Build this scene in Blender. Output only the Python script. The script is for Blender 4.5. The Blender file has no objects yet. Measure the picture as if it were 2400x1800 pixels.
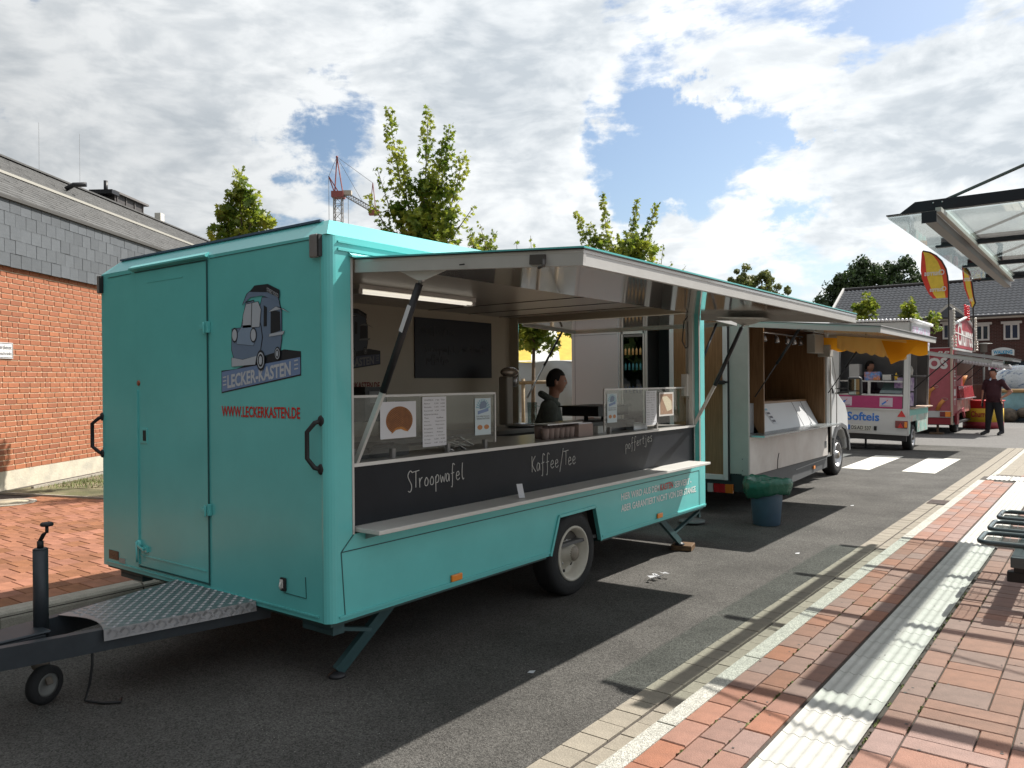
import bpy, bmesh, math, random
from mathutils import Vector, Matrix
random.seed(7)
SC = bpy.context.scene
COL = SC.collection
PI = math.pi
# ------------------------------------------------------------------ camera
CAM_YAW, CAM_PITCH, CAM_ROLL, CAM_H, CAM_F = 0.6500, -0.0021, -0.0082, 1.6518, 1857.03
def make_camera():
    cy, sy = math.cos(CAM_YAW), math.sin(CAM_YAW)
    f = Vector((-sy*math.cos(CAM_PITCH), cy*math.cos(CAM_PITCH), math.sin(CAM_PITCH)))
    r = Vector((cy, sy, 0)); u = r.cross(f)
    r2 = math.cos(CAM_ROLL)*r + math.sin(CAM_ROLL)*u
    u2 = -math.sin(CAM_ROLL)*r + math.cos(CAM_ROLL)*u
    cd = bpy.data.cameras.new('camera'); co = bpy.data.objects.new('camera', cd); COL.objects.link(co)
    m = Matrix.Identity(4)
    for i in range(3):
        m[i][0], m[i][1], m[i][2] = r2[i], u2[i], -f[i]
    m[2][3] = CAM_H
    co.matrix_world = m
    cd.sensor_width = 36; cd.lens = CAM_F/2400*36; cd.clip_start = .05; cd.clip_end = 5000
    SC.camera = co
make_camera()
SUN = Vector((.771, 1.86, 2.22)).normalized()
def cam_dir(px, py):
    cy, sy = math.cos(CAM_YAW), math.sin(CAM_YAW)
    f = Vector((-sy, cy, CAM_PITCH)); r = Vector((cy, sy, 0)); u = Vector((0, 0, 1))
    a, b = (px-1200)/CAM_F, (900-py)/CAM_F
    b2 = b*math.cos(CAM_ROLL)+a*math.sin(CAM_ROLL)
    return (f + r*a + u*b2).normalized()
# ------------------------------------------------------------------ world: blue sky under broken cumulus
def make_world():
    w = bpy.data.worlds.new('World'); SC.world = w; w.use_nodes = True
    nt = w.node_tree; N = nt.nodes; L = nt.links; N.clear()
    def nd(t, **k):
        n = N.new(t)
        for a, b in k.items(): setattr(n, a, b)
        return n
    def mth(op, a, b=None, c=None, cl=False):
        n = nd('ShaderNodeMath', operation=op, use_clamp=cl)
        for i, v in enumerate((a, b, c)):
            if v is None: continue
            if isinstance(v, (int, float)): n.inputs[i].default_value = v
            else: L.new(v, n.inputs[i])
        return n.outputs[0]
    def vm(op, a, b=None):
        n = nd('ShaderNodeVectorMath', operation=op)
        for i, v in enumerate((a, b)):
            if v is None: continue
            if isinstance(v, (tuple, Vector)): n.inputs[i].default_value = tuple(v)
            else: L.new(v, n.inputs[i])
        return n
    def ramp(v, lo, hi, a=0., b=1., smooth=True):
        n = nd('ShaderNodeMapRange', interpolation_type='SMOOTHSTEP' if smooth else 'LINEAR')
        L.new(v, n.inputs[0]); n.inputs[1].default_value = lo; n.inputs[2].default_value = hi
        n.inputs[3].default_value = a; n.inputs[4].default_value = b
        return n.outputs[0]
    sky = nd('ShaderNodeTexSky', sky_type='NISHITA', sun_disc=False)
    sky.sun_elevation = math.asin(SUN.z); sky.sun_rotation = math.atan2(SUN.x, SUN.y)
    sky.air_density = 1.0; sky.dust_density = 1.2; sky.ozone_density = 1.5
    tc = nd('ShaderNodeTexCoord'); d = vm('NORMALIZE', tc.outputs['Generated']).outputs[0]
    sep = nd('ShaderNodeSeparateXYZ'); L.new(d, sep.inputs[0])
    z = mth('MAXIMUM', sep.outputs[2], 0.0)
    den = mth('ADD', z, .60)
    comb = nd('ShaderNodeCombineXYZ')
    L.new(mth('DIVIDE', sep.outputs[0], den), comb.inputs[0]); L.new(mth('DIVIDE', sep.outputs[1], den), comb.inputs[1])
    L.new(mth('MULTIPLY', z, 2.4), comb.inputs[2])
    def noise(scale, detail, rough, off=(0, 0, 0), dist=0.0):
        m = vm('ADD', comb.outputs[0], off)
        n = nd('ShaderNodeTexNoise'); L.new(m.outputs[0], n.inputs['Vector'])
        n.inputs['Scale'].default_value = scale; n.inputs['Detail'].default_value = detail
        n.inputs['Roughness'].default_value = rough; n.inputs['Distortion'].default_value = dist
        return n.outputs['Fac']
    def density(ox, oy):
        a = noise(2.5, 5, .55, (3.1+ox, 1.7+oy, .4), .1); b = noise(7.0, 9, .58, (7.3+ox, 2.2+oy, 0), .35)
        return mth('ADD', mth('MULTIPLY', a, .62), mth('MULTIPLY', b, .38))
    cov0 = density(0, 0); covs = density(SUN.x*.045, SUN.y*.045); cov = cov0
    # clear gaps and heavy banks of this afternoon's sky: (pixel x, y of their direction, angular radius, weight)
    wn = nd('ShaderNodeTexNoise'); L.new(d, wn.inputs['Vector']); wn.inputs['Scale'].default_value = 7; wn.inputs['Detail'].default_value = 7; wn.inputs['Roughness'].default_value = .62
    wsc = nd('ShaderNodeVectorMath', operation='SCALE'); L.new(vm('SUBTRACT', wn.outputs['Color'], (.5, .5, .5)).outputs[0], wsc.inputs[0]); wsc.inputs['Scale'].default_value = .34
    dwarp = vm('NORMALIZE', vm('ADD', d, wsc.outputs[0]).outputs[0]).outputs[0]
    def bump(px, py, rad, wgt):
        dd = cam_dir(px, py)
        dp = vm('DOT_PRODUCT', dwarp, dd).outputs['Value']
        return mth('MULTIPLY', ramp(dp, math.cos(rad), math.cos(rad*.15)), wgt)
    gaps = [(1560, 330, .11, -.10), (1740, 375, .10, -.12), (1600, 250, .06, -.04), (1890, 90, .05, .03), (1800, 20, .12, .07), (760, 290, .07, -.06), (690, 350, .05, -.07),
            (20, 270, .05, -.14), (340, 345, .04, -.08), (1990, 330, .07, .1), (2150, 560, .2, .08), (1150, 60, .16, .12), (400, 200, .2, .12),
            (2250, 220, .17, .12), (1150, 400, .2, .1), (300, 450, .2, .1)]
    for g in gaps: cov = mth('ADD', cov, bump(*g))
    nD = noise(24, 6, .65, (2.2, 8.1, 3)); cov = mth('ADD', cov, mth('MULTIPLY', mth('SUBTRACT', nD, .5), .16))
    mask = ramp(cov, .397, .495)
    # shading: thick parts turn grey, thin sunlit rims stay white
    thick = ramp(mth('ADD', cov, mth('MULTIPLY', noise(4.2, 8, .6, (1.1, 5.7, 2)), .55)), .70, 1.0)
    nC = noise(5.5, 9, .6, (9.1, 4.4, 1), .1)
    greys = [(1180, 40, .20, .38), (230, 210, .16, .12), (2320, 190, .13, .5), (1980, 430, .1, .3), (500, 430, .12, .12), (1250, 300, .12, .2)]
    relief = ramp(mth('SUBTRACT', covs, cov0), -.075, .075, -.30, .46)
    sh = mth('ADD', mth('ADD', mth('MULTIPLY', thick, .16), relief), ramp(nC, .42, .68, 0, .22))
    for g in greys: sh = mth('ADD', sh, bump(*g))
    sh = mth('MAXIMUM', mth('MINIMUM', sh, 1.0), 0.0)
    mixc = nd('ShaderNodeMix', data_type='RGBA'); L.new(sh, mixc.inputs['Factor'])
    mixc.inputs['A'].default_value = (CLOUD_W*.965, CLOUD_W*.99, CLOUD_W, 1); mixc.inputs['B'].default_value = (CLOUD_G*.88, CLOUD_G*.96, CLOUD_G*1.03, 1)
    blue = nd('ShaderNodeMix', data_type='RGBA', blend_type='MULTIPLY'); blue.inputs['Factor'].default_value = 1
    L.new(sky.outputs[0], blue.inputs['A']); blue.inputs['B'].default_value = BLUE_MUL
    fin = nd('ShaderNodeMix', data_type='RGBA'); L.new(mth('MULTIPLY', mask, .97), fin.inputs['Factor'])
    L.new(blue.outputs['Result'], fin.inputs['A']); L.new(mixc.outputs['Result'], fin.inputs['B'])
    # pale air towards the horizon
    hz = nd('ShaderNodeMix', data_type='RGBA'); L.new(ramp(sep.outputs[2], .0, .16, .55, 0.0), hz.inputs['Factor'])
    L.new(fin.outputs['Result'], hz.inputs['A']); hz.inputs['B'].default_value = (CLOUD_W*.70, CLOUD_W*.78, CLOUD_W*.86, 1)
    # cloud light falls off away from the sun
    asun = ramp(vm('DOT_PRODUCT', d, SUN).outputs['Value'], -.55, .75, BACK, 1.0)
    an = nd('ShaderNodeMix', data_type='RGBA', blend_type='MULTIPLY'); an.inputs['Factor'].default_value = 1
    cc = nd('ShaderNodeCombineColor'); [L.new(asun, cc.inputs[i]) for i in range(3)]
    L.new(hz.outputs['Result'], an.inputs['A']); L.new(cc.outputs[0], an.inputs['B']); fin = an
    bg = nd('ShaderNodeBackground'); L.new(fin.outputs['Result'], bg.inputs['Color']); bg.inputs['Strength'].default_value = SKY_STR
    out = nd('ShaderNodeOutputWorld'); L.new(bg.outputs[0], out.inputs[0])
SKY_STR = .075
BACK = .17
CLOUD_W, CLOUD_G = 8.8, 5.6      # white and grey of the clouds, before the strength
BLUE_MUL = (1.15, 1.15, 1.12, 1)
make_world()
sl = bpy.data.lights.new('sun', 'SUN'); sl.energy = 5.0; sl.angle = math.radians(.53); sl.color = (1, .955, .88)
so = bpy.data.objects.new('sun', sl); COL.objects.link(so); so.rotation_euler = SUN.to_track_quat('Z', 'Y').to_euler()
SC.render.engine = 'CYCLES'
SC.view_settings.view_transform = 'Standard'; SC.view_settings.look = 'None'
SC.view_settings.gamma = 1; SC.view_settings.use_curve_mapping = False
SC.view_settings.exposure = .80
try:
    SC.cycles.max_bounces = 8; SC.cycles.transparent_max_bounces = 16
except Exception: pass
# ------------------------------------------------------------------ materials
def srgb(r, g, b):
    f = lambda v: (v/255/12.92 if v <= 10 else ((v/255+.055)/1.055)**2.4)
    return (f(r), f(g), f(b))
MATS = {}
def mat(name, col, rough=.6, metal=0., var=0., vscale=4., bump=0., bscale=60., rnd=0., spec=.5, coat=0., col2=None, speck=0., speckscale=180., alpha=None, emit=None, vdet=5):
    if name in MATS: return MATS[name]
    m = bpy.data.materials.new(name); m.use_nodes = True; MATS[name] = m
    nt = m.node_tree; N = nt.nodes; L = nt.links; b = N['Principled BSDF']
    b.inputs['Base Color'].default_value = (*col, 1); b.inputs['Roughness'].default_value = rough; b.inputs['Metallic'].default_value = metal
    b.inputs['Specular IOR Level'].default_value = spec; b.inputs['Coat Weight'].default_value = coat; b.inputs['Coat Roughness'].default_value = .08
    tc = N.new('ShaderNodeTexCoord'); cur = None
    def mixn(fac, A, B, bt='MIX'):
        x = N.new('ShaderNodeMix'); x.data_type = 'RGBA'; x.blend_type = bt
        if isinstance(fac, float): x.inputs['Factor'].default_value = fac
        else: L.new(fac, x.inputs['Factor'])
        for k, v in (('A', A), ('B', B)):
            if isinstance(v, tuple): x.inputs[k].default_value = (*v[:3], 1)
            else: L.new(v, x.inputs[k])
        return x.outputs['Result']
    def nz(scale, det, rg=.6):
        n = N.new('ShaderNodeTexNoise'); L.new(tc.outputs['Object'], n.inputs['Vector']); n.inputs['Scale'].default_value = scale
        n.inputs['Detail'].default_value = det; n.inputs['Roughness'].default_value = rg; return n.outputs['Fac']
    def mr(v, a, bb, c=0., d=1.):
        n = N.new('ShaderNodeMapRange'); L.new(v, n.inputs[0]); n.inputs[1].default_value = a; n.inputs[2].default_value = bb
        n.inputs[3].default_value = c; n.inputs[4].default_value = d; return n.outputs[0]
    cur = tuple(col)
    if col2 is not None:
        if rnd > 0:
            oi = N.new('ShaderNodeObjectInfo'); cur = mixn(oi.outputs['Random'], cur, tuple(col2))
        else: cur = mixn(mr(nz(vscale, vdet), .38, .62), cur, tuple(col2))
    if var > 0:
        lo = tuple([max(0, 1-var)]*3); hi = tuple([1+var]*3)
        cur = mixn(1.0, cur, mixn(mr(nz(vscale*1.7, vdet), .3, .7), lo, hi), 'MULTIPLY')
    if rnd > 0:
        oi = N.new('ShaderNodeObjectInfo'); w = N.new('ShaderNodeTexWhiteNoise'); w.noise_dimensions = '1D'
        ma = N.new('ShaderNodeMath'); ma.operation = 'MULTIPLY'; L.new(oi.outputs['Random'], ma.inputs[0]); ma.inputs[1].default_value = 913.7
        L.new(ma.outputs[0], w.inputs['W'])
        cur = mixn(1.0, cur, mixn(w.outputs['Value'], tuple([1-rnd]*3), tuple([1+rnd]*3)), 'MULTIPLY')
    if speck > 0:
        v = N.new('ShaderNodeTexVoronoi'); L.new(tc.outputs['Object'], v.inputs['Vector']); v.inputs['Scale'].default_value = speckscale
        sp = N.new('ShaderNodeSeparateColor'); L.new(v.outputs['Color'], sp.inputs[0])
        cur = mixn(1.0, cur, mixn(mr(sp.outputs[0], 0, 1), tuple([1-speck]*3), tuple([1+speck]*3)), 'MULTIPLY')
    if not isinstance(cur, tuple): L.new(cur, b.inputs['Base Color'])
    if bump > 0:
        bp = N.new('ShaderNodeBump'); L.new(nz(bscale, 4), bp.inputs['Height']); bp.inputs['Strength'].default_value = bump; bp.inputs['Distance'].default_value = .01
        L.new(bp.outputs[0], b.inputs['Normal'])
    if emit: b.inputs['Emission Color'].default_value = (*emit[0], 1); b.inputs['Emission Strength'].default_value = emit[1]
    return m
def glass(name, tint=(.9, .95, .94), rough=.02, refl=.06):
    if name in MATS: return MATS[name]
    m = bpy.data.materials.new(name); m.use_nodes = True; MATS[name] = m
    nt = m.node_tree; N = nt.nodes; L = nt.links; N.clear()
    o = N.new('ShaderNodeOutputMaterial'); mx = N.new('ShaderNodeMixShader'); lw = N.new('ShaderNodeLayerWeight'); pw = N.new('ShaderNodeMath'); pw.operation = 'POWER'; pw.inputs[1].default_value = 4.; L.new(lw.outputs['Facing'], pw.inputs[0]); fr = N.new('ShaderNodeMath'); fr.operation = 'MULTIPLY_ADD'; L.new(pw.outputs[0], fr.inputs[0]); fr.inputs[1].default_value = .75; fr.inputs[2].default_value = refl
    t = N.new('ShaderNodeBsdfTransparent'); t.inputs[0].default_value = (*tint, 1)
    g = N.new('ShaderNodeBsdfGlossy'); g.inputs['Roughness'].default_value = rough
    L.new(fr.outputs[0], mx.inputs[0]); L.new(t.outputs[0], mx.inputs[1]); L.new(g.outputs[0], mx.inputs[2]); L.new(mx.outputs[0], o.inputs[0])
    return m
def wood(name, c1, c2, axis='Z', rough=.5, scale=6):
    if name in MATS: return MATS[name]
    m = bpy.data.materials.new(name); m.use_nodes = True; MATS[name] = m
    nt = m.node_tree; N = nt.nodes; L = nt.links; b = N['Principled BSDF']; b.inputs['Roughness'].default_value = rough
    tc = N.new('ShaderNodeTexCoord'); mp = N.new('ShaderNodeMapping'); L.new(tc.outputs['Object'], mp.inputs[0])
    s = {'X': (.6, 12, 12), 'Y': (12, .6, 12), 'Z': (12, 12, .6)}[axis]; mp.inputs['Scale'].default_value = s
    n = N.new('ShaderNodeTexNoise'); L.new(mp.outputs[0], n.inputs['Vector']); n.inputs['Scale'].default_value = scale; n.inputs['Detail'].default_value = 6
    r = N.new('ShaderNodeValToRGB'); L.new(n.outputs['Fac'], r.inputs[0])
    r.color_ramp.elements[0].color = (*c1, 1); r.color_ramp.elements[0].position = .35; r.color_ramp.elements[1].color = (*c2, 1); r.color_ramp.elements[1].position = .65
    L.new(r.outputs[0], b.inputs['Base Color']); return m
# ------------------------------------------------------------------ mesh builder (world coordinates in, local coordinates out)
BASE = {}
def V(*a): return Vector(a)
class MB:
    def __init__(s): s.v = []; s.f = []; s.m = []; s.mi = 0; s.sm = []; s.smooth = False
    def add(s, vs, fs):
        k = len(s.v); s.v += [Vector(p) for p in vs]
        for f in fs: s.f.append([k+i for i in f]); s.m.append(s.mi); s.sm.append(s.smooth)
        return s
    def box(s, x0, x1, y0, y1, z0, z1):
        x0, x1 = sorted((x0, x1)); y0, y1 = sorted((y0, y1)); z0, z1 = sorted((z0, z1))
        return s.add([(x0, y0, z0), (x1, y0, z0), (x1, y1, z0), (x0, y1, z0), (x0, y0, z1), (x1, y0, z1), (x1, y1, z1), (x0, y1, z1)],
                     [(0, 3, 2, 1), (4, 5, 6, 7), (0, 1, 5, 4), (1, 2, 6, 5), (2, 3, 7, 6), (3, 0, 4, 7)])
    def obox(s, c, ax, ay, az, hx, hy, hz):          # oriented box, centre, axes, half sizes
        c = Vector(c); ax, ay, az = Vector(ax).normalized(), Vector(ay).normalized(), Vector(az).normalized()
        P = [c+ax*(i*hx)+ay*(j*hy)+az*(k*hz) for k in (-1, 1) for j in (-1, 1) for i in (-1, 1)]
        return s.add(P, [(0, 2, 3, 1), (4, 5, 7, 6), (0, 1, 5, 4), (1, 3, 7, 5), (3, 2, 6, 7), (2, 0, 4, 6)])
    def bar(s, a, b, w, h=None, up=(0, 0, 1)):       # rectangular bar from a to b
        a, b = Vector(a), Vector(b); h = h or w; d = (b-a); u = Vector(up)
        if abs(d.normalized().dot(u)) > .98: u = Vector((0, 1, 0))
        sx = d.cross(u).normalized(); sz = sx.cross(d).normalized()
        return s.obox((a+b)/2, d, sx, sz, d.length/2, w/2, h/2)
    def tube(s, pts, r, n=8, caps=True, rr=None):    # round tube along points
        pts = [Vector(p) for p in pts]; k0 = len(s.v); prev = None
        for i, p in enumerate(pts):
            d = (pts[min(i+1, len(pts)-1)]-pts[max(i-1, 0)]).normalized()
            if prev is None:
                u = d.orthogonal().normalized()
            else:
                u = (prev-d*prev.dot(d)); u = u.normalized() if u.length > 1e-6 else d.orthogonal().normalized()
            prev = u; w = d.cross(u); ri = rr[i] if rr else r
            for j in range(n):
                a = 2*PI*j/n; s.v.append(p+(u*math.cos(a)+w*math.sin(a))*ri)
        sm = n > 5
        for i in range(len(pts)-1):
            for j in range(n):
                j2 = (j+1) % n; s.f.append([k0+i*n+j, k0+i*n+j2, k0+(i+1)*n+j2, k0+(i+1)*n+j]); s.m.append(s.mi); s.sm.append(sm)
        if caps:
            s.f.append([k0+j for j in range(n)][::-1]); s.m.append(s.mi); s.sm.append(False)
            s.f.append([k0+(len(pts)-1)*n+j for j in range(n)]); s.m.append(s.mi); s.sm.append(False)
        return s
    def lathe(s, c, axis, prof, n=24, u=None, caps=True):       # prof: (radius, height along axis)
        c = Vector(c); d = Vector(axis).normalized(); u = (Vector(u) if u else d.orthogonal()).normalized(); w = d.cross(u); k0 = len(s.v)
        for r, h in prof:
            for j in range(n):
                a = 2*PI*j/n; s.v.append(c+d*h+(u*math.cos(a)+w*math.sin(a))*r)
        for i in range(len(prof)-1):
            for j in range(n):
                j2 = (j+1) % n; s.f.append([k0+i*n+j, k0+i*n+j2, k0+(i+1)*n+j2, k0+(i+1)*n+j]); s.m.append(s.mi); s.sm.append(True)
        for i, rv in ((0, True), (len(prof)-1, False)):
            if caps and prof[i][0] > 1e-4:
                f = [k0+i*n+j for j in range(n)]; s.f.append(f[::-1] if rv else f); s.m.append(s.mi); s.sm.append(False)
        return s
    def prism(s, poly, d):                           # planar polygon extruded by vector d
        poly = [Vector(p) for p in poly]; d = Vector(d); n = len(poly)
        fs = [list(range(n))[::-1], list(range(n, 2*n))]+[[i, (i+1) % n, n+(i+1) % n, n+i] for i in range(n)]
        return s.add(poly+[p+d for p in poly], fs)
    def quad(s, a, b, c, d): return s.add([a, b, c, d], [(0, 1, 2, 3)])
    def sph(s, c, rx, ry=None, rz=None, n=16, m=10):
        ry = ry or rx; rz = rz or rx; c = Vector(c); k0 = len(s.v)
        for i in range(m+1):
            t = PI*i/m
            for j in range(n):
                a = 2*PI*j/n; s.v.append(c+Vector((rx*math.sin(t)*math.cos(a), ry*math.sin(t)*math.sin(a), rz*math.cos(t))))
        for i in range(m):
            for j in range(n):
                j2 = (j+1) % n; s.f.append([k0+i*n+j, k0+(i+1)*n+j, k0+(i+1)*n+j2, k0+i*n+j2]); s.m.append(s.mi); s.sm.append(True)
        return s
    def mesh(s, name, mats, base=V(0, 0, 0), fix=True):
        me = bpy.data.meshes.new(name); me.from_pydata([tuple(p-base) for p in s.v], [], s.f)
        for m in (mats if isinstance(mats, (list, tuple)) else [mats]): me.materials.append(m)
        me.polygons.foreach_set('material_index', s.m); me.polygons.foreach_set('use_smooth', s.sm)
        if fix:
            bm = bmesh.new(); bm.from_mesh(me); bmesh.ops.recalc_face_normals(bm, faces=bm.faces); bm.to_mesh(me); bm.free()
        me.update(); return me
    def build(s, name, mats, parent=None, bevel=0, fix=True, label=None, base=None):
        b = BASE.get(parent.name, V(0, 0, 0)) if parent else (Vector(base) if base else V(0, 0, 0))
        me = s.mesh(name, mats, b, fix)
        o = bpy.data.objects.new(name, me); COL.objects.link(o)
        if parent: o.parent = parent; BASE[o.name] = b
        else: o.location = b; BASE[o.name] = b
        if bevel:
            md = o.modifiers.new('bevel', 'BEVEL'); md.width = bevel; md.segments = 2; md.limit_method = 'ANGLE'; md.angle_limit = math.radians(40)
        if label: o['label'] = label
        return o
def tag(o, label=None, cat=None, group=None, kind=None):
    if label: o['label'] = label
    if cat: o['category'] = cat
    if group: o['group'] = group
    if kind: o['kind'] = kind
    return o
def thing(name, label, cat, loc, group=None, rot=None):
    o = bpy.data.objects.new(name, None); COL.objects.link(o); o.location = loc; o.empty_display_size = .2
    BASE[o.name] = Vector(loc)
    if rot: o.rotation_euler = rot
    return tag(o, label, cat, group)
def struct(name, mb, m, **k): return tag(mb.build(name, m, **k), kind='structure')
def text(parent, name, s, m, p0, xdir, ydir, w, h, bold=0., thick=.0015, base=None, shear=0., label=None):
    """lettering s as a mesh whose box starts at p0 and spans w along xdir and h along ydir"""
    cu = bpy.data.curves.new(name, 'FONT'); cu.body = s; cu.size = 1; cu.offset = bold; cu.extrude = 0; cu.resolution_u = 3; cu.shear = shear
    to = bpy.data.objects.new(name+'_curve', cu); COL.objects.link(to)
    dg = bpy.context.evaluated_depsgraph_get(); dg.update(); me0 = to.evaluated_get(dg).to_mesh()
    vs = [v.co.copy() for v in me0.vertices]; fs = [list(p.vertices) for p in me0.polygons]
    to.evaluated_get(dg).to_mesh_clear(); bpy.data.objects.remove(to); bpy.data.curves.remove(cu)
    x0, x1 = min(v.x for v in vs), max(v.x for v in vs); y0, y1 = min(v.y for v in vs), max(v.y for v in vs)
    xd, yd = Vector(xdir), Vector(ydir); p0 = Vector(p0); nrm = xd.cross(yd).normalized()*thick
    mb = MB(); out = [p0+xd*((v.x-x0)/(x1-x0)*w)+yd*((v.y-y0)/(y1-y0)*h)+nrm for v in vs]
    mb.add(out, fs); return mb.build(name, m, parent, fix=False, label=label)
def place(me, name, pos, parent, rz=None):
    o = bpy.data.objects.new(name, me); COL.objects.link(o); o.parent = parent
    o.location = Vector(pos)-BASE[parent.name]
    if rz: o.rotation_euler = (0, 0, rz)
    BASE[o.name] = Vector(pos); return o
# ================================================================== SETTING
M_asph = mat('asphalt', (.088, .084, .078), rough=.9, var=.26, vscale=.8, bump=.9, bscale=160, speck=.52, speckscale=150, spec=.18)
M_asph2 = mat('far_asphalt', (.125, .12, .115), rough=.9, var=.1, vscale=.4, bump=.3, bscale=90, speck=.3, speckscale=60, spec=.3)
M_joint = mat('joint_sand', (.06, .05, .042), rough=.95, var=.3, vscale=12, bump=.4)
M_sett = mat('tan_sett', (.25, .22, .175), rough=.85, var=.1, vscale=5, bump=.5, bscale=140, rnd=.07, speck=.14, speckscale=260)
M_kerbw = mat('white_kerb', (.40, .39, .345), rough=.8, var=.1, vscale=8, bump=.8, bscale=160, speck=.42, speckscale=190)
M_tact = mat('tactile_white', (.40, .395, .365), rough=.75, var=.09, vscale=6, bump=.2, bscale=200, speck=.06, speckscale=400, rnd=.05)
M_clink = mat('clinker_paver', (.235, .108, .070), rough=.72, var=.14, vscale=7, bump=.35, bscale=150, rnd=.09, col2=(.21, .135, .115), speck=.08, speckscale=300)
M_clink2 = mat('clinker_paver_orange', (.26, .10, .053), rough=.72, var=.14, vscale=7, bump=.35, bscale=150, rnd=.16, col2=(.225, .105, .068), speck=.08, speckscale=300)
M_lpav = mat('red_paver', (.205, .088, .042), spec=.25, rough=.85, var=.18, vscale=5, bump=.4, bscale=120, rnd=.17, col2=(.29, .13, .085))
M_gkerb = mat('grey_kerb', (.30, .275, .23), rough=.85, var=.14, vscale=6, bump=.5, bscale=100, speck=.12)
M_paint = mat('road_paint', (.60, .585, .53), rough=.6, var=.05, vscale=3)
g = MB().quad((-1500, -400, -.03), (1500, -400, -.03), (1500, 2600, -.03), (-1500, 2600, -.03))
struct('ground', g, mat('ground_dirt', (.12, .115, .10), rough=.95, var=.2, vscale=.05))
struct('road', MB().quad((-5.99, -6, 0), (-2.017, -6, 0), (-2.017, 22, 0), (-5.99, 22, 0)), M_asph)
struct('square', MB().quad((-30, 22, -.001), (9, 22, -.001), (9, 44, -.001), (-30, 44, -.001)), M_asph2)
struct('lane', MB().quad((-30, 9, .0), (-12, 9, 0), (-12, 22, 0), (-30, 22, 0)), M_asph2)
z = MB()
for x0, x1 in ((-3.04, -2.495), (-4.07, -3.565), (-5.08, -4.6), (-5.95, -5.55)): z.quad((x0, 15.5, .004), (x1, 15.44, .004), (x1-.02, 18.5, .004), (x0-.06, 18.45, .004))
tag(z.build('zebra_crossing', M_paint), kind='structure')
# gutter of tan setts, two rows
gut = struct('gutter', MB().box(-2.017, -1.62, -4, 26, -.05, -.004), M_joint)
m1 = MB().box(-.0745, .0745, -.078, .078, -.04, .004).mesh('sett', M_sett); 
n = 0; rest = MB()
y = -.5
while y < 22:
    for xc, dy in ((-1.938, 0), (-1.772, .09)):
        yc = y+dy
        if 2.2 < yc < 14 : place(m1, 'sett', (xc, yc, random.uniform(-.002, .001)), gut); n += 1
        else: rest.box(xc-.0745, xc+.0745, yc-.078, yc+.078, -.04, .003)
    y += .1625
r_ = rest.build('sett_row', M_sett, gut); tag(r_, kind='stuff')
# raised white kerb stones, dropped at the crossing
kb = struct('kerb', MB().box(-1.655, -1.565, -4, 14.55, -.05, .10), M_joint)
def kerb_mesh(L, h, x=.05):
    return MB().prism([(-x, -L/2, -.1), (-x, -L/2, h-.012), (-x+.012, -L/2, h), (x, -L/2, h), (x, -L/2, -.1)], (0, L, 0))
km = kerb_mesh(1.046, .12).mesh('kerb_stone', M_kerbw)
for i in range(16): place(km, 'kerb_stone', (-1.61, 1.11-.53+1.059*i-1.06*0-.0, 0), kb) if 1.11-.53+1.059*i < 14.2 else None
km2 = kerb_mesh(.98, .035).mesh('kerb_stone', M_kerbw)
for i in range(7): place(km2, 'kerb_stone', (-1.61, 15.1+i*1.0, 0), kb)
# right pavement: clinker rows, tactile band, mixed pattern field
pv = struct('pavement', MB().add([(-1.565, -6, .108), (14, -6, .108), (14, 14.6, .108), (-1.565, 14.6, .108), (14, 15.6, .03), (-1.565, 15.6, .03), (14, 40, .03), (-1.565, 22, .03), (6, 40, .03)],
            [(0, 1, 2, 3), (3, 2, 4, 5), (5, 4, 6, 8, 7)]), M_joint)
J = .003
def paver(w, l, m, h=.012):
    b = MB(); c = .004; w2, l2 = w/2-J, l/2-J
    b.add([(-w2, -l2, -.03), (w2, -l2, -.03), (w2, l2, -.03), (-w2, l2, -.03), (-w2, -l2, h-c), (w2, -l2, h-c), (w2, l2, h-c), (-w2, l2, h-c),
           (-w2+c, -l2+c, h), (w2-c, -l2+c, h), (w2-c, l2-c, h), (-w2+c, l2-c, h)],
          [(0, 1, 5, 4), (1, 2, 6, 5), (2, 3, 7, 6), (3, 0, 4, 7), (4, 5, 9, 8), (5, 6, 10, 9), (6, 7, 11, 10), (7, 4, 8, 11), (8, 9, 10, 11)])
    return b.mesh('paving_brick', m, fix=False)
Z0 = .108
pa, pb = paver(.125, .25, M_clink), paver(.125, .25, M_clink2); cnt = 0
for r, xc in enumerate((-1.500, -1.374, -1.248)):
    for k in range(58):
        yc = 2.70+.25*k+(0, .12, .06)[r]-2.0
        if 2.0 < yc < 13.72: place(pb if random.random() < (.55, .35, .2)[r] else pa, 'paving_brick', (xc, yc, Z0+random.uniform(-.0015, .0015)), pv); cnt += 1
for k in range(44):
    yc = 2.854+.25*k-1.25
    if yc < 12: place(pa, 'paving_brick', (-.7875, yc, Z0+random.uniform(-.0015, .0015)), pv); cnt += 1
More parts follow.
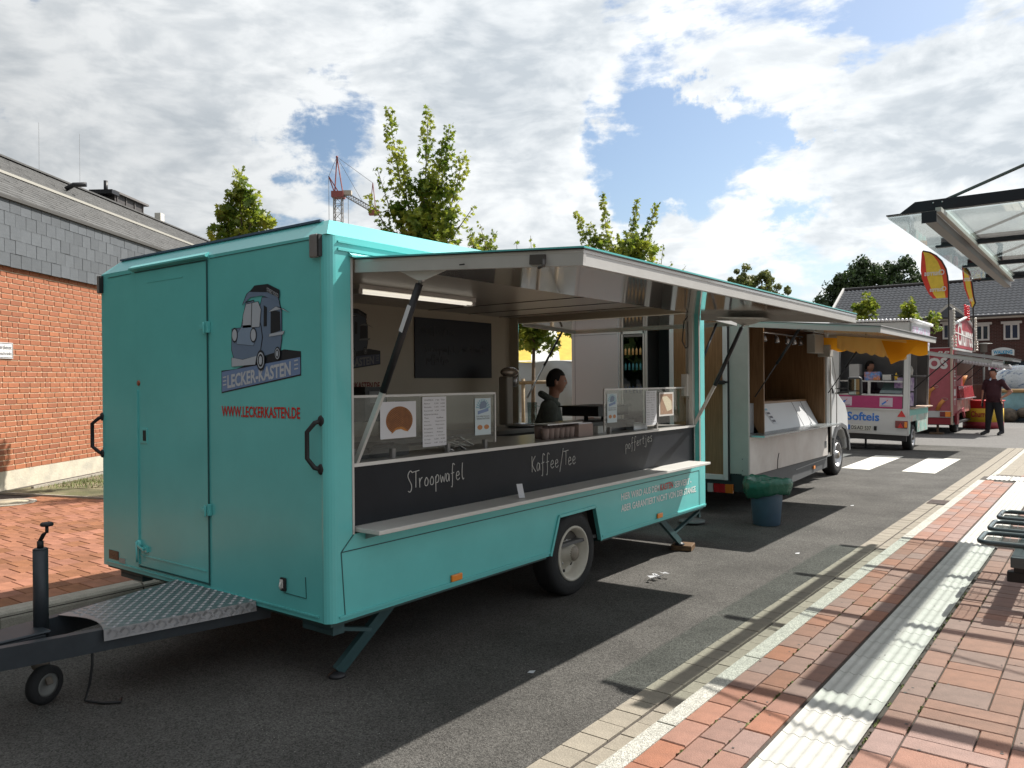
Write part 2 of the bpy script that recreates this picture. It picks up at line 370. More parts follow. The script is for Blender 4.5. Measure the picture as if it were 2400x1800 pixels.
# mixed bond: 12.5 cm grid packed with 3x1, 2x2, 2x1, 1x2 stones
u = .125; gx, gy = 16, 62; occ = [[False]*gy for _ in range(gx)]; restf = MB(); pm = {}
for j in range(gy):
    for i in range(gx):
        if occ[i][j]: continue
        opts = [(3, 1)]*3+[(2, 2)]*6+[(2, 1)]*4+[(1, 2)]*1
        random.shuffle(opts); opts.append((1, 1))
        for a, b in opts:
            if i+a <= gx and j+b <= gy and all(not occ[i+p][j+q] for p in range(a) for q in range(b)): break
        for p in range(a):
            for q in range(b): occ[i+p][j+q] = True
        if (a, b) not in pm: pm[(a, b)] = paver(a*u, b*u, M_clink)
        X, Y = -.723+(i+a/2)*u, 2.35+(j+b/2)*u
        if X < -.07*Y+.12 and cnt < 298: place(pm[(a, b)], 'paving_brick', (X, Y, Z0+random.uniform(-.0015, .0015)), pv); cnt += 1
        else: restf.box(X-a*u/2+J, X+a*u/2-J, Y-b*u/2+J, Y+b*u/2-J, .08, Z0+.011)
for k in range(56):     # dropped part beyond the band: pale slabs and clinkers
    y0 = 15.6+k*.16
    restf.mi = 0
    for r in range(5): restf.box(-1.18+r*.125+J, -1.18+(r+1)*.125-J, y0+J, y0+.16-J, 0, .04)
for k in range(8):
    for r in range(5): restf.box(-1.18+r*.125+J, -1.18+(r+1)*.125-J, 14.66+k*.12+J, 14.66+(k+1)*.12-J, 0, .118-.078*(k+.5)/8)
tag(restf.build('paving_brick_field', M_clink, pv), kind='stuff')
sl_ = MB()
for k in range(30): sl_.box(-1.56, -1.375, 14.66+k*.31, 14.66+(k+1)*.31-.006, 0, .04); sl_.box(-1.37, -1.19, 14.66+k*.31, 14.66+(k+1)*.31-.006, 0, .042)
tag(sl_.build('concrete_slab_rows', M_sett, pv), kind='stuff')
# tactile ribbed slabs
tp = struct('tactile_paving', MB().box(-1.175, -.852, 2, 14.5, .05, .106), M_joint)
def ribbed(w, l, along='y', ribs=6):
    b = MB(); n = ribs*4; w2, l2 = w/2-.002, l/2-.002
    for i in range(n+1):
        x = -w2+2*w2*i/n; h = .012+.0048*math.cos(2*PI*i/4)
        b.v += [V(x, -l2, h), V(x, l2, h)]
    for i in range(n): b.f.append([2*i, 2*i+2, 2*i+3, 2*i+1]); b.m.append(0); b.sm.append(True)
    k = len(b.v); b.v += [V(-w2, -l2, -.03), V(w2, -l2, -.03), V(w2, l2, -.03), V(-w2, l2, -.03)]
    k2 = len(b.v); b.v += [Vector(b.v[2*i]) for i in range(n, -1, -1)]; k3 = len(b.v); b.v += [Vector(b.v[2*i+1]) for i in range(n+1)]
    b.f.append([k, k+1]+list(range(k2, k3))); b.m.append(0); b.sm.append(False)
    b.f.append([k+2, k+3]+list(range(k3, len(b.v)))); b.m.append(0); b.sm.append(False)
    return b.mesh('tactile_slab', M_tact, fix=False)
tm = ribbed(.30, .30)
for k in range(40):
    yc = 2.10+.3*k
    if yc < 13.9: place(tm, 'tactile_slab', (-1.012, yc, Z0+.001), tp)
tm2 = ribbed(.30, .30, ribs=5)
for r in range(2):
    for k in range(6): place(tm2, 'tactile_slab', (-1.41+k*.302, 14.08+.30*r, Z0+.001), tp)
# moss and weeds in the joints
mo = MB()
for k in range(170):
    x = random.choice((-1.31, -1.31, -.853, -1.437, -.853, -.725)); y = random.uniform(2.6, 6.5); r = random.uniform(.004, .011)
    for q in range(5):
        a = random.uniform(0, 6.3); mo.add([(x+random.gauss(0, .004), y+random.gauss(0, .02), Z0+.002), (x+r*math.cos(a), y+r*math.sin(a), Z0+.011), (x+r*.5*math.sin(a), y+r*.6*math.cos(a), Z0+.016)], [(0, 1, 2)])
tag(mo.build('moss', mat('moss', (.11, .13, .035), rough=.9), fix=False), kind='stuff', label='small tufts of moss in the joints between the clinkers', cat='moss')
gt = MB(); R = random.Random(12)
for k in range(900):
    x, y = R.uniform(-3.4, -1.7), 2.2+10*R.random()**1.6; s = R.uniform(.0012, .004); h = .003 if x < -2.02 else .006
    if x > -2.02 and R.random() < .5: x = -1.69-R.random()*.02; s *= 1.3
    a = R.uniform(0, 3); gt.add([(x-s, y, h), (x, y-s*.8, h), (x+s, y, h), (x, y+s*.8, h), (x, y, h+s*.7)], [(0, 1, 4), (1, 2, 4), (2, 3, 4), (3, 0, 4)])
tag(gt.build('grit', mat('grit_pale', (.34, .32, .28), rough=.9, var=.5, vscale=30), fix=False), kind='stuff', label='loose grit and sand scattered over the asphalt and gutter', cat='grit')
gm = MB()
for k in range(110):
    x, y = R.uniform(-1.55, -.3), 2.6+7*R.random()**1.5; r = R.uniform(.003, .009)*(1 if x > -.85 else .8); z = Z0+.0165 if -1.16 < x < -.86 else Z0+.0135; a0 = R.uniform(0, 6)
    gm.add([(x+r*R.uniform(.6, 1.3)*math.cos(a0+q), y+r*R.uniform(.6, 1.3)*math.sin(a0+q), z) for q in (0, .9, 1.9, 2.8, 3.9, 5.1)], [tuple(range(6))])
tag(gm.build('gum_spots', mat('gum_dark', (.07, .06, .055), rough=.8), fix=False), kind='stuff', label='dark specks and flattened gum on the paving and the white band', cat='litter')
# iron gully grate beside the kerb
gr = MB().box(-2.01, -1.68, 11.62, 12.08, -.03, .004)
gr.mi = 1
for k in range(9): gr.box(-1.99, -1.70, 11.66+k*.045, 11.682+k*.045, .004, .012)
tag(gr.build('gully_grate', [mat('iron_dark', (.035, .03, .03), rough=.6), mat('iron_brown', (.10, .07, .06), rough=.6, var=.3)], base=(-1.84, 11.85, 0)), 'small iron gully grate set in the tan gutter by the white kerb', 'grate')
# left pavement with kerb
lp = struct('footpath', MB().add([(-6.16, -6, .108), (-6.16, 60, .108), (-40, 60, .108), (-40, -6, .108)], [(0, 1, 2, 3)]), M_joint)
lk = MB().box(-6.15, -6.0, -6, 22, -.05, .09)
lkb = struct('kerb_left', lk, M_joint)
lkm = MB().prism([(-.08, -.494, -.1), (-.08, -.494, .12), (.045, -.494, .12), (.072, -.494, .105), (.085, -.494, .07), (.095, -.494, -.1)], (0, .988, 0)).mesh('kerb_stone', M_gkerb)
for i in range(28): place(lkm, 'kerb_stone', (-6.08, -1.348+i*1.0, 0), lkb)
lw, ll = .25, .165; lm = paver(lw, ll, M_lpav); lrest = MB(); cnt = 0
for i in range(40):
    for j in range(70):
        X = -6.165-lw/2-i*lw; Y = -.2+j*ll+(.08 if i % 2 else 0)+(.04 if i % 3 else 0)
        if X < -13.5 or (X+13.06)*.824+(Y-4.71)*.566 < .9 : continue
        if Y > 4.62+(X+12.68)*.33 and X < -10.2: continue
        vis = 2.0 < Y < 5.7 and X > -11.6 and -1.62 < (X*.0+X/Y if Y > 0 else 0)*0-1 and (X/Y) < -1.62 and (X/Y) > -3.4
        if vis and cnt < 298: place(lm, 'paving_brick', (X, Y, Z0+random.uniform(-.002, .002)), lp); cnt += 1
        else: lrest.box(X-lw/2+J, X+lw/2-J, Y-ll/2+J, Y+ll/2-J, .08, Z0+.010)
tag(lrest.build('paving_brick_field', M_lpav, lp), kind='stuff')
# manhole cover
mh = MB(); mh.mi = 0; mh.lathe((-11.62, 4.25, .117), (0, 0, 1), [(.0, .010), (.27, .010), (.27, 0)], 32)
mh.mi = 1; mh.lathe((-11.62, 4.25, .117), (0, 0, 1), [(.28, 0), (.28, .012), (.36, .012), (.36, 0)], 32)
tag(mh.build('manhole_cover', [mat('concrete_pale', (.33, .29, .21), rough=.9, var=.15, vscale=12), M_gkerb], base=(-11.62, 4.25, .117)), 'round manhole cover with pale concrete filling in the red paving', 'manhole')
# grass verge before the brick building: soil + blades
A0 = V(-13.06, 4.71, 0); DW = V(-.566, .824, 0); NW = V(.824, .566, 0)
vp = [(-12.80, 4.56), (-10.4, 5.33), (-8.2, 6.1), (-8.2, 16), (-20, 15.2), (-13.30, 5.45)]
struct('verge', MB().add([(x, y, .124) for x, y in vp], [tuple(range(6))]), mat('verge_soil', (.085, .085, .035), rough=.95, var=.4, vscale=1.6, bump=.8, bscale=40, col2=(.18, .15, .09)))
ed = MB()
ed.bar((-12.80, 4.55, .128), (-10.4, 5.32, .128), .03, .03); ed.bar((-10.4, 5.32, .128), (-8.2, 6.09, .128), .03, .03)
ed.bar(A0+NW*.36+V(0, 0, .13)+DW*.2, A0+NW*.36+DW*14+V(0, 0, .13), .04, .05)
struct('lawn_edging', ed, M_gkerb)
gb = MB(); R = random.Random(3)
for k in range(9000):
    s = R.uniform(.2, 7); q = R.uniform(.42, 2.6+s*.2); p = A0+DW*s+NW*q
    if p.y < 4.62+(p.x+12.68)*.33+.05: continue
    if R.random() < .30+.3*math.sin(s*3.1)*math.cos(q*4): continue
    h = R.uniform(.02, .055); a = R.uniform(0, 6.3); dx, dy = math.cos(a)*.006, math.sin(a)*.006; t = R.uniform(-.03, .03)
    gb.add([(p.x-dx, p.y-dy, .124), (p.x+dx, p.y+dy, .124), (p.x+t, p.y+t*R.random(), .124+h)], [(0, 1, 2)])
tag(gb.build('grass', mat('grass_blade', (.10, .15, .03), rough=.8, col2=(.19, .19, .06), vscale=3), fix=False), kind='stuff', label='short patchy grass between the footpath and the brick wall', cat='grass')
# ================================================================== LEFT BRICK BUILDING
bb = thing('brick_building', 'orange brick building with slate band and slate roof on the left behind the teal trailer', 'building', A0+V(0, 0, .1))
M_mort = mat('mortar', (.60, .47, .33), rough=.9, var=.12, vscale=3)
M_brick = mat('orange_brick', (.33, .118, .053), rough=.8, var=.12, vscale=5, bump=.35, bscale=70, rnd=.13, col2=(.27, .09, .043))
M_slate = mat('slate_tile', (.085, .094, .104), rough=.6, var=.14, vscale=4, bump=.3, bscale=40, rnd=.13, speck=.05, speckscale=90)
M_slr = mat('roof_slate', (.085, .084, .082), rough=.75, var=.25, vscale=3, bump=.4, bscale=40, rnd=.16)
def W(s, z, o=0): return A0+DW*s+NW*o+V(0, 0, z)
def wbox(mb, s0, s1, z0, z1, o0, o1):
    return mb.add([W(s0, z0, o0), W(s1, z0, o0), W(s1, z0, o1), W(s0, z0, o1), W(s0, z1, o0), W(s1, z1, o0), W(s1, z1, o1), W(s0, z1, o1)],
                  [(0, 3, 2, 1), (4, 5, 6, 7), (0, 1, 5, 4), (1, 2, 6, 5), (2, 3, 7, 6), (3, 0, 4, 7)])
wbox(MB(), -2.6, 26, .39, 4.45, -8.8, -.006).build('wall', M_mort, bb)
wbox(MB(), -2.6, 26, -.05, .39, -8.8, .0).build('plinth', mat('plinth_render', (.55, .49, .38), rough=.85, var=.14, vscale=2.2, bump=.5, bscale=30, col2=(.42, .39, .32)), bb)
def wmesh(L, H, T, m, nm, o=0):
    b = MB(); P = lambda s, z, q: DW*s+NW*q+V(0, 0, z)
    b.add([P(-L/2, 0, o), P(L/2, 0, o), P(L/2, H, o), P(-L/2, H, o), P(-L/2, 0, o+T), P(L/2, 0, o+T), P(L/2, H, o+T), P(-L/2, H, o+T)],
          [(4, 5, 6, 7), (0, 4, 7, 3), (1, 2, 6, 5), (3, 7, 6, 2), (0, 1, 5, 4)])
    return b.mesh(nm, m)
bs, bh = wmesh(.233, .0655, .010, M_brick, 'brick', -.0065), wmesh(.109, .0655, .010, M_brick, 'brick', -.0065)
rest = MB(); cnt = 0; R = random.Random(11)
for r in range(37):
    z = .395+r*.0829; s = -2.58+R.uniform(0, .1)
    while s < 16:
        hd = R.random() < .28; L = .113 if hd else .238; sc = s+L/2; s += L+.012
        if -.12 < sc < 1.93 and cnt < 299: place(bh if hd else bs, 'brick', W(sc, z), bb); cnt += 1
        else: wbox(rest, sc-L/2+.0025, sc+L/2-.0025, z, z+.0655, -.01, .0035)
tag(rest.build('brick_courses', M_brick, bb), kind='stuff')
# slate band
wbox(MB(), -2.6, 26, 3.452, 4.47, -.1, .055).build('slate_backing', mat('slate_dark', (.04, .04, .045), rough=.8), bb)
slm = [wmesh(.2365, .2, .011, M_slate, 'slate', .0) for _ in range(1)][0]; rest = MB(); cnt = 0
for r in range(5):
    for k in range(90):
        sc = -2.4+k*.245+(.12 if r % 2 else 0)+.0; z = 3.44+r*.203
        # each row laps over the one below: lean out at the foot
        if -.2 < sc < 9 and cnt < 298: o = place(slm, 'slate', W(sc+R.uniform(-.002, .002), z+R.uniform(-.004, .004), .058+R.uniform(0, .004)), bb); o.rotation_euler = (R.uniform(-.004, .004), R.uniform(-.004, .004), 0); cnt += 1
        else: wbox(rest, sc-.118, sc+.118, z, z+.2, .056, .07)
tag(rest.build('slate_rows', M_slate, bb), kind='stuff')
# roof slope with lapped courses, eave, snow bar, ridge, vents
TAN = .535
rf = MB(); e0 = .10; zE = 4.47; ridge = 4.45; nC = 22; stp = (ridge+e0)/nC
wbox(MB(), -2.6, 26, 4.43, 4.475, -.05, .11).build('eave_board', mat('eave_dark', (.05, .048, .045), rough=.7), bb)
for k in range(nC):
    o0 = e0-k*stp; o1 = e0-(k+1)*stp-.04; z0 = zE+(k*stp)*TAN; z1 = zE+((k+1)*stp+.04)*TAN
    j = -2.7+R.uniform(0, .1)
    while j < 26:
        L = R.uniform(.27, .33); up = R.uniform(.0, .010)
        rf.add([W(j, z0+.022+up, o0), W(j+L-.006, z0+.022+up, o0), W(j+L-.006, z1+.004, o1), W(j, z1+.004, o1), W(j, z0, o0), W(j+L-.006, z0, o0)], [(0, 1, 2, 3), (4, 5, 1, 0)]); j += L
tag(rf.build('roof_slates', M_slr, bb, fix=False), kind='stuff')
MB().add([W(-2.65, zE, e0), W(26, zE, e0), W(26, zE+(ridge+e0)*TAN, -ridge), W(-2.65, zE+(ridge+e0)*TAN, -ridge), W(26, 4.4, -8.8), W(-2.65, 4.4, -8.8)], [(0, 1, 2, 3), (3, 2, 4, 5), (1, 4, 2), (0, 3, 5)]).build('roof', mat('slate_dark', (.04, .04, .045)), bb)
q = 1.87; zb = zE+(q+e0)*TAN
b = MB(); b.bar(W(-2.65, zb+.05, -q), W(26, zb+.05, -q), .05, .05); b.build('snow_bar', mat('zinc', (.42, .40, .35), rough=.5, metal=.4), bb)
zr = zE+(ridge+e0)*TAN
b = MB(); b.bar(W(-2.65, zr+.02, -ridge), W(26, zr+.02, -ridge), .22, .04); b.build('ridge_cap', M_slr, bb)
b = MB(); s_, o_ = 6.45, 3.0; zz = zE+(o_+e0)*TAN
b.tube([W(s_, zz+.05, -o_), W(s_+.05, zz+.16, -o_+.16), W(s_+.12, zz+.18, -o_+.42)], .055, 10); b.build('roof_vent', mat('black_plastic', (.012, .012, .014), rough=.4), bb)
for s_, o_, h in ((9.4, 4.45, 1.5), (7.7, 4.45, 1.25), (5.6, 4.45, .6), (18.5, 4.45, 1.5)):
    b = MB(); b.tube([W(s_, zr, -o_), W(s_, zr+h, -o_)], .004, 5); b.build('lightning_rod', mat('rod_grey', (.25, .25, .25), rough=.5, metal=.7), bb)
b = MB(); zz = zE+(1.9)*TAN; b.tube([W(13.2, zz, -1.8), W(13.75, zz+.62, -1.65)], .012, 6); b.sph(W(13.75, zz+.62, -1.65), .03, n=8, m=6); b.build('lightning_rod', MATS['rod_grey'], bb)
# chimney box behind the ridge
ch = MB(); wbox(ch, 11.9, 13.6, 6.4, 7.42, -6.0, -4.9); c_ = ch.build('chimney', mat('chimney_clad', (.05, .045, .045), rough=.6, var=.1), bb)
b = MB(); wbox(b, 11.75, 13.75, 7.42, 7.48, -6.1, -4.8); b.build('cap', mat('chimney_cap', (.13, .12, .115), rough=.6), c_)
b = MB()
for k in range(4): wbox(b, 12.0+k*.5, 12.03+k*.5, 6.4, 7.42, -4.9, -4.87)
b.build('seam', mat('chimney_cap', (.1, .1, .1)), c_)
b = MB(); b.tube([W(11.6, 7.3, -5), W(11.6, 7.72, -5)], .06, 10); wbox(b, 11.4, 11.8, 7.30, 7.42, -5.4, -4.7); b.build('flue', mat('black_plastic', (.01, .01, .01)), c_)
b = MB(); wbox(b, 14.1, 14.35, 6.8, 7.30, -4.8, -4.6); b.build('antenna_box', mat('offwhite', (.65, .62, .55), rough=.6), bb)
# sign on the brick wall (its left part leaves the picture)
sg = MB(); wbox(sg, -.38, .285, 2.068, 2.306, .012, .02); sgn = sg.build('wall_sign', mat('sign_white', (.62, .62, .62), rough=.4), base=W(-.05, 2.07, .012))
tag(sgn, 'white winter service notice fixed to the orange brick wall', 'sign')
b = MB(); R_ = .012
for (s0, s1, z0, z1) in ((-.37, .275, 2.078, 2.086), (-.37, .275, 2.288, 2.296), (-.37, -.362, 2.078, 2.296), (.267, .275, 2.078, 2.296)): wbox(b, s0, s1, z0, z1, .0205, .022)
b.build('border', mat('ink', (.015, .015, .018), rough=.5), sgn)
text(sgn, 'lettering', 'Kein Winterdienst', MATS['ink'], W(-.34, 2.205, .021), DW, V(0, 0, 1), .59, .06)
text(sgn, 'lettering', 'Haftung eingeschränkt', MATS['ink'], W(-.345, 2.105, .021), DW, V(0, 0, 1), .60, .062)
# ================================================================== TEAL FOOD TRAILER
M_teal = mat('teal_paint', (.125, .50, .49), rough=.27, var=.05, vscale=1.6, coat=.10, spec=.42, bump=.10, bscale=2.2)
M_tealin = mat('seam_dark_teal', (.02, .09, .09), rough=.6)
M_cream = mat('cream_panel', (.46, .40, .31), rough=.45, var=.04, vscale=1.5)
M_white = mat('white_gloss', (.62, .61, .58), rough=.35, var=.04, vscale=2)
M_grail = mat('grey_rail', (.50, .49, .47), rough=.4, metal=.25, var=.05)
M_lam = mat('glossy_laminate', (.48, .46, .43), rough=.09, spec=.9, coat=.9)
M_black = mat('black_rubber', (.012, .012, .013), rough=.6)
M_blackm = mat('black_metal', (.025, .025, .028), rough=.45, metal=.3)
M_tyre = mat('tyre_rubber', (.014, .014, .015), rough=.8, bump=.3, bscale=60)
M_rim = mat('cream_rim', (.50, .47, .40), rough=.45, var=.08, vscale=9)
M_steel = mat('steel', (.45, .45, .45), rough=.35, metal=.9, var=.1)
M_galv = mat('galvanised', (.32, .34, .34), rough=.5, metal=.6, var=.2, vscale=9)
M_chalkb = mat('chalkboard_black', (.009, .011, .015), rough=.5, var=.25, vscale=2.5, spec=.25)
M_chalk = mat('chalk', (.55, .55, .53), rough=.9)
M_chalkd = mat('chalk_faint', (.10, .10, .10), rough=.9)
M_paper = mat('paper', (.62, .63, .66), rough=.6)
M_orange = mat('amber_reflector', (.80, .24, .015), rough=.3, coat=.5)
M_counter = mat('counter_grey', (.30, .29, .27), rough=.3, var=.06, vscale=4)
XS, XL, YF, YR, ZB, ZT = -3.31, -5.782, 2.748, 7.587, .372, 2.547
ft = thing('food_trailer', 'teal food trailer with its serving hatch propped open and a chalkboard front', 'food trailer', (-4.545, 5.1, 0))
CT = .1; ZS = ZT-CT; T_ = .03; YO0, YO1, ZO0, ZO1 = 2.914, 7.452, .83, 2.336
# shell: front wall, left wall, side rails and posts
fw = MB()
fw.box(XL+.03, -3.372, YF, YF+.03, ZB, ZS)
fw.build('front_wall', M_teal, ft)
lw_ = MB(); lw_.box(XL, XL+.03, YF, YR, ZB, ZS); lw_.build('side_wall', M_teal, ft)
cp = MB(); cp.smooth = True      # rounded near corner post
arc = [(-3.372, YF)]+[(-3.372+.062*math.sin(a*PI/12), YF-.006+.062-.062*math.cos(a*PI/12)) for a in range(1, 6)]+[(XS, YF+.056), (XS, YO0)]
for (a, b_) in zip(arc[:-1], arc[1:]): cp.quad((*a, ZB), (*b_, ZB), (*b_, ZS), (*a, ZS))
cp.smooth = False; cp.box(XS-.03, XS-.001, YF+.06, YO0, ZB, ZS); cp.build('corner_post', M_teal, ft, fix=False)
rp = MB(); rp.box(XS-.05, XS, YO1, YR, ZB, ZS); rp.build('corner_post', M_teal, ft, bevel=.006)
rp = MB(); rp.box(XL, XL+.12, YR-.05, YR, ZB, ZS); rp.build('corner_post', M_teal, ft)
tr = MB(); tr.box(XS-.05, XS, YO0, YO1, ZO1+.012, ZS)
tr.build('top_rail', M_teal, ft)
# ribs pressed in the rail above the hatch
rb = MB()
for z0, h in ((2.415, .010), (2.375, .014)): rb.bar((XS+.002, YF+.07, z0), (XS+.002, YR-.03, z0), .012, h)
rb.build('rail_rib', M_teal, ft)
hb = MB(); hb.prism([(XS, YO0-.02, ZO1+.012), (XS+.03, YO0-.02, ZO1+.002), (XS+.03, YO0-.02, ZO1+.012), (XS, YO0-.02, ZO1+.032)], (0, YO1-YO0+.04, 0)); hb.build('hinge_strip', M_teal, ft)
# lower side panel with wheel arch cut out
low = [(XS, YO0, ZB), (XS, 4.80, ZB), (XS, 4.914, .648), (XS, 5.439, .655), (XS, 5.525, ZB), (XS, YO1, ZB), (XS, YO1, ZO0), (XS, YO0, ZO0)]
MB().prism(low, (-.03, 0, 0)).build('side_panel', M_teal, ft)
ar = MB()      # arch lip and liner
for a, b_ in zip(low[1:4], low[2:5]): ar.bar((XS+.006, a[1], a[2]), (XS+.006, b_[1], b_[2]), .012, .022)
ar.build('arch_lip', M_teal, ft)
li = MB()
for a, b_ in zip(low[1:4], low[2:5]): li.quad((XS-.031, a[1], a[2]), (XS-.031, b_[1], b_[2]), (XS-.36, b_[1], b_[2]), (XS-.36, a[1], a[2]))
li.quad((XS-.36, 4.80, ZB), (XS-.36, 5.525, ZB), (XS-.36, 5.439, .655), (XS-.36, 4.914, .648)); li.build('wheel_liner', M_black, ft, fix=False)
se = MB(); q = .0025
for a, b_ in (((2.825, .745), (7.43, .757)), ((2.825, .745), (2.85, .395)), ((7.43, .757), (7.43, .41)), ((2.825, .745), (YO0, .83))):
    se.bar((XS+.001, *a), (XS+.001, *b_), .003, .006)
se.build('panel_seam', M_tealin, ft)
sk = MB(); sk.bar((XS+.005, YF+.06, ZB+.028), (XS+.005, 4.79, ZB+.028), .012, .012); sk.bar((XS+.005, 5.54, ZB+.028), (XS+.005, YR-.01, ZB+.028), .012, .012)
sk.box(XL+.05, -3.40, YF-.007, YF-.001, ZB+.025, ZB+.034); sk.build('skirt_moulding', M_teal, ft)
un = MB(); un.box(XL+.02, XS-.02, YF+.02, 4.78, ZB-.02, ZB+.01); un.build('underframe_edge', mat('dark_teal_edge', (.03, .07, .065), rough=.6), ft)
un = MB(); un.box(XL+.02, XS-.38, 4.78, 5.55, ZB-.02, ZB+.01); un.build('underframe_edge', MATS['dark_teal_edge'], ft)
un = MB(); un.box(XL+.02, XS-.02, 5.55, YR-.02, ZB-.02, ZB+.01); un.build('underframe_edge', mat('dark_teal_edge', (.03, .07, .065), rough=.6), ft)
# roof with chamfered edge
rf = MB(); o = [(XL, YF), (XS-.0, YF), (XS, YR), (XL, YR)]; i_ = [(XL+CT, YF+CT), (XS-CT, YF+CT), (XS-CT, YR-CT), (XL+CT, YR-CT)]
rf.add([(*p, ZS) for p in o]+[(*p, ZT) for p in i_], [(0, 1, 5, 4), (1, 2, 6, 5), (2, 3, 7, 6), (3, 0, 4, 7), (4, 5, 6, 7)]); rf.build('roof', M_teal, ft)
sm_ = MB(); sm_.bar((XL+CT, YF+CT, ZT+.004), (XS-CT-.06, YF+CT, ZT+.004), .03, .012); sm_.build('roof_seal', mat('slate_blue_seal', (.07, .11, .17), rough=.5), ft)
# inner lining
it = MB()
it.quad((XL+.036, YF+.03, .42), (XL+.036, YR-.05, .42), (XL+.036, YR-.05, 2.42), (XL+.036, YF+.03, 2.42)); it.build('back_lining', M_cream, ft)
MB().quad((XL+.03, YF+.036, .42), (XS-.05, YF+.036, .42), (XS-.05, YF+.036, 2.42), (XL+.03, YF+.036, 2.42)).build('front_lining', M_cream, ft)
MB().box(XL+.03, XS-.05, YF+.03, YR-.05, 2.42, 2.44).build('ceiling', mat('ceiling_laminate', (.50, .47, .42), rough=.3, var=.03), ft)
MB().box(XL+.03, XS-.04, YF+.03, YR-.03, .39, .415).build('floor', mat('floor_grey', (.10, .10, .10), rough=.6), ft)
# rear end: open above the worktop, hatch raised
rr = MB(); rr.box(XL+.12, XS-.05, YR-.03, YR, ZB, 1.13); rr.build('rear_panel', M_teal, ft)
rr = MB(); rr.box(XL+.12, XS-.05, YR-.05, YR, 2.35, ZS); rr.build('rear_rail', M_cream, ft)
b = MB(); b.box(XL+.035, XL+.155, YR-.065, YR-.051, .42, 2.42); b.build('post_lining', M_cream, ft)
rr = MB(); rr.box(-3.47, -3.365, YR-.10, YR-.051, .42, 2.345); rr.box(-3.40, -3.36, YO1-.05, YO1+.06, .84, 2.34); rr.build('door_frame', M_white, ft)
hh = MB(); hh.obox(((-5.60-3.44)/2, 8.17, 2.335), (1, 0, 0), (0, 1, -.04), (0, .04, 1), 1.08, .56, .012); hh.mi = 1
hh.obox(((-5.60-3.44)/2, 8.17, 2.352), (1, 0, 0), (0, 1, -.04), (0, .04, 1), 1.085, .57, .004)
rh = hh.build('rear_hatch', [M_lam, M_teal], ft)
b = MB()
for x in (-5.61, -3.43): b.bar((x, 7.60, 2.345), (x, 8.74, 2.30), .022, .05)
b.bar((-5.61, 8.74, 2.30), (-3.43, 8.74, 2.30), .022, .05); b.build('hatch_rim', M_grail, rh)
for x in (-5.55, -3.50):
    b = MB(); b.mi = 0; b.tube([(x, 8.35, 2.28), (x, 7.95, 1.85)], .014, 8); b.mi = 1; b.tube([(x, 7.95, 1.85), (x, 7.60, 1.47)], .010, 8); b.build('rear_strut', [M_blackm, M_steel], ft)
# ---- serving hatch
def hatch(parent, x0, z0, x1, z1, y0, y1, name, mtop, munder, mrim, rim=.055):
    d = V(x1-x0, 0, z1-z0); L = d.length; d.normalize(); up = V(0, 1, 0).cross(d)*-1
    up = V(-d.z, 0, d.x)
    c = V((x0+x1)/2, (y0+y1)/2, (z0+z1)/2)
    b = MB(); b.obox(c-up*.012, d, (0, 1, 0), up, L/2, (y1-y0)/2, .010); h = b.build(name, munder, parent)
    b = MB(); b.obox(c+up*.003, d, (0, 1, 0), up, L/2+.004, (y1-y0)/2+.004, .004); b.build('hatch_skin', mtop, h)
    b = MB(); b.obox(c-up*.004, d, (0, 1, 0), up, L/2+.006, (y1-y0)/2+.006, .003); b.build('hatch_seal', M_black, h)
    e0, e1 = V(x0, 0, z0)-up*(.022+rim/2), V(x1, 0, z1)-up*(.022+rim/2)
    for y in (y0+.012, y1-.012):
        b = MB(); b.bar(e0+V(0, y, 0), e1+V(0, y, 0), .022, rim); b.build('hatch_rail', mrim, h)
    b = MB(); b.bar(e1+V(-.012, y0, 0), e1+V(-.012, y1, 0), .022, rim); b.build('hatch_rail', mrim, h)
    return h, up
sh, up = hatch(ft, XS+.012, ZO1, -1.83, 2.235, 2.93, 7.50, 'serving_hatch', M_teal, M_lam, M_grail)
for y in (2.945, 7.485):      # gusset plates, struts
    s = 1 if y < 5 else -1; yy = y+s*.018
    b = MB(); b.prism([(-3.0, yy, 2.272), (-2.63, yy, 2.247), (-2.63, yy, 2.225), (-2.80, yy, 2.182), (-2.86, yy, 2.182), (-3.0, yy, 2.245)], (0, s*.004, 0)); b.build('gusset_plate', M_white, sh)
    if y > 5:
        b = MB(); b.prism([(-3.02, yy-.002, 2.262), (-2.60, yy-.002, 2.232), (-2.58, yy-.25, 2.232), (-3.04, yy-.25, 2.264)], (0, 0, -.004)); b.build('gusset_plate', M_white, sh)
    ys = yy+s*.02
    st = MB(); st.tube([(-2.845, ys, 2.20), (-2.866, ys, 2.165)], .010, 8); st.build('strut', M_steel, ft)
    st = MB(); st.tube([(-2.866, ys, 2.165), (-3.143, ys, 1.605)], .020, 12); st.build('gas_cylinder', M_blackm, ft)
    st = MB(); st.bar((-3.143, ys, 1.605), (-3.37, ys, 1.20), .030, .020, up=(0, 1, 0)); st.build('strut_arm', mat('strut_white', (.60, .60, .58), rough=.35, metal=.2), ft)
    b = MB(); b.sph((-2.845, ys, 2.185), .014, n=10, m=6); b.build('strut_bolt', M_steel, ft)
b = MB(); b.obox((-2.953, 2.945+.018+.02-.021, 1.99), (-.277, 0, -.56), (0, 1, 0), (.56, 0, -.277), .075, .001, .013); b.build('strut_sticker', M_paper, ft)
b = MB(); b.obox((-2.07, 2.925, 2.205), (1, 0, -.07), (0, 1, 0), (.07, 0, 1), .04, .012, .022); b.tube([(-2.03, 2.915, 2.20), (-2.02, 2.90, 2.17), (-2.05, 2.90, 2.165)], .008, 6); b.build('hatch_latch', mat('latch_grey', (.10, .09, .085), rough=.45, metal=.5), sh)
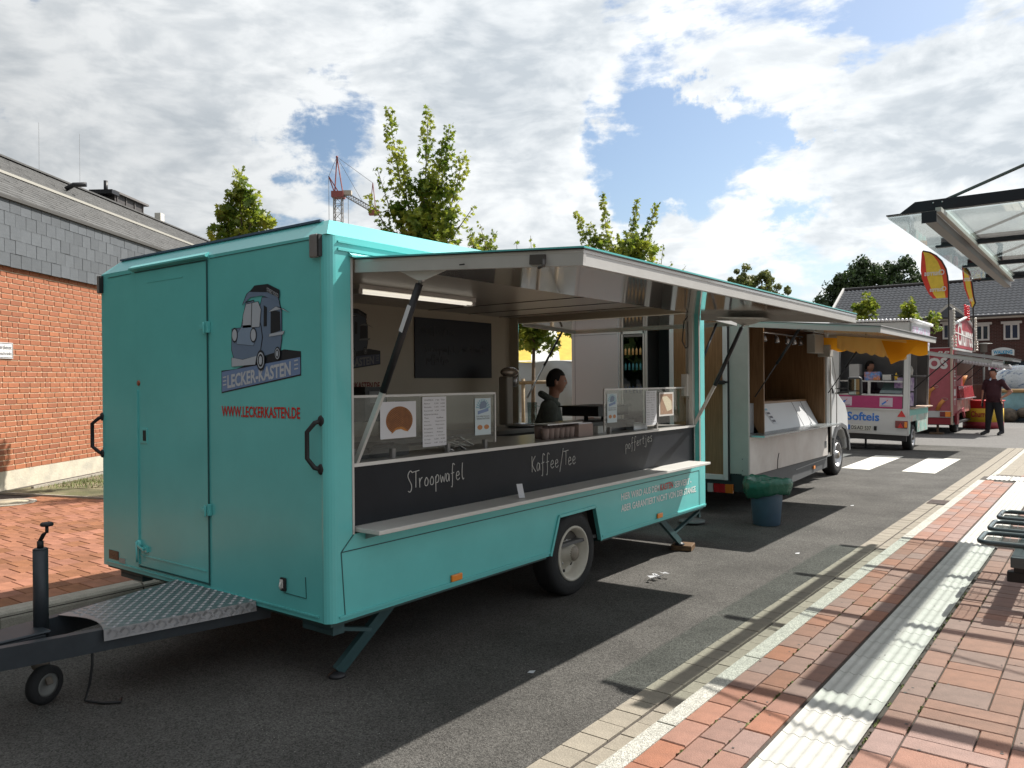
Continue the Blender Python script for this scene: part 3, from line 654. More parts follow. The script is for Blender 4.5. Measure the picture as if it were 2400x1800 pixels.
b = MB(); b.box(-2.53, -2.50, 2.912, 2.918, 2.222, 2.228); b.build('rail_slot', M_black, sh)
# opening frame trim
b = MB()
b.box(XS-.004, XS+.004, YO0-.008, YO0+.006, ZO0, ZO1); b.box(XS-.004, XS+.004, YO1-.006, YO1+.010, ZO0, ZO1); b.build('opening_trim', M_grail, ft)
b = MB(); b.box(XS+.001, XS+.004, YO1+.010, YO1+.018, ZO0+.02, ZO1); b.build('opening_seal', M_black, ft)
# shelf, chalkboard front, counter
b = MB(); b.box(-3.36, -3.13, 2.935, 7.30, .838, .862); b.build('serving_shelf', mat('shelf_white', (.56, .55, .52), rough=.35, var=.05), ft, bevel=.004)
for y in (3.0, 5.1, 7.1):
    b = MB(); b.prism([(XS+.001, y, .836), (-3.16, y, .836), (XS+.001, y, .79)], (0, .012, 0)); b.build('shelf_bracket', M_galv, ft)
MB().box(-3.39, -3.36, 2.93, 7.43, .83, 1.192).build('chalk_panel', M_chalkb, ft)
b = MB(); b.box(-3.98, -3.352, 2.79, 7.45, 1.192, 1.206); b.build('counter_top', M_counter, ft)
MB().box(-3.352, -3.344, 2.93, 7.43, 1.190, 1.210).build('counter_edge', M_white, ft)
MB().box(-3.97, -3.40, 2.79, 7.40, .42, 1.19).build('counter_carcass', mat('cabinet_dark', (.05, .045, .04), rough=.5), ft)
b = MB(); b.box(-5.745, -5.15, 2.8, 7.50, 1.10, 1.14); b.build('back_worktop', M_counter, ft)
b = MB(); b.box(-5.745, -5.2, 2.8, 7.50, .42, 1.10); b.build('back_cabinets', mat('cabinet_dark', (.05, .045, .04)), ft)
# chalk handwriting: strokes in (y, z) on the panel, drawn as fine raised lines
def strokes(parent, name, x, segs, m, r=.0032, ax='y'):
    b = MB()
    for s in segs:
        P = [V(x, a, c) if ax == 'y' else V(a, x, c) for a, c in s]
        # smooth
        Q = []
        for i in range(len(P)-1):
            p0 = P[max(i-1, 0)]; p1 = P[i]; p2 = P[i+1]; p3 = P[min(i+2, len(P)-1)]
            for k in range(4):
                t = k/4; Q.append(.5*((2*p1)+(p2-p0)*t+(2*p0-5*p1+4*p2-p3)*t*t+(3*p1-p0-3*p2+p3)*t**3))
        Q.append(P[-1]); b.tube(Q, r*.85, 4)
    return b.build(name, m, parent, fix=False)
# letter shapes: unit cell, x to the right, y up (baseline 0, x-height .5, cap 1)
G = {'S': [[(.75, .92), (.5, 1.05), (.25, .95), (.15, .75), (.35, .5), (.6, .25), (.6, 0), (.4, -.15), (.15, -.08)]],
     'T': [[(.0, .95), (.9, 1.0)], [(.45, .97), (.42, .05)]], 'K': [[(.1, 1.0), (.12, 0)], [(.65, 1.0), (.15, .5), (.7, -.02)]],
     'r': [[(.15, .55), (.2, 0)], [(.18, .3), (.35, .5), (.55, .55)]], 'o': [[(.35, .5), (.12, .3), (.2, .05), (.5, .05), (.6, .3), (.4, .5), (.3, .48)]],
     'p': [[(.12, .5), (.15, -.42)], [(.13, .35), (.35, .55), (.6, .4), (.5, .12), (.18, .1)]],
     'w': [[(.05, .5), (.2, .05), (.4, .4), (.6, .05), (.8, .55)]], 'a': [[(.55, .42), (.3, .52), (.12, .25), (.28, .02), (.5, .2), (.56, .48), (.6, .02)]],
     'f': [[(.65, .95), (.4, 1.05), (.3, .7), (.3, 0), (.25, -.35), (.1, -.3)], [(.1, .45), (.55, .5)]],
     'e': [[(.15, .25), (.55, .32), (.45, .52), (.2, .45), (.12, .15), (.35, 0), (.65, .1)]], 'l': [[(.3, 1.0), (.22, .3), (.35, 0), (.55, .05)]],
     't': [[(.35, .85), (.3, .1), (.5, 0)], [(.1, .52), (.6, .58)]], 'j': [[(.35, .5), (.38, -.2), (.2, -.42), (.0, -.3)], [(.36, .72), (.38, .75)]],
     's': [[(.6, .5), (.3, .52), (.2, .35), (.5, .2), (.5, .02), (.15, 0)]], '/': [[(.75, 1.2), (.1, -.35)]], 'i': [[(.3, .5), (.32, 0)], [(.3, .75), (.31, .78)]],
     'n': [[(.1, .5), (.13, 0)], [(.13, .3), (.35, .52), (.52, .35), (.55, 0)]], 'u': [[(.1, .5), (.15, .08), (.45, .05), (.52, .5), (.56, 0)]],
     'c': [[(.6, .42), (.3, .5), (.12, .25), (.3, 0), (.6, .08)]], 'h': [[(.12, 1), (.13, 0)], [(.14, .35), (.38, .5), (.5, .0)]], 'g': [[(.55, .42), (.3, .5), (.15, .25), (.5, .15), (.55, .45), (.5, -.3), (.15, -.35)]],
     'P': [[(.12, 1), (.14, 0)], [(.12, .95), (.5, .95), (.55, .6), (.15, .5)]], '-': [[(.05, .35), (.4, .37)]], ' ': []}
def handwrite(parent, name, s, x, y0, z0, w, h, m, tilt=0., r=.0032, adv=.78):
    segs = []; cx = 0; n = len(s); cw = w/(n*adv)
    for ch in s:
        for st in G.get(ch, []): segs.append([(y0+(cx+a)*cw, z0+b_*h+tilt*(cx+a)*cw+(random.uniform(-.01, .01)*h)) for a, b_ in st])
        cx += adv
    return strokes(parent, name, x, segs, m, r)
handwrite(ft, 'chalk_writing', 'STroopwafel', -3.3585, 3.375, 1.015, .535, .105, M_chalk, tilt=.03)
handwrite(ft, 'chalk_writing', 'Kaffee/Tee', -3.3585, 4.64, 1.0, .60, .115, M_chalk, tilt=.02)
handwrite(ft, 'chalk_writing', 'poffertjes', -3.3585, 6.02, 1.06, .51, .085, M_chalk, tilt=.10)
# painted slogan on the lower side
M_slog = mat('white_lettering', (.78, .78, .76), rough=.4); M_red = mat('red_lettering', (.52, .012, .008), rough=.4)
yd = V(0, 1, 0); zu = V(0, 0, 1)
def side_text(s, y0, z0, w, h, m, nm="slogan"): return text(ft, nm, s, m, (XS+.0015, y0, z0), yd, zu, w, h, bold=.02)
side_text('HIER WIRD AUS DEM', 5.855, .650, .70, .058, M_slog); side_text('KASTEN', 6.58, .648, .262, .062, M_red); side_text('SERVIERT -', 6.872, .643, .37, .060, M_slog)
side_text('ABER GARANTIERT NICHT VON DER STANGE.', 5.855, .552, 1.50, .060, M_slog)
# side markers
for y0 in (3.70, 6.50):
    b = MB(); b.box(XS+.001, XS+.018, y0, y0+.10, .407, .450); b.build('side_marker', M_orange, ft, bevel=.006)
# wheel
def wheel(parent, x, y, R, w, rim, hub=M_rim, side=1, cap=False, ry=.0, z=None):
    z = R if z is None else z; ax = V(side, 0, 0)
    t = MB(); t.lathe((x-side*w, y, z), ax, [(rim-.005, .01), (rim+.02, 0), (R-.03, 0), (R-.006, .02), (R, .05), (R, w-.05), (R-.006, w-.02), (R-.03, w), (rim+.02, w+.002), (rim-.005, w-.01)], 40, caps=False)
    t.build('tyre', M_tyre, parent)
    h = MB(); h.lathe((x, y, z), ax, [(rim+.008, -.012), (rim+.006, .004), (rim-.01, .004), (rim-.016, -.022), (rim-.030, -.030), (rim-.034, -.075), (rim-.05, -.10), (rim*.62, -.095), (rim*.56, -.07), (rim*.34, -.062), (rim*.31, .0), (rim*.22, .018), (.0, .02)], 36, caps=False)
    hb_ = h.build('rim', hub, parent)
    for k in range(8):
        a = k*2*PI/8; n_ = MB(); c_ = V(x-side*.0965, y+math.cos(a)*rim*.74, z+math.sin(a)*rim*.74); n_.lathe(c_, ax, [(.017, 0), (.017, .004), (0, .004)], 10); n_.build('rim_shade_disc', M_black, hb_)  # black discs added as painted shade, to give the rim contrast
    n_ = MB(); n_.lathe((x-side*.02, y, z), ax, [(rim*.30, -.03), (rim*.30, .022), (rim*.22, .04), (0, .042)], 20); n_.build('hub_cap', mat('hub_cap_tan', (.22, .19, .15), rough=.5, var=.25, vscale=20), hb_)
    for k in range(5):
        a = k*2*PI/5+.3; n_ = MB(); n_.lathe((x+side*-.088, y+math.cos(a)*rim*.45, z+math.sin(a)*rim*.45), ax, [(.014, -.005), (.014, .022), (.0, .026)], 6); n_.build('wheel_nut', M_steel, hb_)
wheel(ft, -3.335, 5.16, .325, .185, .205)
wheel(ft, -5.76, 5.16, .325, .185, .205, side=-1)
b = MB(); b.box(-5.6, -3.5, 5.12, 5.20, .27, .37); b.build('axle', M_blackm, ft)
# front wall furniture
yf = YF-.001
def fbox(mb, x0, x1, z0, z1, d=.01, y=None): return mb.box(x0, x1, (yf if y is None else y)-d, (yf if y is None else y), z0, z1)
b = MB(); fbox(b, -5.29, -4.437, .432, 2.412, .006); door = b.build('door', M_teal, ft, bevel=.004)
b = MB(); fbox(b, -4.434, -4.428, .42, 2.42, .009); fbox(b, -5.30, -4.43, 2.416, 2.422, .008); fbox(b, -4.43, -5.28, .422, .428, .006); b.build('door_seam', M_tealin, door)
b = MB(); b.prism([(-5.34, yf, 2.43), (-5.34, yf-.03, 2.437), (-5.34, yf-.03, 2.448), (-5.34, yf, 2.468)], (.93, 0, 0)); b.build('drip_moulding', M_teal, door)
for a_ in ((-5.29, -5.262, .44, 1.62, .016), (-5.26, -4.46, .50, .508, .010), (-5.14, -4.7, 2.335, 2.341, .0085)): b = MB(); fbox(b, *a_); b.build('door_rib', M_teal, door)
for z0 in (1.99, .87):
    b = MB(); fbox(b, -4.475, -4.435, z0, z0+.028, .035); fbox(b, -4.43, -4.405, z0-.02, z0+.05, .022); b.tube([(-4.432, yf-.03, z0-.025), (-4.432, yf-.03, z0+.045)], .008, 8); b.build('hinge', M_teal, door, bevel=.003)
b = MB(); fbox(b, -5.238, -5.145, 1.262, 1.365, .012); lk_ = b.build('lock_plate', M_teal, door, bevel=.003)
b = MB(); fbox(b, -5.197, -5.158, 1.280, 1.350, .0135); b.build('lock_recess', mat('dark_recess', (.01, .02, .02), rough=.7), lk_)
b = MB(); b.lathe((-5.255, yf, 1.668), (0, -1, 0), [(.018, 0), (.018, .012), (.0, .014)], 16); b.build('key_lock', mat('copper_lock', (.28, .10, .06), rough=.4, metal=.6), door)
b = MB(); b.lathe((-5.262, yf, .578), (0, -1, 0), [(.03, 0), (.03, .02), (.012, .03), (0, .03)], 12); fbox(b, -5.20, -5.145, .535, .568, .022); b.tube([(-5.262, yf-.03, .60), (-5.25, yf-.035, .5), (-5.252, yf-.03, .46)], .007, 6); b.bar((-5.262, yf-.03, .575), (-5.17, yf-.03, .552), .01, .014); b.build('door_latch', M_teal, door)
for x, z0, z1, xc in ((-3.425, 1.205, 1.455, -1), (-5.792, 1.165, 1.43, -1)):     # black grab handles
    if x > -4: P = [(x+.055, yf, z1), (x+.04, yf-.03, z1-.01), (x, yf-.05, z1-.06), (x, yf-.05, z0+.05), (x+.035, yf-.03, z0+.0), (x+.05, yf, z0-.01)]
    else: P = [(x+.005, yf, z1), (x-.0, yf-.02, z1-.01), (x-.06, yf-.04, z1-.05), (x-.06, yf-.04, z0+.05), (x, yf-.02, z0+.01), (x+.005, yf, z0)]
    b = MB(); b.tube(P, .013, 10); b.sph(P[0], .024, .014, .03, 10, 8); b.sph(P[-1], .024, .014, .03, 10, 8); b.build('grab_handle', M_black, ft)
for x0, x1, z0, z1 in ((-3.428, -3.362, 2.325, 2.452), (-5.800, -5.765, 2.31, 2.44)):
    b = MB(); fbox(b, x0, x1, z0, z1, .028); o = b.build('marker_light', mat('grey_lens', (.17, .155, .15), rough=.4, coat=.4, bump=.3, bscale=200), ft, bevel=.010)
    b = MB(); fbox(b, x1, x1+.014, z0+.005, z1-.005, .024); b.build('light_base', M_black, o)
M_seamf = M_tealin
b = MB(); b.bar((-3.51, yf-.001, .60), (-3.505, yf-.001, .485), .003, .003); b.bar((-3.505, yf-.001, .485), (-3.70, yf-.001, .487), .003, .003); b.build('panel_seam', M_seamf, ft); b = MB(); b.bar((XL+.1, yf-.001, 2.415), (-5.36, yf-.001, 2.418), .002, .004); b.build('panel_seam', M_seamf, ft); b = MB(); b.bar((-4.40, yf-.001, 2.425), (-3.45, yf-.001, 2.43), .002, .004); b.build('panel_seam', M_seamf, ft)
b = MB(); fbox(b, -5.703, -5.565, .425, .487, .002); pl_ = b.build('type_plate', mat('brown_plate', (.055, .03, .02), rough=.4), ft)
for k in range(5): text(pl_, 'plate_text', ('BRANDENBURG', 'FAHRZEUGE', 'Typ  VK 25', 'Fahrg. 10472', '1300 kg')[k], mat('plate_gold', (.32, .24, .13), rough=.5), (-5.695, yf-.0025, .476-k*.0115), V(1, 0, 0), zu, .105+.01*(k % 2), .007)
b = MB(); fbox(b, -5.558, -5.475, .412, .447, .0015); b.build('sticker', mat('faded_sticker', (.36, .33, .30), rough=.6, var=.2, vscale=40), ft)
b = MB(); fbox(b, -3.722, -3.676, .497, .572, .012); sk_ = b.build('socket_plate', mat('black_plastic', (.012, .012, .014)), ft, bevel=.003)
b = MB(); fbox(b, -3.716, -3.694, .515, .562, .018); b.tube([(-3.706, yf-.02, .55), (-3.700, yf-.03, .53), (-3.704, yf-.02, .508)], .005, 6); b.build('lock_tab', M_white, sk_)
# front under-corner brackets and steady legs
for x0, x1 in ((-5.66, -5.36), (-3.62, -3.36)):
    b = MB(); b.box(x0, x1, YF+.06, YF+.14, .29, .352); b.box(x0+.01, x1-.01, YF+.055, YF+.06, .315, .32); b.build('steady_bracket', mat('steady_teal', (.03, .07, .075), rough=.5, var=.2), ft, bevel=.006)
def leg(a, b_, foot, x, y, w=.07):
    m_ = MB(); m_.bar(a, b_, w, .035, up=(1, 0, 0)); l_ = m_.build('steady_leg', mat('steady_teal', (.03, .07, .075)), ft)
    m_ = MB(); m_.lathe(foot, (0, 0, 1), [(.05, 0), (.05, .012), (.02, .03), (.0, .03)], 12); m_.build('foot_plate', M_blackm, l_)
leg((-3.42, 3.30, .36), (-3.50, 2.955, .03), (-3.50, 2.95, 0), 0, 0)
b = MB(); b.bar((-3.40, 2.82, .325), (-3.40, 3.10, .25), .05, .02); b.build('spindle_arm', mat('steady_teal', (.03, .07, .075)), ft)
leg((-3.38, 6.70, .37), (-3.38, 7.12, .085), (-3.385, 7.13, .055), 0, 0, .06)
b = MB(); b.bar((-3.36, 7.52, .33), (-3.38, 6.98, .19), .035, .02); b.box(-3.375, -3.345, 7.51, 7.535, .27, .36); b.build('spindle_arm', mat('steady_teal', (.03, .07, .075)), ft)
leg((-5.5, 6.70, .37), (-5.5, 7.12, .02), (-5.5, 7.13, 0), 0, 0, .06)
# wooden block below the rear steady
wb = MB(); wb.obox((-3.38, 7.20, .028), (1, .25, 0), (-.25, 1, 0), (0, 0, 1), .10, .10, .026)
tag(wb.build('wooden_block', wood('block_wood', (.06, .035, .02), (.20, .12, .06), 'X'), base=(-3.38, 7.2, 0), bevel=.004), 'dark wooden block under the rear steady leg of the teal trailer', 'block')
# ---- drawbar with checker-plate deck
M_chass = mat('chassis_grey', (.035, .042, .05), rough=.5, metal=.3, var=.15, vscale=6)
b = MB(); b.bar((-3.985, 2.85, .335), (-4.32, 1.30, .345), .05, .11); b.bar((-4.81, 2.85, .335), (-4.49, 1.30, .345), .05, .11)
b.bar((-4.30, 1.45, .36), (-4.58, 1.45, .36), .05, .10); b.bar((-4.44, 1.5, .38), (-4.44, .85, .40), .09, .09); b.build('drawbar', M_chass, ft)
b = MB(); b.box(-4.58, -4.35, 1.50, 1.80, .385, .40); b.box(-4.57, -4.36, 1.52, 1.78, .28, .384); b.build('coupling_box', M_chass, ft, bevel=.01)
b = MB(); b.bar((-4.40, .90, .45), (-4.60, 1.46, .42), .03, .03); b.tube([(-4.50, .95, .62), (-4.62, 1.48, .44)], .017, 8); b.build('brake_lever', M_black, ft)
# deck: folded aluminium sheet with real five-bar treads
M_alu = mat('checker_aluminium', (.30, .30, .31), rough=.40, metal=.8, var=.12, vscale=5)
DZ = .402; 
def edge_curve(n=8): return [(-4.125+(-4.60+4.125)*t, 1.955-.02*t+.06*math.sin(PI*t)) for t in [i/n for i in range(n+1)]]
ec = edge_curve(); top = [(-4.80, 2.74), (-3.955, 2.74)]+ec
b = MB(); b.prism([(x, y, DZ-.004) for x, y in top], (0, 0, .004)); b.add([(-3.955, 2.74, DZ), (-4.125, 1.955, DZ), (-4.120, 1.955, DZ-.058), (-3.948, 2.74, DZ-.058)], [(0, 1, 2, 3)])
b.add([(-4.80, 2.74, DZ), (-4.60, 1.935, DZ), (-4.61, 1.935, DZ-.06), (-4.81, 2.74, DZ-.06)], [(0, 1, 2, 3)])
deck = b.build('checker_plate_deck', M_alu, ft)
b = MB()
def inside(x, y):
    l = -4.80+(2.74-y)/.80*.20; r = -3.955-(2.74-y)/.785*.17; return l+.012 < x < r-.012 and y > 1.97+.06*math.sin(PI*max(0, min(1, (x+4.6)/.455)))
for i in range(26):
    for j in range(26):
        cx = -4.82+i*.036; cy = 1.94+j*.036; s = 1 if (i+j) % 2 else -1
        if not inside(cx, cy): continue
        for k in range(-2, 3):
            d = V(1, s, 0).normalized(); n_ = V(-s, 1, 0).normalized(); c = V(cx, cy, DZ)+n_*(k*.0058); h = d*.012; w_ = n_*.0014
            b.add([c-h, c+w_, c+h, c-w_, c+V(0, 0, .0022)], [(0, 3, 4), (3, 2, 4), (2, 1, 4), (1, 0, 4)])
for j in range(26):
    for q_ in range(2):
        t = j/26; c0 = V(-3.950-.170*(1-(j+.5)/26), 1.965+.77*(j+.5)/26, DZ-.017-q_*.026); s = 1 if (j+q_) % 2 else -1
        for k in range(-2, 3):
            d = V(.14, .7, s*.7).normalized(); n_ = V(.14, .7, -s*.7).normalized(); c = c0+n_*(k*.0058); b.add([c-d*.011, c+n_*.0014, c+d*.011, c-n_*.0014, c+V(.0022, 0, 0)], [(0, 3, 4), (3, 2, 4), (2, 1, 4), (1, 0, 4)])
tag(b.build('tread_bars', M_alu, deck, fix=False), kind='stuff')
# jockey wheel
JX, JY = -4.475, 1.80
jw = MB(); jw.tube([(JX, JY, .325), (JX, JY, .80)], .036, 20); jw.build('jockey_tube', M_chass, ft)
b = MB(); b.lathe((JX, JY, .318), (0, 0, 1), [(.05, 0), (.052, .008), (.04, .012)], 20); b.lathe((JX, JY, .80), (0, 0, 1), [(.037, 0), (.03, .006), (.0, .006)], 16); b.build('jockey_collar', M_chass, ft)
b = MB(); b.tube([(JX, JY, .80), (JX, JY, .845)], .011, 8); b.lathe((JX, JY, .842), (0, 0, 1), [(.016, -.035), (.016, .0), (0, .002)], 10)
b.bar((JX, JY, .845), (JX+.035, JY+.005, .885), .022, .006); b.bar((JX+.035, JY+.005, .885), (JX+.055, JY+.01, .892), .02, .006); b.tube([(JX+.055, JY+.01, .89), (JX+.055, JY+.01, .925)], .009, 8)
b.lathe((JX+.055, JY+.01, .925), (0, 0, 1), [(.028, 0), (.031, .004), (.031, .014), (.024, .019), (0, .02)], 16); b.build('jockey_crank', M_black, ft)
b = MB(); b.tube([(JX, JY, .32), (JX, JY, .225)], .026, 14); b.build('inner_tube', mat('rusty_steel', (.10, .06, .035), rough=.8, var=.35, vscale=25), ft)
wx, wy = JX+.035, JY+.0; axd = V(.80, .25, 0).normalized()
b = MB(); b.lathe(V(wx, wy, .10)-axd*.03, axd, [(.06, 0), (.085, .0), (.098, .012), (.10, .03), (.098, .048), (.085, .06), (.06, .06)], 28, caps=False); b.build('jockey_tyre', M_tyre, ft)
b = MB(); b.lathe(V(wx, wy, .10)-axd*.026, axd, [(.062, 0), (.062, .052), (.045, .050), (.02, .04), (0, .04)], 24); b.build('jockey_rim', mat('dull_alu', (.20, .20, .19), rough=.5, metal=.4), ft)
b = MB()
b.bar((JX, JY, .225), V(wx, wy, .105)+axd*.04, .035, .010, up=axd); b.sph((JX-.015, JY, .20), .045, .045, .04, 12, 8); b.build('jockey_fork', mat('rusty_fork', (.12, .10, .08), rough=.7, var=.3, vscale=20), ft)
b = MB(); b.tube([(-4.24, 1.95, .30), (-4.24, 1.95, .20), (-4.25, 1.94, .10), (-4.28, 1.93, .012), (-4.18, 1.97, .01), (-4.11, 2.03, .012), (-4.16, 2.06, .01)], .007, 6); b.build('breakaway_cable', M_black, ft)
# ---- print on the front wall and inside: food truck emblem with banner
M_bgrey = mat('emblem_blue_grey', (.14, .20, .30), rough=.4); M_bban = mat('banner_blue', (.16, .24, .42), rough=.4); M_ink2 = mat('emblem_ink', (.012, .014, .022), rough=.4)
M_silv = mat('emblem_silver', (.42, .46, .52), rough=.4); M_let = mat('emblem_letters', (.50, .52, .56), rough=.4)
def emblem(parent, ox, xd, sc, dim=1., side=1, url=True, mats=None):
    """flat printed emblem; local u (0..1 across banner) to the right, v up"""
    xd = Vector(xd); nrm = xd.cross(V(0, 0, 1)).normalized()*side; o = Vector(ox)
    ink, blu, gry, sil, let, red = mats or (M_ink2, M_bban, M_bgrey, M_silv, M_let, M_red)
    lay = [0]
    def P(u_, v_): return o+xd*(u_*sc)+V(0, 0, v_*sc)+nrm*(.0012+lay[0]*.0007)
    def poly(name, pts, m, par=parent, ly=1):
        lay[0] = ly; b = MB(); b.add([P(*p) for p in pts], [tuple(range(len(pts)))]); return b.build(name, m, par, fix=False)
    def disc(name, cx, cy, rx, ry, m, ly, par): return poly(name, [(cx+rx*math.cos(a*PI/12), cy+ry*math.sin(a*PI/12)) for a in range(24)], m, par, ly)
    def off(pts, d):
        cx = sum(p[0] for p in pts)/len(pts); cy = sum(p[1] for p in pts)/len(pts)
        return [(cx+(x-cx)*(1+d/max(.02, abs(x-cx)+abs(y-cy))), cy+(y-cy)*(1+d/max(.02, abs(x-cx)+abs(y-cy)))) for x, y in pts]
    root = poly('banner', [(0, -.005), (1.0, .125), (1.0, .30), (.80, .32), (.20, .185), (0, .175)], ink, parent, 0)
    poly('banner_face', [(.008, .006), (.992, .135), (.992, .258), (.008, .165)], blu, root, 1)
    lay[0] = 3
    text(root, 'banner_lettering', 'LECKER-KASTEN', let, P(.085, .033), xd+V(0, 0, .118)*1, V(0, 0, 1), .80*sc, .105*sc, bold=.03, thick=0)
    for u0, w_, dv in ((.025, .045, 0), (.925, .045, .112)):
        b = MB()
        for k in range(3):
            b.add([P(u0, .055+dv+k*.03), P(u0+w_, .061+dv+k*.03), P(u0+w_, .071+dv+k*.03), P(u0, .065+dv+k*.03)], [(0, 1, 2, 3)])
        tag(b.build('banner_bars', let, root, fix=False), kind='stuff')
    # truck, three-quarter view
    def two(name, pts, m, ly, d=.012):
        poly(name+'_outline', off(pts, d), ink, root, ly); return poly(name, pts, m, root, ly+1)
    two('truck_box', [(.52, .27), (.76, .31), (.78, .40), (.78, .60), (.74, .70), (.55, .72), (.50, .60)], gry, 2)
    two('truck_roof', [(.30, .68), (.36, .76), (.46, .80), (.62, .79), (.72, .74), (.76, .67), (.55, .735), (.40, .73)], gry, 4)
    two('roof_sign', [(.40, .775), (.46, .815), (.62, .812), (.76, .76), (.76, .70), (.62, .755), (.44, .77)], ink, 6, .006)
    lay[0] = 9; text(root, 'sign_lettering', 'STREET FOOD', let, P(.615, .762), (xd+V(0, 0, -.42)).normalized(), V(0, 0, 1), .15*sc, .028*sc, thick=0)
    two('cab_front', [(.20, .22), (.50, .235), (.545, .42), (.53, .50), (.44, .70), (.34, .69), (.28, .50), (.16, .50), (.15, .34)], gry, 4)
    two('windscreen', [(.30, .50), (.515, .50), (.535, .63), (.50, .69), (.35, .68), (.31, .60)], sil, 6, .008)
    poly('screen_bar', [(.408, .50), (.416, .50), (.428, .685), (.420, .685)], ink, root, 8)
    two('bonnet', [(.22, .38), (.44, .36), (.46, .46), (.40, .52), (.30, .52), (.23, .46)], mats[2] if mats else mat('emblem_light', (.22, .30, .42), rough=.4), 6, .006)
    for cx, cy in ((.195, .45), (.44, .44)): disc('headlight_ring', cx, cy, .042, .058, ink, 8, root); disc('headlight', cx, cy, .032, .046, sil, 9, root)
    two('bumper', [(.155, .205), (.46, .215), (.48, .28), (.30, .255), (.155, .275)], sil, 8, .006)
    for cx, cy, r in ((.53, .245, .068), (.735, .29, .045)):
        disc('tyre_print', cx, cy, r*.8, r*1.15, ink, 8, root); disc('tyre_wall', cx, cy, r*.62, r*.9, sil, 9, root); disc('tyre_band', cx, cy, r*.48, r*.72, ink, 10, root); disc('wheel_cap', cx, cy, r*.3, r*.5, sil, 11, root)
    poly('door_window', [(.565, .50), (.605, .50), (.61, .64), (.57, .66)], ink, root, 5)
    poly('serving_window', [(.65, .44), (.77, .46), (.765, .60), (.655, .62)], ink, root, 5)
    two('awning_print', [(.63, .605), (.80, .62), (.88, .585), (.72, .64)], sil, 6, .006)
    two('counter_print', [(.63, .42), (.64, .44), (.82, .455), (.80, .43)], sil, 6, .005)
    if url:
        lay[0] = 0; text(parent, 'web_address', 'WWW.LECKERKASTEN.DE', red, P(0, -.19), xd, V(0, 0, 1), .985*sc, .085*sc, bold=.022, thick=.001)
emblem(ft, (-4.29, YF-.0005, 1.604), (1, 0, 0), .757)
dm = (mat('muted_ink', (.02, .018, .02), rough=.6), mat('muted_banner', (.07, .08, .12), rough=.6), mat('muted_body', (.07, .08, .10), rough=.6), mat('muted_silver', (.16, .16, .16), rough=.6), mat('muted_letters', (.20, .19, .19), rough=.6), mat('muted_red', (.20, .012, .015), rough=.6))  # darker, muted palette for the print on the back wall
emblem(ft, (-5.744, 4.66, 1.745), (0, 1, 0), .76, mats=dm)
# blackboard on the back wall
b = MB(); b.box(-5.744, -5.732, 5.895, 7.155, 1.703, 2.335); bd = b.build('blackboard', mat('blackboard_navy', (.008, .010, .018), rough=.5), ft)
for i, (s, y0, z0, w_) in enumerate((('-', 5.95, 2.20, .06), ('Kaffee/Tee', 6.0, 2.17, .52), ('-', 5.97, 2.03, .06), ('Stroopwafel', 6.03, 1.98, .50), ('/', 6.56, 1.98, .08), ('nutellawaffel', 6.64, 1.99, .45), ('-', 5.97, 1.91, .06), ('poffertjes', 6.06, 1.87, .36))):
    handwrite(bd, 'chalk_writing', s, -5.7305, y0, z0, w_, .075, M_chalkd, r=.002)
# fluorescent batten under the ceiling, tubes glowing faintly
b = MB(); b.box(-4.72, -4.62, 4.15, 5.55, 2.385, 2.419); lf = b.build('ceiling_lamp', M_white, ft)
for x in (-4.70, -4.64):
    b = MB(); b.tube([(x, 4.2, 2.368), (x, 5.5, 2.368)], .013, 10); b.build('tube', mat('tube_white', (.80, .78, .70), rough=.3, emit=((1, .93, .80), .45)), lf)
for y in (4.16, 5.52):
    b = MB(); b.box(-4.72, -4.62, y-.02, y+.02, 2.345, 2.385); b.build('lamp_holder', M_grail, lf)
b = MB()
for y in (6.1, 6.75, 7.3): b.bar((XL+.05, y, 2.418), (XS-.06, y, 2.418), .006, .006)
b.build('ceiling_joint', M_black, ft)
# glass guards on the counter with holders
gg = glass('guard_glass', (.90, .93, .92))
def guard(y0, y1, z0, z1, posts):
    b = MB(); b.box(-3.434, -3.430, y0, y1, z0, z1); g_ = b.build('glass_guard', gg, ft)
    b = MB(); b.bar((-3.432, y0, z1), (-3.432, y1, z1), .014, .014)
    for p in posts: b.bar((-3.432, p, z0-.03 if p != posts[0] or y0 > 5 else z0), (-3.432, p, z1), .012, .012)
    b.build('guard_frame', M_grail, g_)
    for y in ([3.33, 3.82, 4.20] if y0 < 5 else [5.88, 6.75]):
        b = MB(); b.box(-3.445, -3.418, y-.013, y+.013, 1.206, 1.262); b.build('glass_holder', mat('holder_grey', (.22, .21, .20), rough=.5), g_)
guard(2.95, 4.315, 1.24, 1.578, (4.313,)); guard(5.795, 7.40, 1.25, 1.585, (5.797,))
def sheet(y0, y1, z0, z1, name, m=M_paper, x=-3.427):
    b = MB(); b.box(x-.0005, x+.0005, y0, y1, z0, z1); return b.build(name, m, ft)
# waffle picture
wp = sheet(3.228, 3.527, 1.322, 1.542, 'waffle_poster')
b = MB(); cx, cz, R1 = 3.385, 1.428, .085; pts = []
for k in range(48):
    a = k*PI/24; pts.append((cx+1.32*R1*math.cos(a), cz+R1*math.sin(a)))
pts = [p for p in pts if math.hypot((p[0]-cx-.01)/1.2, p[1]-(cz-.083)) > .045]
i0 = max(range(len(pts)), key=lambda i: math.hypot(pts[i][0]-pts[i-1][0], pts[i][1]-pts[i-1][1]))
pts = pts[i0:]+pts[:i0]
pts += [(cx-.042, cz-.052), (cx-.02, cz-.045), (cx+.01, cz-.043), (cx+.04, cz-.055)][::1]
b.add([(-3.4255, p[0], p[1]) for p in pts], [tuple(range(len(pts)))]); wf = b.build('waffle_print', mat('waffle_brown', (.30, .12, .035), rough=.6, var=.2, vscale=20), wp, fix=False)
b = MB()
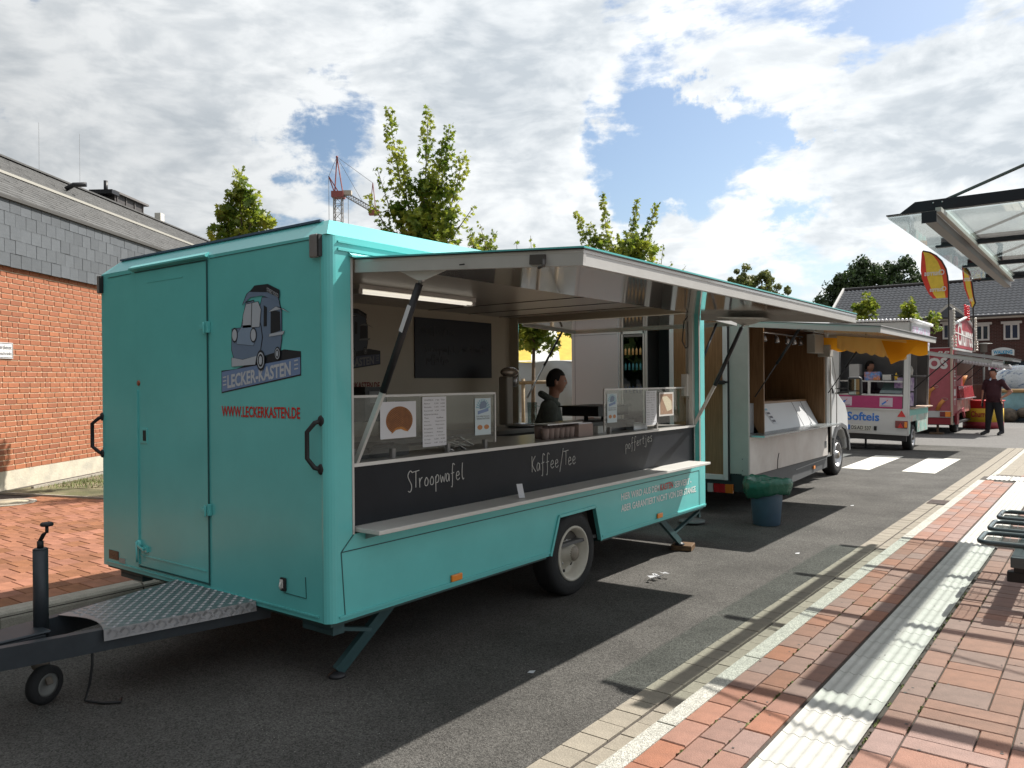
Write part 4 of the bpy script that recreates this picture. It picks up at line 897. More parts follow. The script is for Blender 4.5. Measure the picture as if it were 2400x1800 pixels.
for k in range(-9, 10):
    for s in (1, -1):
        seg = []
        for t in range(-20, 21):
            u_ = k*.0125; v_ = t*.0060; px, pz = cx+(u_+v_)*.9, cz+(v_-u_)*.5*s
            if ((px-cx)/1.30)**2+(pz-cz)**2 < (R1*.97)**2 and math.hypot((px-cx-.01)/1.2, pz-(cz-.083)) > .05: seg.append((px, pz))
        if len(seg) > 2: b.bar((-3.4245, seg[0][0], seg[0][1]), (-3.4245, seg[-1][0], seg[-1][1]), .0009, .0016)
b.build('waffle_grid', mat('waffle_dark', (.13, .045, .02), rough=.6), wf)
b = MB(); b.add([(-3.4243, y_, z_) for y_, z_ in ((cx-.07, cz-.078), (cx-.05, cz-.05), (cx-.02, cz-.04), (cx+.02, cz-.038), (cx+.05, cz-.052), (cx+.075, cz-.07), (cx+.045, cz-.065), (cx+.01, cz-.052), (cx-.03, cz-.056))], [tuple(range(9))]); b.build('caramel_print', mat('caramel', (.45, .17, .02), rough=.5), wf, fix=False)
mn = sheet(3.585, 3.805, 1.252, 1.565, 'menu_sheet')
rows = ['WAFFELN   1 Stk   Tüte', 'Natur      2,50   6,50', 'Nutella    3,50   7,50', 'Karamell   3,50   7,50', 'Getränke', 'Tee          Kaffee', 'Minze        Cappuccino', 'Kamille      Espresso', 'Früchte      Latte', 'Schwarz      Kakao', 'Poffertjes    + Zucker', '12 Stk     4,50   5,00', 'Wasser     2,00   Cola 2,50']
for k, s in enumerate(rows): text(mn, 'menu_text', s, MATS['ink'], (-3.426, 3.60, 1.54-k*.0225), yd, zu, .09+.0045*len(s), .009, thick=.0002)
def flyer(y0, y1, z0, z1):
    fl = sheet(y0, y1, z0, z1, 'flyer', mat('flyer_pale', (.50, .60, .64), rough=.5)); w_ = y1-y0; h_ = z1-z0
    b = MB()
    for k in range(11):
        a = .2+k*.27; c = V(-3.4262, (y0+y1)/2, z0+h_*.70); p1 = c+V(0, math.cos(a)*w_*.45, math.sin(a)*h_*.28); d = V(0, -math.sin(a), math.cos(a))*w_*.03; b.add([c, p1+d, p1-d], [(0, 1, 2)])
    b.build('flyer_rays', mat('flyer_blue', (.17, .38, .47), rough=.5), fl, fix=False)
    b = MB(); b.add([(-3.4258, y0+w_*a, z0+h_*c) for a, c in ((.17, .56), (.85, .64), (.85, .73), (.17, .65))], [(0, 1, 2, 3)]); b.build('flyer_banner', M_bban, fl, fix=False)
    b = MB(); b.add([(-3.4258, y0+w_*a, z0+h_*c) for a, c in ((.3, .7), (.7, .74), (.75, .86), (.6, .93), (.38, .9), (.28, .8))], [tuple(range(6))]); b.build('flyer_truck', M_bgrey, fl, fix=False)
    text(fl, 'flyer_text', 'FÜR IHRE PRIVATE', MATS['ink'], (-3.4258, y0+w_*.1, z0+h_*.49), yd, zu, w_*.8, h_*.04, thick=.0002); text(fl, 'flyer_text', 'VERANSTALTUNG', MATS['ink'], (-3.4258, y0+w_*.1, z0+h_*.42), yd, zu, w_*.8, h_*.045, thick=.0002)
    for q_ in (.3, .72):
        b = MB(); b.add([(-3.4258, y0+w_*(q_+.16*math.cos(t)), z0+h_*(.21+.065*math.sin(t))) for t in [i*PI/8 for i in range(16)]], [tuple(range(16))]); b.build('flyer_photo', mat('waffle_orange', (.42, .17, .05), rough=.5), fl, fix=False)
flyer(4.093, 4.262, 1.296, 1.546); flyer(5.84, 6.005, 1.30, 1.548)
mn2 = sheet(6.537, 6.75, 1.245, 1.563, 'menu_sheet')
for k, s in enumerate(rows): text(mn2, 'menu_text', s, MATS['ink'], (-3.426, 6.55, 1.54-k*.0225), yd, zu, .07+.004*len(s), .008, thick=.0002)
pp = sheet(6.80, 7.11, 1.318, 1.544, 'picture_card', mat('card_white', (.6, .58, .55), rough=.5))
b = MB(); b.box(-3.4262, -3.4255, 6.825, 7.085, 1.335, 1.528); b.build('picture', mat('picture_brown', (.32, .20, .13), rough=.5, var=.3, vscale=30), pp)
b = MB(); b.add([(-3.4250, y_, z_) for y_, z_ in ((6.86, 1.50), (6.97, 1.36), (7.07, 1.38), (7.06, 1.46), (6.96, 1.51))], [tuple(range(5))]); b.build('picture_tray', mat('tray_cream', (.58, .52, .38), rough=.6, var=.2, vscale=60), pp, fix=False)
# things standing in and on the trailer
def single(mb, name, m, base, label, cat, group=None, **k): return tag(mb.build(name, m, base=base, **k), label, cat, group)
b = MB(); b.add([(-3.22, 4.305, .866), (-3.20, 4.345, .866), (-3.245, 4.375, .955), (-3.265, 4.335, .955)], [(0, 1, 2, 3)]); bc = single(b, 'business_card', M_paper, (-3.22, 4.32, .865), 'small white card propped against the black chalkboard on the serving shelf', 'card')
t_ = thing('waffle_iron', 'dark flat waffle iron with raised lid behind the right glass guard', 'waffle iron', (-3.78, 6.2, 1.206))
b = MB(); b.box(-3.98, -3.60, 5.98, 6.52, 1.345, 1.425); b.box(-4.0, -3.58, 5.95, 6.54, 1.425, 1.437); b.build('lid', M_blackm, t_); b = MB(); b.tube([(-3.8, 6.1, 1.22), (-3.8, 6.1, 1.35)], .02, 8); b.tube([(-3.8, 6.4, 1.22), (-3.8, 6.4, 1.35)], .02, 8); b.build('post', M_blackm, t_)
b = MB(); b.box(-3.99, -3.58, 5.80, 6.6, 1.208, 1.30); b.build('base', mat('griddle_black', (.02, .02, .02), rough=.35), t_)
for i, (x, y, h_, lab) in enumerate(((-3.50, 5.02, .085, 'front row of pale cardboard cups beside the seller'), (-3.62, 5.10, .10, 'back row of pale cardboard cups beside the seller'))):
    t_ = thing('cup_tray', lab, 'cup tray', (x, y, 1.207), 'cardboard cups on the counter')
    for k in range(6):
        b = MB(); b.lathe((x, y+k*.072, 1.207), (0, 0, 1), [(.028, 0), (.034, h_), (.031, h_), (.026, .004)], 12); b.build('cup', mat('kraft_cup', (.33, .25, .22), rough=.8, rnd=.15), t_)
t_ = thing('napkin_box', 'open pale box of napkins on the counter beside the cups', 'box', (-3.52, 5.53, 1.207))
b = MB(); b.box(-3.58, -3.46, 5.44, 5.66, 1.207, 1.305); b.build('box', mat('kraft_cup', (.3, .2, .2)), t_); b = MB(); b.box(-3.575, -3.465, 5.45, 5.65, 1.306, 1.315); b.build('napkins', M_paper, t_)
single(MB().box(-3.70, -3.52, 5.84, 5.97, 1.207, 1.27), 'sauce_tray', M_white, (-3.6, 5.9, 1.207), 'low white tray behind the foot of the right glass guard', 'tray')
single(MB().box(-3.66, -3.50, 6.44, 6.70, 1.207, 1.26), 'serving_tray', mat('tray_steel', (.4, .42, .44), rough=.3, metal=.6), (-3.6, 6.55, 1.207), 'small steel tray below the right menu sheet on the counter', 'tray')
b = MB(); b.box(-3.62, -3.46, 5.0, 5.5, 1.318, 1.326); single(b, 'spatula_board', M_steel, (-3.55, 5.2, 1.31), 'flat metal spatula lying across the cardboard cups', 'spatula')
t_ = thing('griddle', 'black hot plate behind the waffle poster on the counter', 'griddle', (-3.7, 3.5, 1.207))
b = MB(); b.box(-3.93, -3.52, 3.05, 3.56, 1.207, 1.27); b.build('base', mat('griddle_black', (.02, .02, .02)), t_); b = MB(); b.tube([(-3.50, 3.2, 1.25), (-3.46, 3.22, 1.28), (-3.455, 3.36, 1.285)], .012, 8); b.build('handle', M_black, t_)
single(MB().box(-4.0, -3.6, 2.83, 3.03, 1.207, 1.45), 'equipment_box', mat('beige_box', (.30, .29, .24), rough=.6), (-3.8, 2.93, 1.207), 'beige box at the left end of the counter behind the strut', 'box')
b = MB()
R = random.Random(5)
for k in range(26):
    y, z_ = R.uniform(3.86, 4.12), 1.212+R.uniform(0, .05)*(1 if k % 3 else 1.3); a = R.uniform(-.6, .6); b.obox((-3.52+R.uniform(-.04, .04), y, z_), (.3, 1, a), (1, -.3, 0), (0, -a, 1), .05, .028, .0012)
tag(b.build('foil_pile', mat('foil', (.38, .36, .33), rough=.3, metal=.7, var=.3, vscale=30), base=(-3.52, 4.0, 1.207)), 'crumpled pile of shiny wrappers behind the left menu sheet', 'wrappers', kind='stuff')
# back worktop: radio, mixer, crockery
t_ = thing('radio', 'black radio with silver dial panel at the back left of the trailer', 'radio', (-5.45, 5.15, 1.14))
b = MB(); b.box(-5.72, -5.45, 4.95, 5.22, 1.30, 1.62); b.build('body', mat('radio_black', (.015, .015, .015), rough=.4), t_)
b = MB(); b.box(-5.449, -5.444, 5.0, 5.20, 1.47, 1.58); b.build('panel', mat('radio_silver', (.25, .25, .25), rough=.4), t_)
b = MB(); b.lathe((-5.444, 5.12, 1.525), (1, 0, 0), [(.035, 0), (.03, .015), (0, .016)], 16); b.build('dial', M_black, t_)
single(MB().box(-5.55, -5.45, 5.42, 5.52, 1.14, 1.48), 'tin', mat('tin_dark', (.04, .03, .02), rough=.5), (-5.47, 5.48, 1.14), 'dark tin beside the radio on the back worktop', 'tin')
t_ = thing('stand_mixer', 'cream stand mixer with a dull metal head below the blackboard corner', 'mixer', (-5.4, 7.05, 1.14))
b = MB(); b.box(-5.46, -5.34, 6.93, 7.05, 1.18, 1.72); b.build('column', mat('mixer_cream', (.34, .30, .25), rough=.4), t_, bevel=.02)
b = MB(); b.sph((-5.40, 7.06, 1.765), .06, .15, .06, 16, 10); b.build('head', mat('mixer_head', (.30, .25, .20), rough=.25, metal=.5), t_)
b = MB(); b.lathe((-5.40, 7.14, 1.66), (0, 0, 1), [(.02, -.06), (.035, -.05), (.05, .04), (.04, .05)], 18); b.build('bowl_shade', M_steel, t_)
b = MB(); b.lathe((-5.38, 7.25, 1.14), (0, 0, 1), [(.15, 0), (.19, .02), (.19, .035), (.05, .05)], 24); b.build('base', M_steel, t_)
t_ = thing('glass_jug', 'clear plastic jug standing on the worktop in front of the rear opening', 'jug', (-5.35, 7.40, 1.14))
b = MB(); b.lathe((-5.35, 7.42, 1.14), (0, 0, 1), [(.05, 0), (.06, .28), (.058, .28), (.048, .005)], 16); b.tube([(-5.29, 7.44, 1.2), (-5.25, 7.46, 1.22), (-5.25, 7.46, 1.36), (-5.29, 7.44, 1.38)], .008, 6); b.build('body', glass('jug_plastic', (.75, .8, .8)), t_)
t_ = thing('fridge', 'pale under-counter fridge to the left of the seller', 'fridge', (-5.5, 6.4, .42))
b = MB(); b.box(-5.18, -4.80, 5.95, 6.45, .42, 1.10); b.build('body', mat('fridge_grey', (.34, .35, .36), rough=.4), t_); b = MB(); b.box(-4.795, -4.79, 6.0, 6.40, 1.02, 1.04); b.build('handle', M_grail, t_)
b = MB(); b.box(-3.46, -3.40, 7.36, 7.44, 1.50, 1.72); b.box(-3.46, -3.40, 7.37, 7.43, 1.03, 1.16); b.build('switch_box', M_white, ft)
b = MB(); b.tube([(-3.42, 7.43, 2.30), (-3.42, 7.35, 2.25), (-3.42, 7.30, 2.05), (-3.42, 7.38, 1.98), (-3.42, 7.44, 2.0), (-3.42, 7.44, 2.25)], .006, 6); b.build('cable', M_black, ft)
b = MB(); b.prism([(-3.405, 7.40, 1.48), (-3.405, 7.46, 1.48), (-3.405, 7.48, 1.36)], (.01, 0, 0)); b.build('wooden_wedge', wood('block_wood', (.06, .03, .02), (.2, .1, .05)), ft)
# ================================================================== WHITE BOX VAN
M_vw = mat('van_white', (.52, .53, .53), rough=.3, var=.04, vscale=1.5, coat=.2)
M_vdirty = mat('van_white_dirty', (.56, .53, .50), rough=.42, var=.10, vscale=1.3, col2=(.46, .41, .38))
M_pillar = mat('pillar_cream', (.36, .38, .35), rough=.4, var=.05)
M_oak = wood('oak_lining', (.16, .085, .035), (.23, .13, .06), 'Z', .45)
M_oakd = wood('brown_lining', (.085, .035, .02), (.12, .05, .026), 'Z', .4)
M_greyp = mat('grey_plastic', (.085, .088, .092), rough=.6, var=.08)
M_dark = mat('dark_interior', (.02, .018, .018), rough=.7)
VX, VY0, VY1 = -3.50, 9.30, 12.72
van = thing('catering_van', 'white box van with open serving hatch and orange curtain behind the teal trailer', 'van', (-4.75, 11.5, 0))
b = MB(); b.box(VX-.03, VX, VY0+.03, VY1, .50, .965); b.build('lower_side_panel', M_vdirty, van)
b = MB(); b.box(VX-.26, VX-.001, VY0, VY0+.03, .50, 2.40); b.box(VX-.03, VX-.002, VY0+.03, VY0+.05, .965, 2.36); b.build('corner_post', M_pillar, van, bevel=.012)
b = MB(); b.box(VX-.12, VX, VY1-.14, VY1, .52, 2.42); b.build('front_post', M_vw, van, bevel=.01)
b = MB(); b.box(-6.02, VX, VY0, VY1, 2.40, 2.62); b.add([(-6.02, VY0, 2.62), (VX, VY0, 2.62), (VX, VY1, 2.62), (-6.02, VY1, 2.62), (-4.76, VY0, 2.83), (-4.76, VY1, 2.83)], [(0, 1, 4), (1, 2, 5, 4), (2, 3, 5), (3, 0, 4, 5)]); b.build('roof', M_vw, van)
b = MB(); b.box(-6.02, -5.99, VY0, VY1, .5, 2.40); b.build('far_side', M_vw, van)
b = MB(); b.box(-5.99, VX-.03, VY0+.6, VY0+.63, .5, 2.4); b.build('partition', M_oak, van)
b = MB(); b.box(-5.2, VX-.03, VY1-.2, VY1-.14, .5, 2.4); b.build('front_lining', M_oak, van)
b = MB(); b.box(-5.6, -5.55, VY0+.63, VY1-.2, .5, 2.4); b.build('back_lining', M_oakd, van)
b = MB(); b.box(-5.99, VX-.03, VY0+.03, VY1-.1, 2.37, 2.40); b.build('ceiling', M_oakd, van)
MB().box(-5.99, VX-.03, VY0, VY1, .48, .52).build('floor', M_blackm, van)
b = MB(); b.box(-4.1, VX-.05, VY0+.63, VY1-.2, .52, .97); b.build('counter_front', M_vw, van)
b = MB(); b.box(-4.4, -3.62, VY0+.1, VY1-.2, .97, .985); b.build('counter_top', M_oak, van)
b = MB(); b.box(-3.66, -3.33, VY0+.06, VY1-.02, .965, .985); b.build('serving_shelf', mat('shelf_steel', (.32, .35, .36), rough=.25, metal=.6), van)
b = MB(); b.box(-4.35, -3.78, VY0+.45, VY1-.25, 1.33, 1.36); b.build('upper_shelf', M_oak, van)
# slanted refrigerated front of the counter
b = MB(); b.add([(-3.78, 9.9, 1.33), (-3.60, 9.9, .985), (-3.60, 12.45, .985), (-3.78, 12.45, 1.33)], [(0, 1, 2, 3)]); b.add([(-3.782, 9.9, 1.33), (-3.602, 9.9, .985), (-4.1, 9.9, .985), (-4.1, 9.9, 1.33)], [(0, 1, 2, 3)]); b.build('display_front', mat('display_white', (.50, .51, .52), rough=.35), van)
for y in (11.75, 12.15):
    b = MB(); b.bar((-3.778, y, 1.33), (-3.598, y, .985), .008, .004); b.build('display_joint', M_greyp, van)
b = MB(); b.box(-3.72, -3.66, VY0+.05, 9.90, .985, 1.36); b.build('display_end', mat('display_end', (.30, .32, .34), rough=.5), van)
b = MB(); b.add([(-3.756+.003, 10.45, 1.29), (-3.756+.003, 10.62, 1.29), (-3.645+.003, 10.75, 1.075), (-3.645+.003, 10.58, 1.075)], [(0, 1, 2, 3)]); pr = b.build('price_strip', M_paper, van)
for k in range(4):
    b = MB(); t0 = .08+k*.24; c = lambda y_, t: V(-3.7515+.111*t, y_+.13*t, 1.289-.215*t); b.add([c(10.47, t0), c(10.59, t0), c(10.59, t0+.12), c(10.47, t0+.12)], [(0, 1, 2, 3)]); b.build('price_print', mat('print_grey', (.12, .12, .14), rough=.6) if k else mat('flyer_blue', (.17, .38, .47)), pr, fix=False)
tag(MB().box(-4.15, -3.95, 9.95, 10.3, 1.362, 1.46).build('carton', mat('carton_grey', (.22, .19, .17), rough=.8), base=(-4.05, 10.1, 1.362)), 'small brown carton on the upper shelf inside the white van', 'carton')
# spotlights under the ceiling
b = MB(); b.tube([(-3.75, 9.6, 2.30), (-3.75, 12.2, 2.30)], .012, 6); sp = b.build('spot_rail', M_steel, van)
for k, y in enumerate((9.65, 10.1, 10.5, 11.0, 11.45, 11.75, 12.05)):
    b = MB(); b.tube([(-3.75, y, 2.30), (-3.74, y, 2.25)], .008, 6); b.lathe((-3.74, y, 2.26), (.25, -.3, -1), [(.015, 0), (.03, .02), (.034, .09), (.03, .09)], 12); s_ = b.build('spotlight', M_steel, sp)
    on = k in (0, 5, 6, 2)
    b = MB(); c = V(-3.74, y, 2.26)+V(.25, -.3, -1).normalized()*.085; b.lathe(c, (.25, -.3, -1), [(.03, 0), (0, .004)], 12); b.build('bulb', mat('bulb_lit', (.9, .75, .45), emit=((1, .78, .42), 6)) if on else mat('bulb_off', (.2, .2, .2)), sp)
# rear face seen through the trailer: white leaf, glass fridge door, dark bay, oak-lined leaf
b = MB(); b.box(-6.0, -5.27, VY0-.02, VY0+.02, .50, 2.40); b.build('rear_door', mat('panel_silver_white', (.42, .41, .42), rough=.35), van, bevel=.004)
b = MB(); b.box(-5.955, -5.95, VY0-.022, VY0-.019, .52, 2.38); b.box(-5.985, -5.29, VY0-.022, VY0-.019, 2.285, 2.29); b.build('door_groove', M_greyp, van)
fr_ = thing('glass_door_fridge', 'tall dark fridge with a glass door in the open rear of the white van', 'fridge', (-5.06, VY0+.3, .55))
b = MB(); b.box(-5.26, -4.87, VY0+.02, VY0+.5, .52, 2.32); b.build('cabinet', mat('fridge_dark', (.03, .03, .03), rough=.4), fr_)
b = MB()
for x in (-5.262, -5.22, -4.90, -4.865): b.box(x-.012, x+.012, VY0-.006, VY0+.018, .52, 2.40)
b.box(-5.24, -4.87, VY0-.006, VY0+.018, 2.28, 2.32); b.build('door_frame', M_grail, fr_)
b = MB(); b.box(-5.20, -4.92, VY0+.0, VY0+.004, .6, 2.27); b.build('door_glass', glass('fridge_glass', (.22, .24, .25), refl=.08), fr_)
for z_, c in ((2.12, (.5, .3, .12)), (1.92, (.03, .18, .22)), (1.62, (.03, .05, .1))):
    b = MB()
    for k in range(5): b.lathe((-5.17+k*.055, VY0+.010, z_-.12), (0, 0, 1), [(.018, 0), (.018, .07), (.008, .10), (.008, .12)], 8)
    b.build('bottle_row', mat('bottles_%d' % int(z_*100), c, rough=.3), fr_)
MB().box(-4.86, -4.52, VY0+.35, VY0+.38, .52, 2.40).build('bay_back', M_dark, van)
b = MB(); b.box(-4.525, -4.47, VY0-.03, VY0+.03, .44, 2.40); b.box(-3.815, -3.755, VY0-.03, VY0+.03, .435, 2.40); b.box(-4.47, -3.815, VY0-.03, VY0+.03, .435, .50); b.build('door_leaf_frame', M_vw, van, bevel=.006)
b = MB(); b.box(-4.47, -3.815, VY0-.01, VY0+.02, .50, 2.40); b.build('oak_door', M_oak, van)
b = MB(); b.box(-3.755, -3.738, VY0-.025, VY0+.03, .42, 2.40); b.build('door_seal', M_black, van)
b = MB(); b.box(-3.90, -3.78, VY0-.075, VY0-.03, 1.605, 1.655); b.box(-3.80, -3.745, VY0-.05, VY0-.03, 1.62, 1.645); b.build('door_handle', M_black, van, bevel=.008)
b = MB(); b.box(VX-.09, VX-.005, VY0-.006, VY0-.001, .505, .72); b.build('corner_plate', mat('corner_plate', (.34, .36, .34), rough=.4), van)
b = MB()
for z_ in (.56, .70): b.lathe((VX-.08, VY0-.006, z_), (0, -1, 0), [(.006, 0), (.005, .004), (0, .005)], 8)
b.build('rivet', M_greyp, van)
# rear lamps and bumper in shadow
b = MB(); b.box(-5.9, VX-.05, VY0+.02, VY0+.12, .30, .48); b.build('rear_bumper', M_blackm, van)
for x0, x1, nm, c in ((-4.03, -3.96, 'reverse_lamp', (.35, .35, .35)), (-3.95, -3.80, 'brake_lamp', (.32, .008, .012)), (-3.80, -3.70, 'indicator_lamp', (.45, .12, .01))):
    b = MB(); b.box(x0, x1, VY0-.01, VY0+.02, .275, .385); b.build(nm, mat(nm, c, rough=.25, coat=.6), van, bevel=.006)
# grey skirt, fuel flap, marker
b = MB(); b.prism([(VX-.05, VY0+.2, .48), (VX-.05, VY1, .56), (VX-.05, VY1, .30), (VX-.05, VY0+1.9, .24), (VX-.05, VY0+.6, .26)], (-.03, 0, 0)); sk = b.build('side_skirt', M_greyp, van)
b = MB(); b.bar((VX-.047, VY0+1.9, .40), (VX-.047, VY1-.02, .445), .008, .012); b.build('skirt_moulding', mat('light_grey_plastic', (.25, .25, .25), rough=.5), sk)
b = MB(); b.box(VX-.05, VX-.03, 11.98, 12.06, .335, .385); b.build('side_marker', M_orange, van, bevel=.006)
b = MB(); b.box(VX+.001, VX+.004, 12.42, 12.52, .62, .72); b.build('vent_flap', M_greyp, van)
b = MB(); b.tube([(VX+.004, 10.30, .50), (VX+.004, 10.31, .62), (VX+.004, 10.36, .70)], .004, 5); b.build('cable', M_black, van)
# cab: side profile extruded
CX0, CX1 = -5.75, -3.80
prof = [(VY1-.02, .42), (VY1-.02, 2.05), (13.0, 2.15), (13.6, 2.12), (14.30, 1.42), (14.78, 1.22), (14.93, 1.05), (14.97, .45), (14.83, .42), (14.78, .62), (14.62, .76), (14.38, .80), (14.14, .76), (13.98, .62), (13.93, .36), (VY1-.02, .36)]
b = MB(); b.prism([(CX1, y, z_) for y, z_ in prof], (CX0-CX1, 0, 0)); cab = b.build('cab', M_vw, van, bevel=.03)
b = MB(); b.prism([(CX1+.003, y, z_) for y, z_ in ((12.86, 1.45), (12.86, 1.98), (13.1, 2.03), (13.45, 2.02), (14.05, 1.42))], (.004, 0, 0)); b.build('side_window', mat('window_dark', (.01, .012, .014), rough=.08, spec=.9), van)
b = MB(); b.add([(CX1-.06, 13.63, 2.10), (CX1-.06, 14.36, 1.43), (CX0+.06, 14.36, 1.43), (CX0+.06, 13.63, 2.10)], [(0, 1, 2, 3)]); o = b.build('windscreen', MATS['window_dark'], van)
b = MB()
pr = [(14.9, .40), (14.84, .64), (14.66, .81), (14.38, .87), (14.10, .81), (13.92, .64), (13.86, .40)]
for a, c in zip(pr[:-1], pr[1:]): b.bar((CX1+.015, *a), (CX1+.015, *c), .05, .07)
b.box(CX1-.01, CX1+.02, VY1, 13.88, .45, .62); b.build('arch_trim', M_greyp, van)
b = MB(); b.box(CX1-.001, CX1+.002, 12.84, 12.85, .62, 1.42); b.box(CX1-.001, CX1+.003, 12.85, 13.9, 1.08, 1.09); b.box(CX1-.001, CX1+.02, 13.0, 13.1, 1.15, 1.19); b.build('door_gap', M_greyp, van)
M_alcap = mat('hub_silver', (.45, .45, .46), rough=.3, metal=.8)
wheel(van, -3.83, 14.38, .345, .22, .21, hub=M_alcap); wheel(van, -5.72, 14.38, .345, .22, .21, hub=M_alcap, side=-1); wheel(van, -3.80, 10.9, .345, .22, .21, hub=M_alcap); wheel(van, -5.7, 10.9, .345, .22, .21, hub=M_alcap, side=-1)
b = MB(); b.bar((CX1+.01, 14.1, 1.50), (-3.62, 14.15, 1.50), .03, .02); b.bar((CX1+.01, 14.1, 1.42), (-3.60, 14.15, 1.44), .04, .03); b.build('mirror_arm', M_black, van)
b = MB(); b.box(-3.60, -3.38, 14.12, 14.24, 1.38, 1.70); mr_ = b.build('side_mirror', M_black, van, bevel=.04)
b = MB(); b.box(-3.575, -3.405, 14.112, 14.118, 1.47, 1.66); b.box(-3.575, -3.405, 14.112, 14.118, 1.40, 1.45); b.build('mirror_glass', mat('mirror_glass', (.25, .3, .3), rough=.03, metal=1.), mr_)
b = MB(); b.tube([(VX+.02, VY1-.04, .5), (VX+.02, VY1-.04, 2.36)], .016, 8); b.build('drain_pipe', M_grail, van)
b = MB(); b.tube([(VX+.03, VY1-.02, 2.1), (VX+.06, VY1+.15, 1.6), (VX+.03, VY1+.25, .9)], .008, 6); b.build('awning_cord', mat('cord_grey', (.25, .25, .25)), van)
b = MB(); b.box(-3.60, -3.42, VY1-.28, VY1-.10, 2.0, 2.18); b.box(-3.62, -3.5, VY1-.75, VY1-.3, 2.05, 2.33); b.build('awning_motor', mat('motor_cream', (.33, .31, .27), rough=.5), van, bevel=.008)
# hatch of the van
vh, _ = hatch(van, VX+.01, 2.365, -2.02, 2.235, VY0, VY1-.05, 'serving_hatch', M_vw, mat('hatch_pale', (.40, .46, .45), rough=.15, coat=.5), M_grail, rim=.05)
for y, s in ((9.40, 1), (12.55, -1)):
    b = MB(); b.tube([(-2.92, y+.03*s, 2.27), (-3.20, y+.03*s, 1.85)], .018, 8); b.tube([(-3.2, y+.03*s, 1.85), (-3.47, y+.03*s, 1.45)], .008, 6); b.build('strut', M_blackm, van)
def fabric(name, c, tr=.5):
    m = bpy.data.materials.new(name); m.use_nodes = True; MATS[name] = m; nt = m.node_tree; N = nt.nodes; L = nt.links; N.clear()
    o = N.new('ShaderNodeOutputMaterial'); d = N.new('ShaderNodeBsdfDiffuse'); t = N.new('ShaderNodeBsdfTranslucent'); mx = N.new('ShaderNodeMixShader'); mx.inputs[0].default_value = tr
    d.inputs[0].default_value = (*c, 1); t.inputs[0].default_value = (*c, 1); L.new(d.outputs[0], mx.inputs[1]); L.new(t.outputs[0], mx.inputs[2]); L.new(mx.outputs[0], o.inputs[0]); return m
# orange curtain hanging at the far gable, with gathers and a scalloped hem
def curtain(P0, P1, zt, drop, nm, m, parent, folds=9, amp=.04, tail=None):
    b = MB(); b.smooth = True; P0, P1 = V(*P0), V(*P1); n = 60; d = (P1-P0); nr = V(-d.y, d.x, 0).normalized(); k0 = len(b.v)
    for i in range(n+1):
        t = i/n; zz = zt[0]+(zt[1]-zt[0])*t; dr = drop[0]+(drop[1]-drop[0])*t+.03*abs(math.sin(t*PI*7))
        for j in range(7):
            s = j/6; b.v.append(P0+d*t+nr*(amp*s*math.sin(t*folds*2*PI+.7*math.sin(t*9)))+V(0, 0, zz-dr*s))
    for i in range(n):
        for j in range(6): b.f.append([k0+i*7+j, k0+(i+1)*7+j, k0+(i+1)*7+j+1, k0+i*7+j+1]); b.m.append(0); b.sm.append(True)
    return b.build(nm, m, parent, fix=False)
M_or = fabric('orange_fabric', (.80, .33, .02))
cu = curtain((-3.62, 12.5, 0), (-2.10, 12.5, 0), (2.30, 2.20), (.17, .20), 'curtain', M_or, None, 1, .01)
tag(cu, 'orange fabric valance with scalloped hem hanging below the hatch of the white van', 'curtain')
cu2 = curtain((-3.25, 12.2, 0), (-2.3, 12.1, 0), (2.30, 2.19), (.18, .26), 'curtain', fabric('pale_orange_fabric', (.80, .50, .16)), None, 5, .035)
tag(cu2, 'gathered translucent orange curtain with pale streaks in front of the scalloped valance', 'curtain')
b = MB(); b.add([(-2.60, 12.0, 2.20), (-2.16, 12.05, 2.13), (-2.32, 12.02, 1.93), (-2.48, 12.0, 1.86)], [(0, 1, 2, 3)]); b.build('curtain_tail', M_or, cu2)
# ================================================================== BIN with green liner
bn = thing('waste_bin', 'blue-grey plastic bin with a green bag turned over its rim beside the white van', 'bin', (-3.18, 8.98, 0))
b = MB(); b.lathe((-3.18, 8.98, 0), (0, 0, 1), [(.14, 0), (.15, .01), (.185, .42), (.195, .44), (.195, .46), (.18, .46), (.14, .03)], 28); b.build('tub', mat('bin_blue', (.075, .125, .18), rough=.45, var=.06), bn)
b = MB(); b.smooth = True; n, k0 = 72, 0; pr = [(.150, .40), (.19, .50), (.215, .535), (.24, .53), (.262, .49), (.258, .43), (.24, .37), (.225, .33), (.20, .325)]; R = random.Random(4); ph = [R.uniform(0, 6) for _ in range(8)]
for i, (r, z_) in enumerate(pr):
    for j in range(n):
        a = 2*PI*j/n; q = 1+.022*math.sin(3*a+ph[0])+.020*math.sin(7*a+ph[1]+i*.5)+.014*math.sin(13*a+i*.8)+.012*math.sin(23*a-i); zz = z_+.016*math.sin(2*a+ph[2])+.008*math.sin(9*a+i)+(-.03*math.cos(a-2.6) if i > 4 else 0)
        if i > 2: q += .10*max(0, math.cos(a-.4))**3
        b.v.append(V(-3.18+r*q*math.cos(a), 8.98+r*q*math.sin(a), zz))
for i in range(len(pr)-1):
    for j in range(n): b.f.append([i*n+j, i*n+(j+1) % n, (i+1)*n+(j+1) % n, (i+1)*n+j]); b.m.append(0); b.sm.append(True)
b.build('bin_liner', mat('green_bag', (.022, .12, .08), rough=.25, bump=1., bscale=22), bn, fix=False)
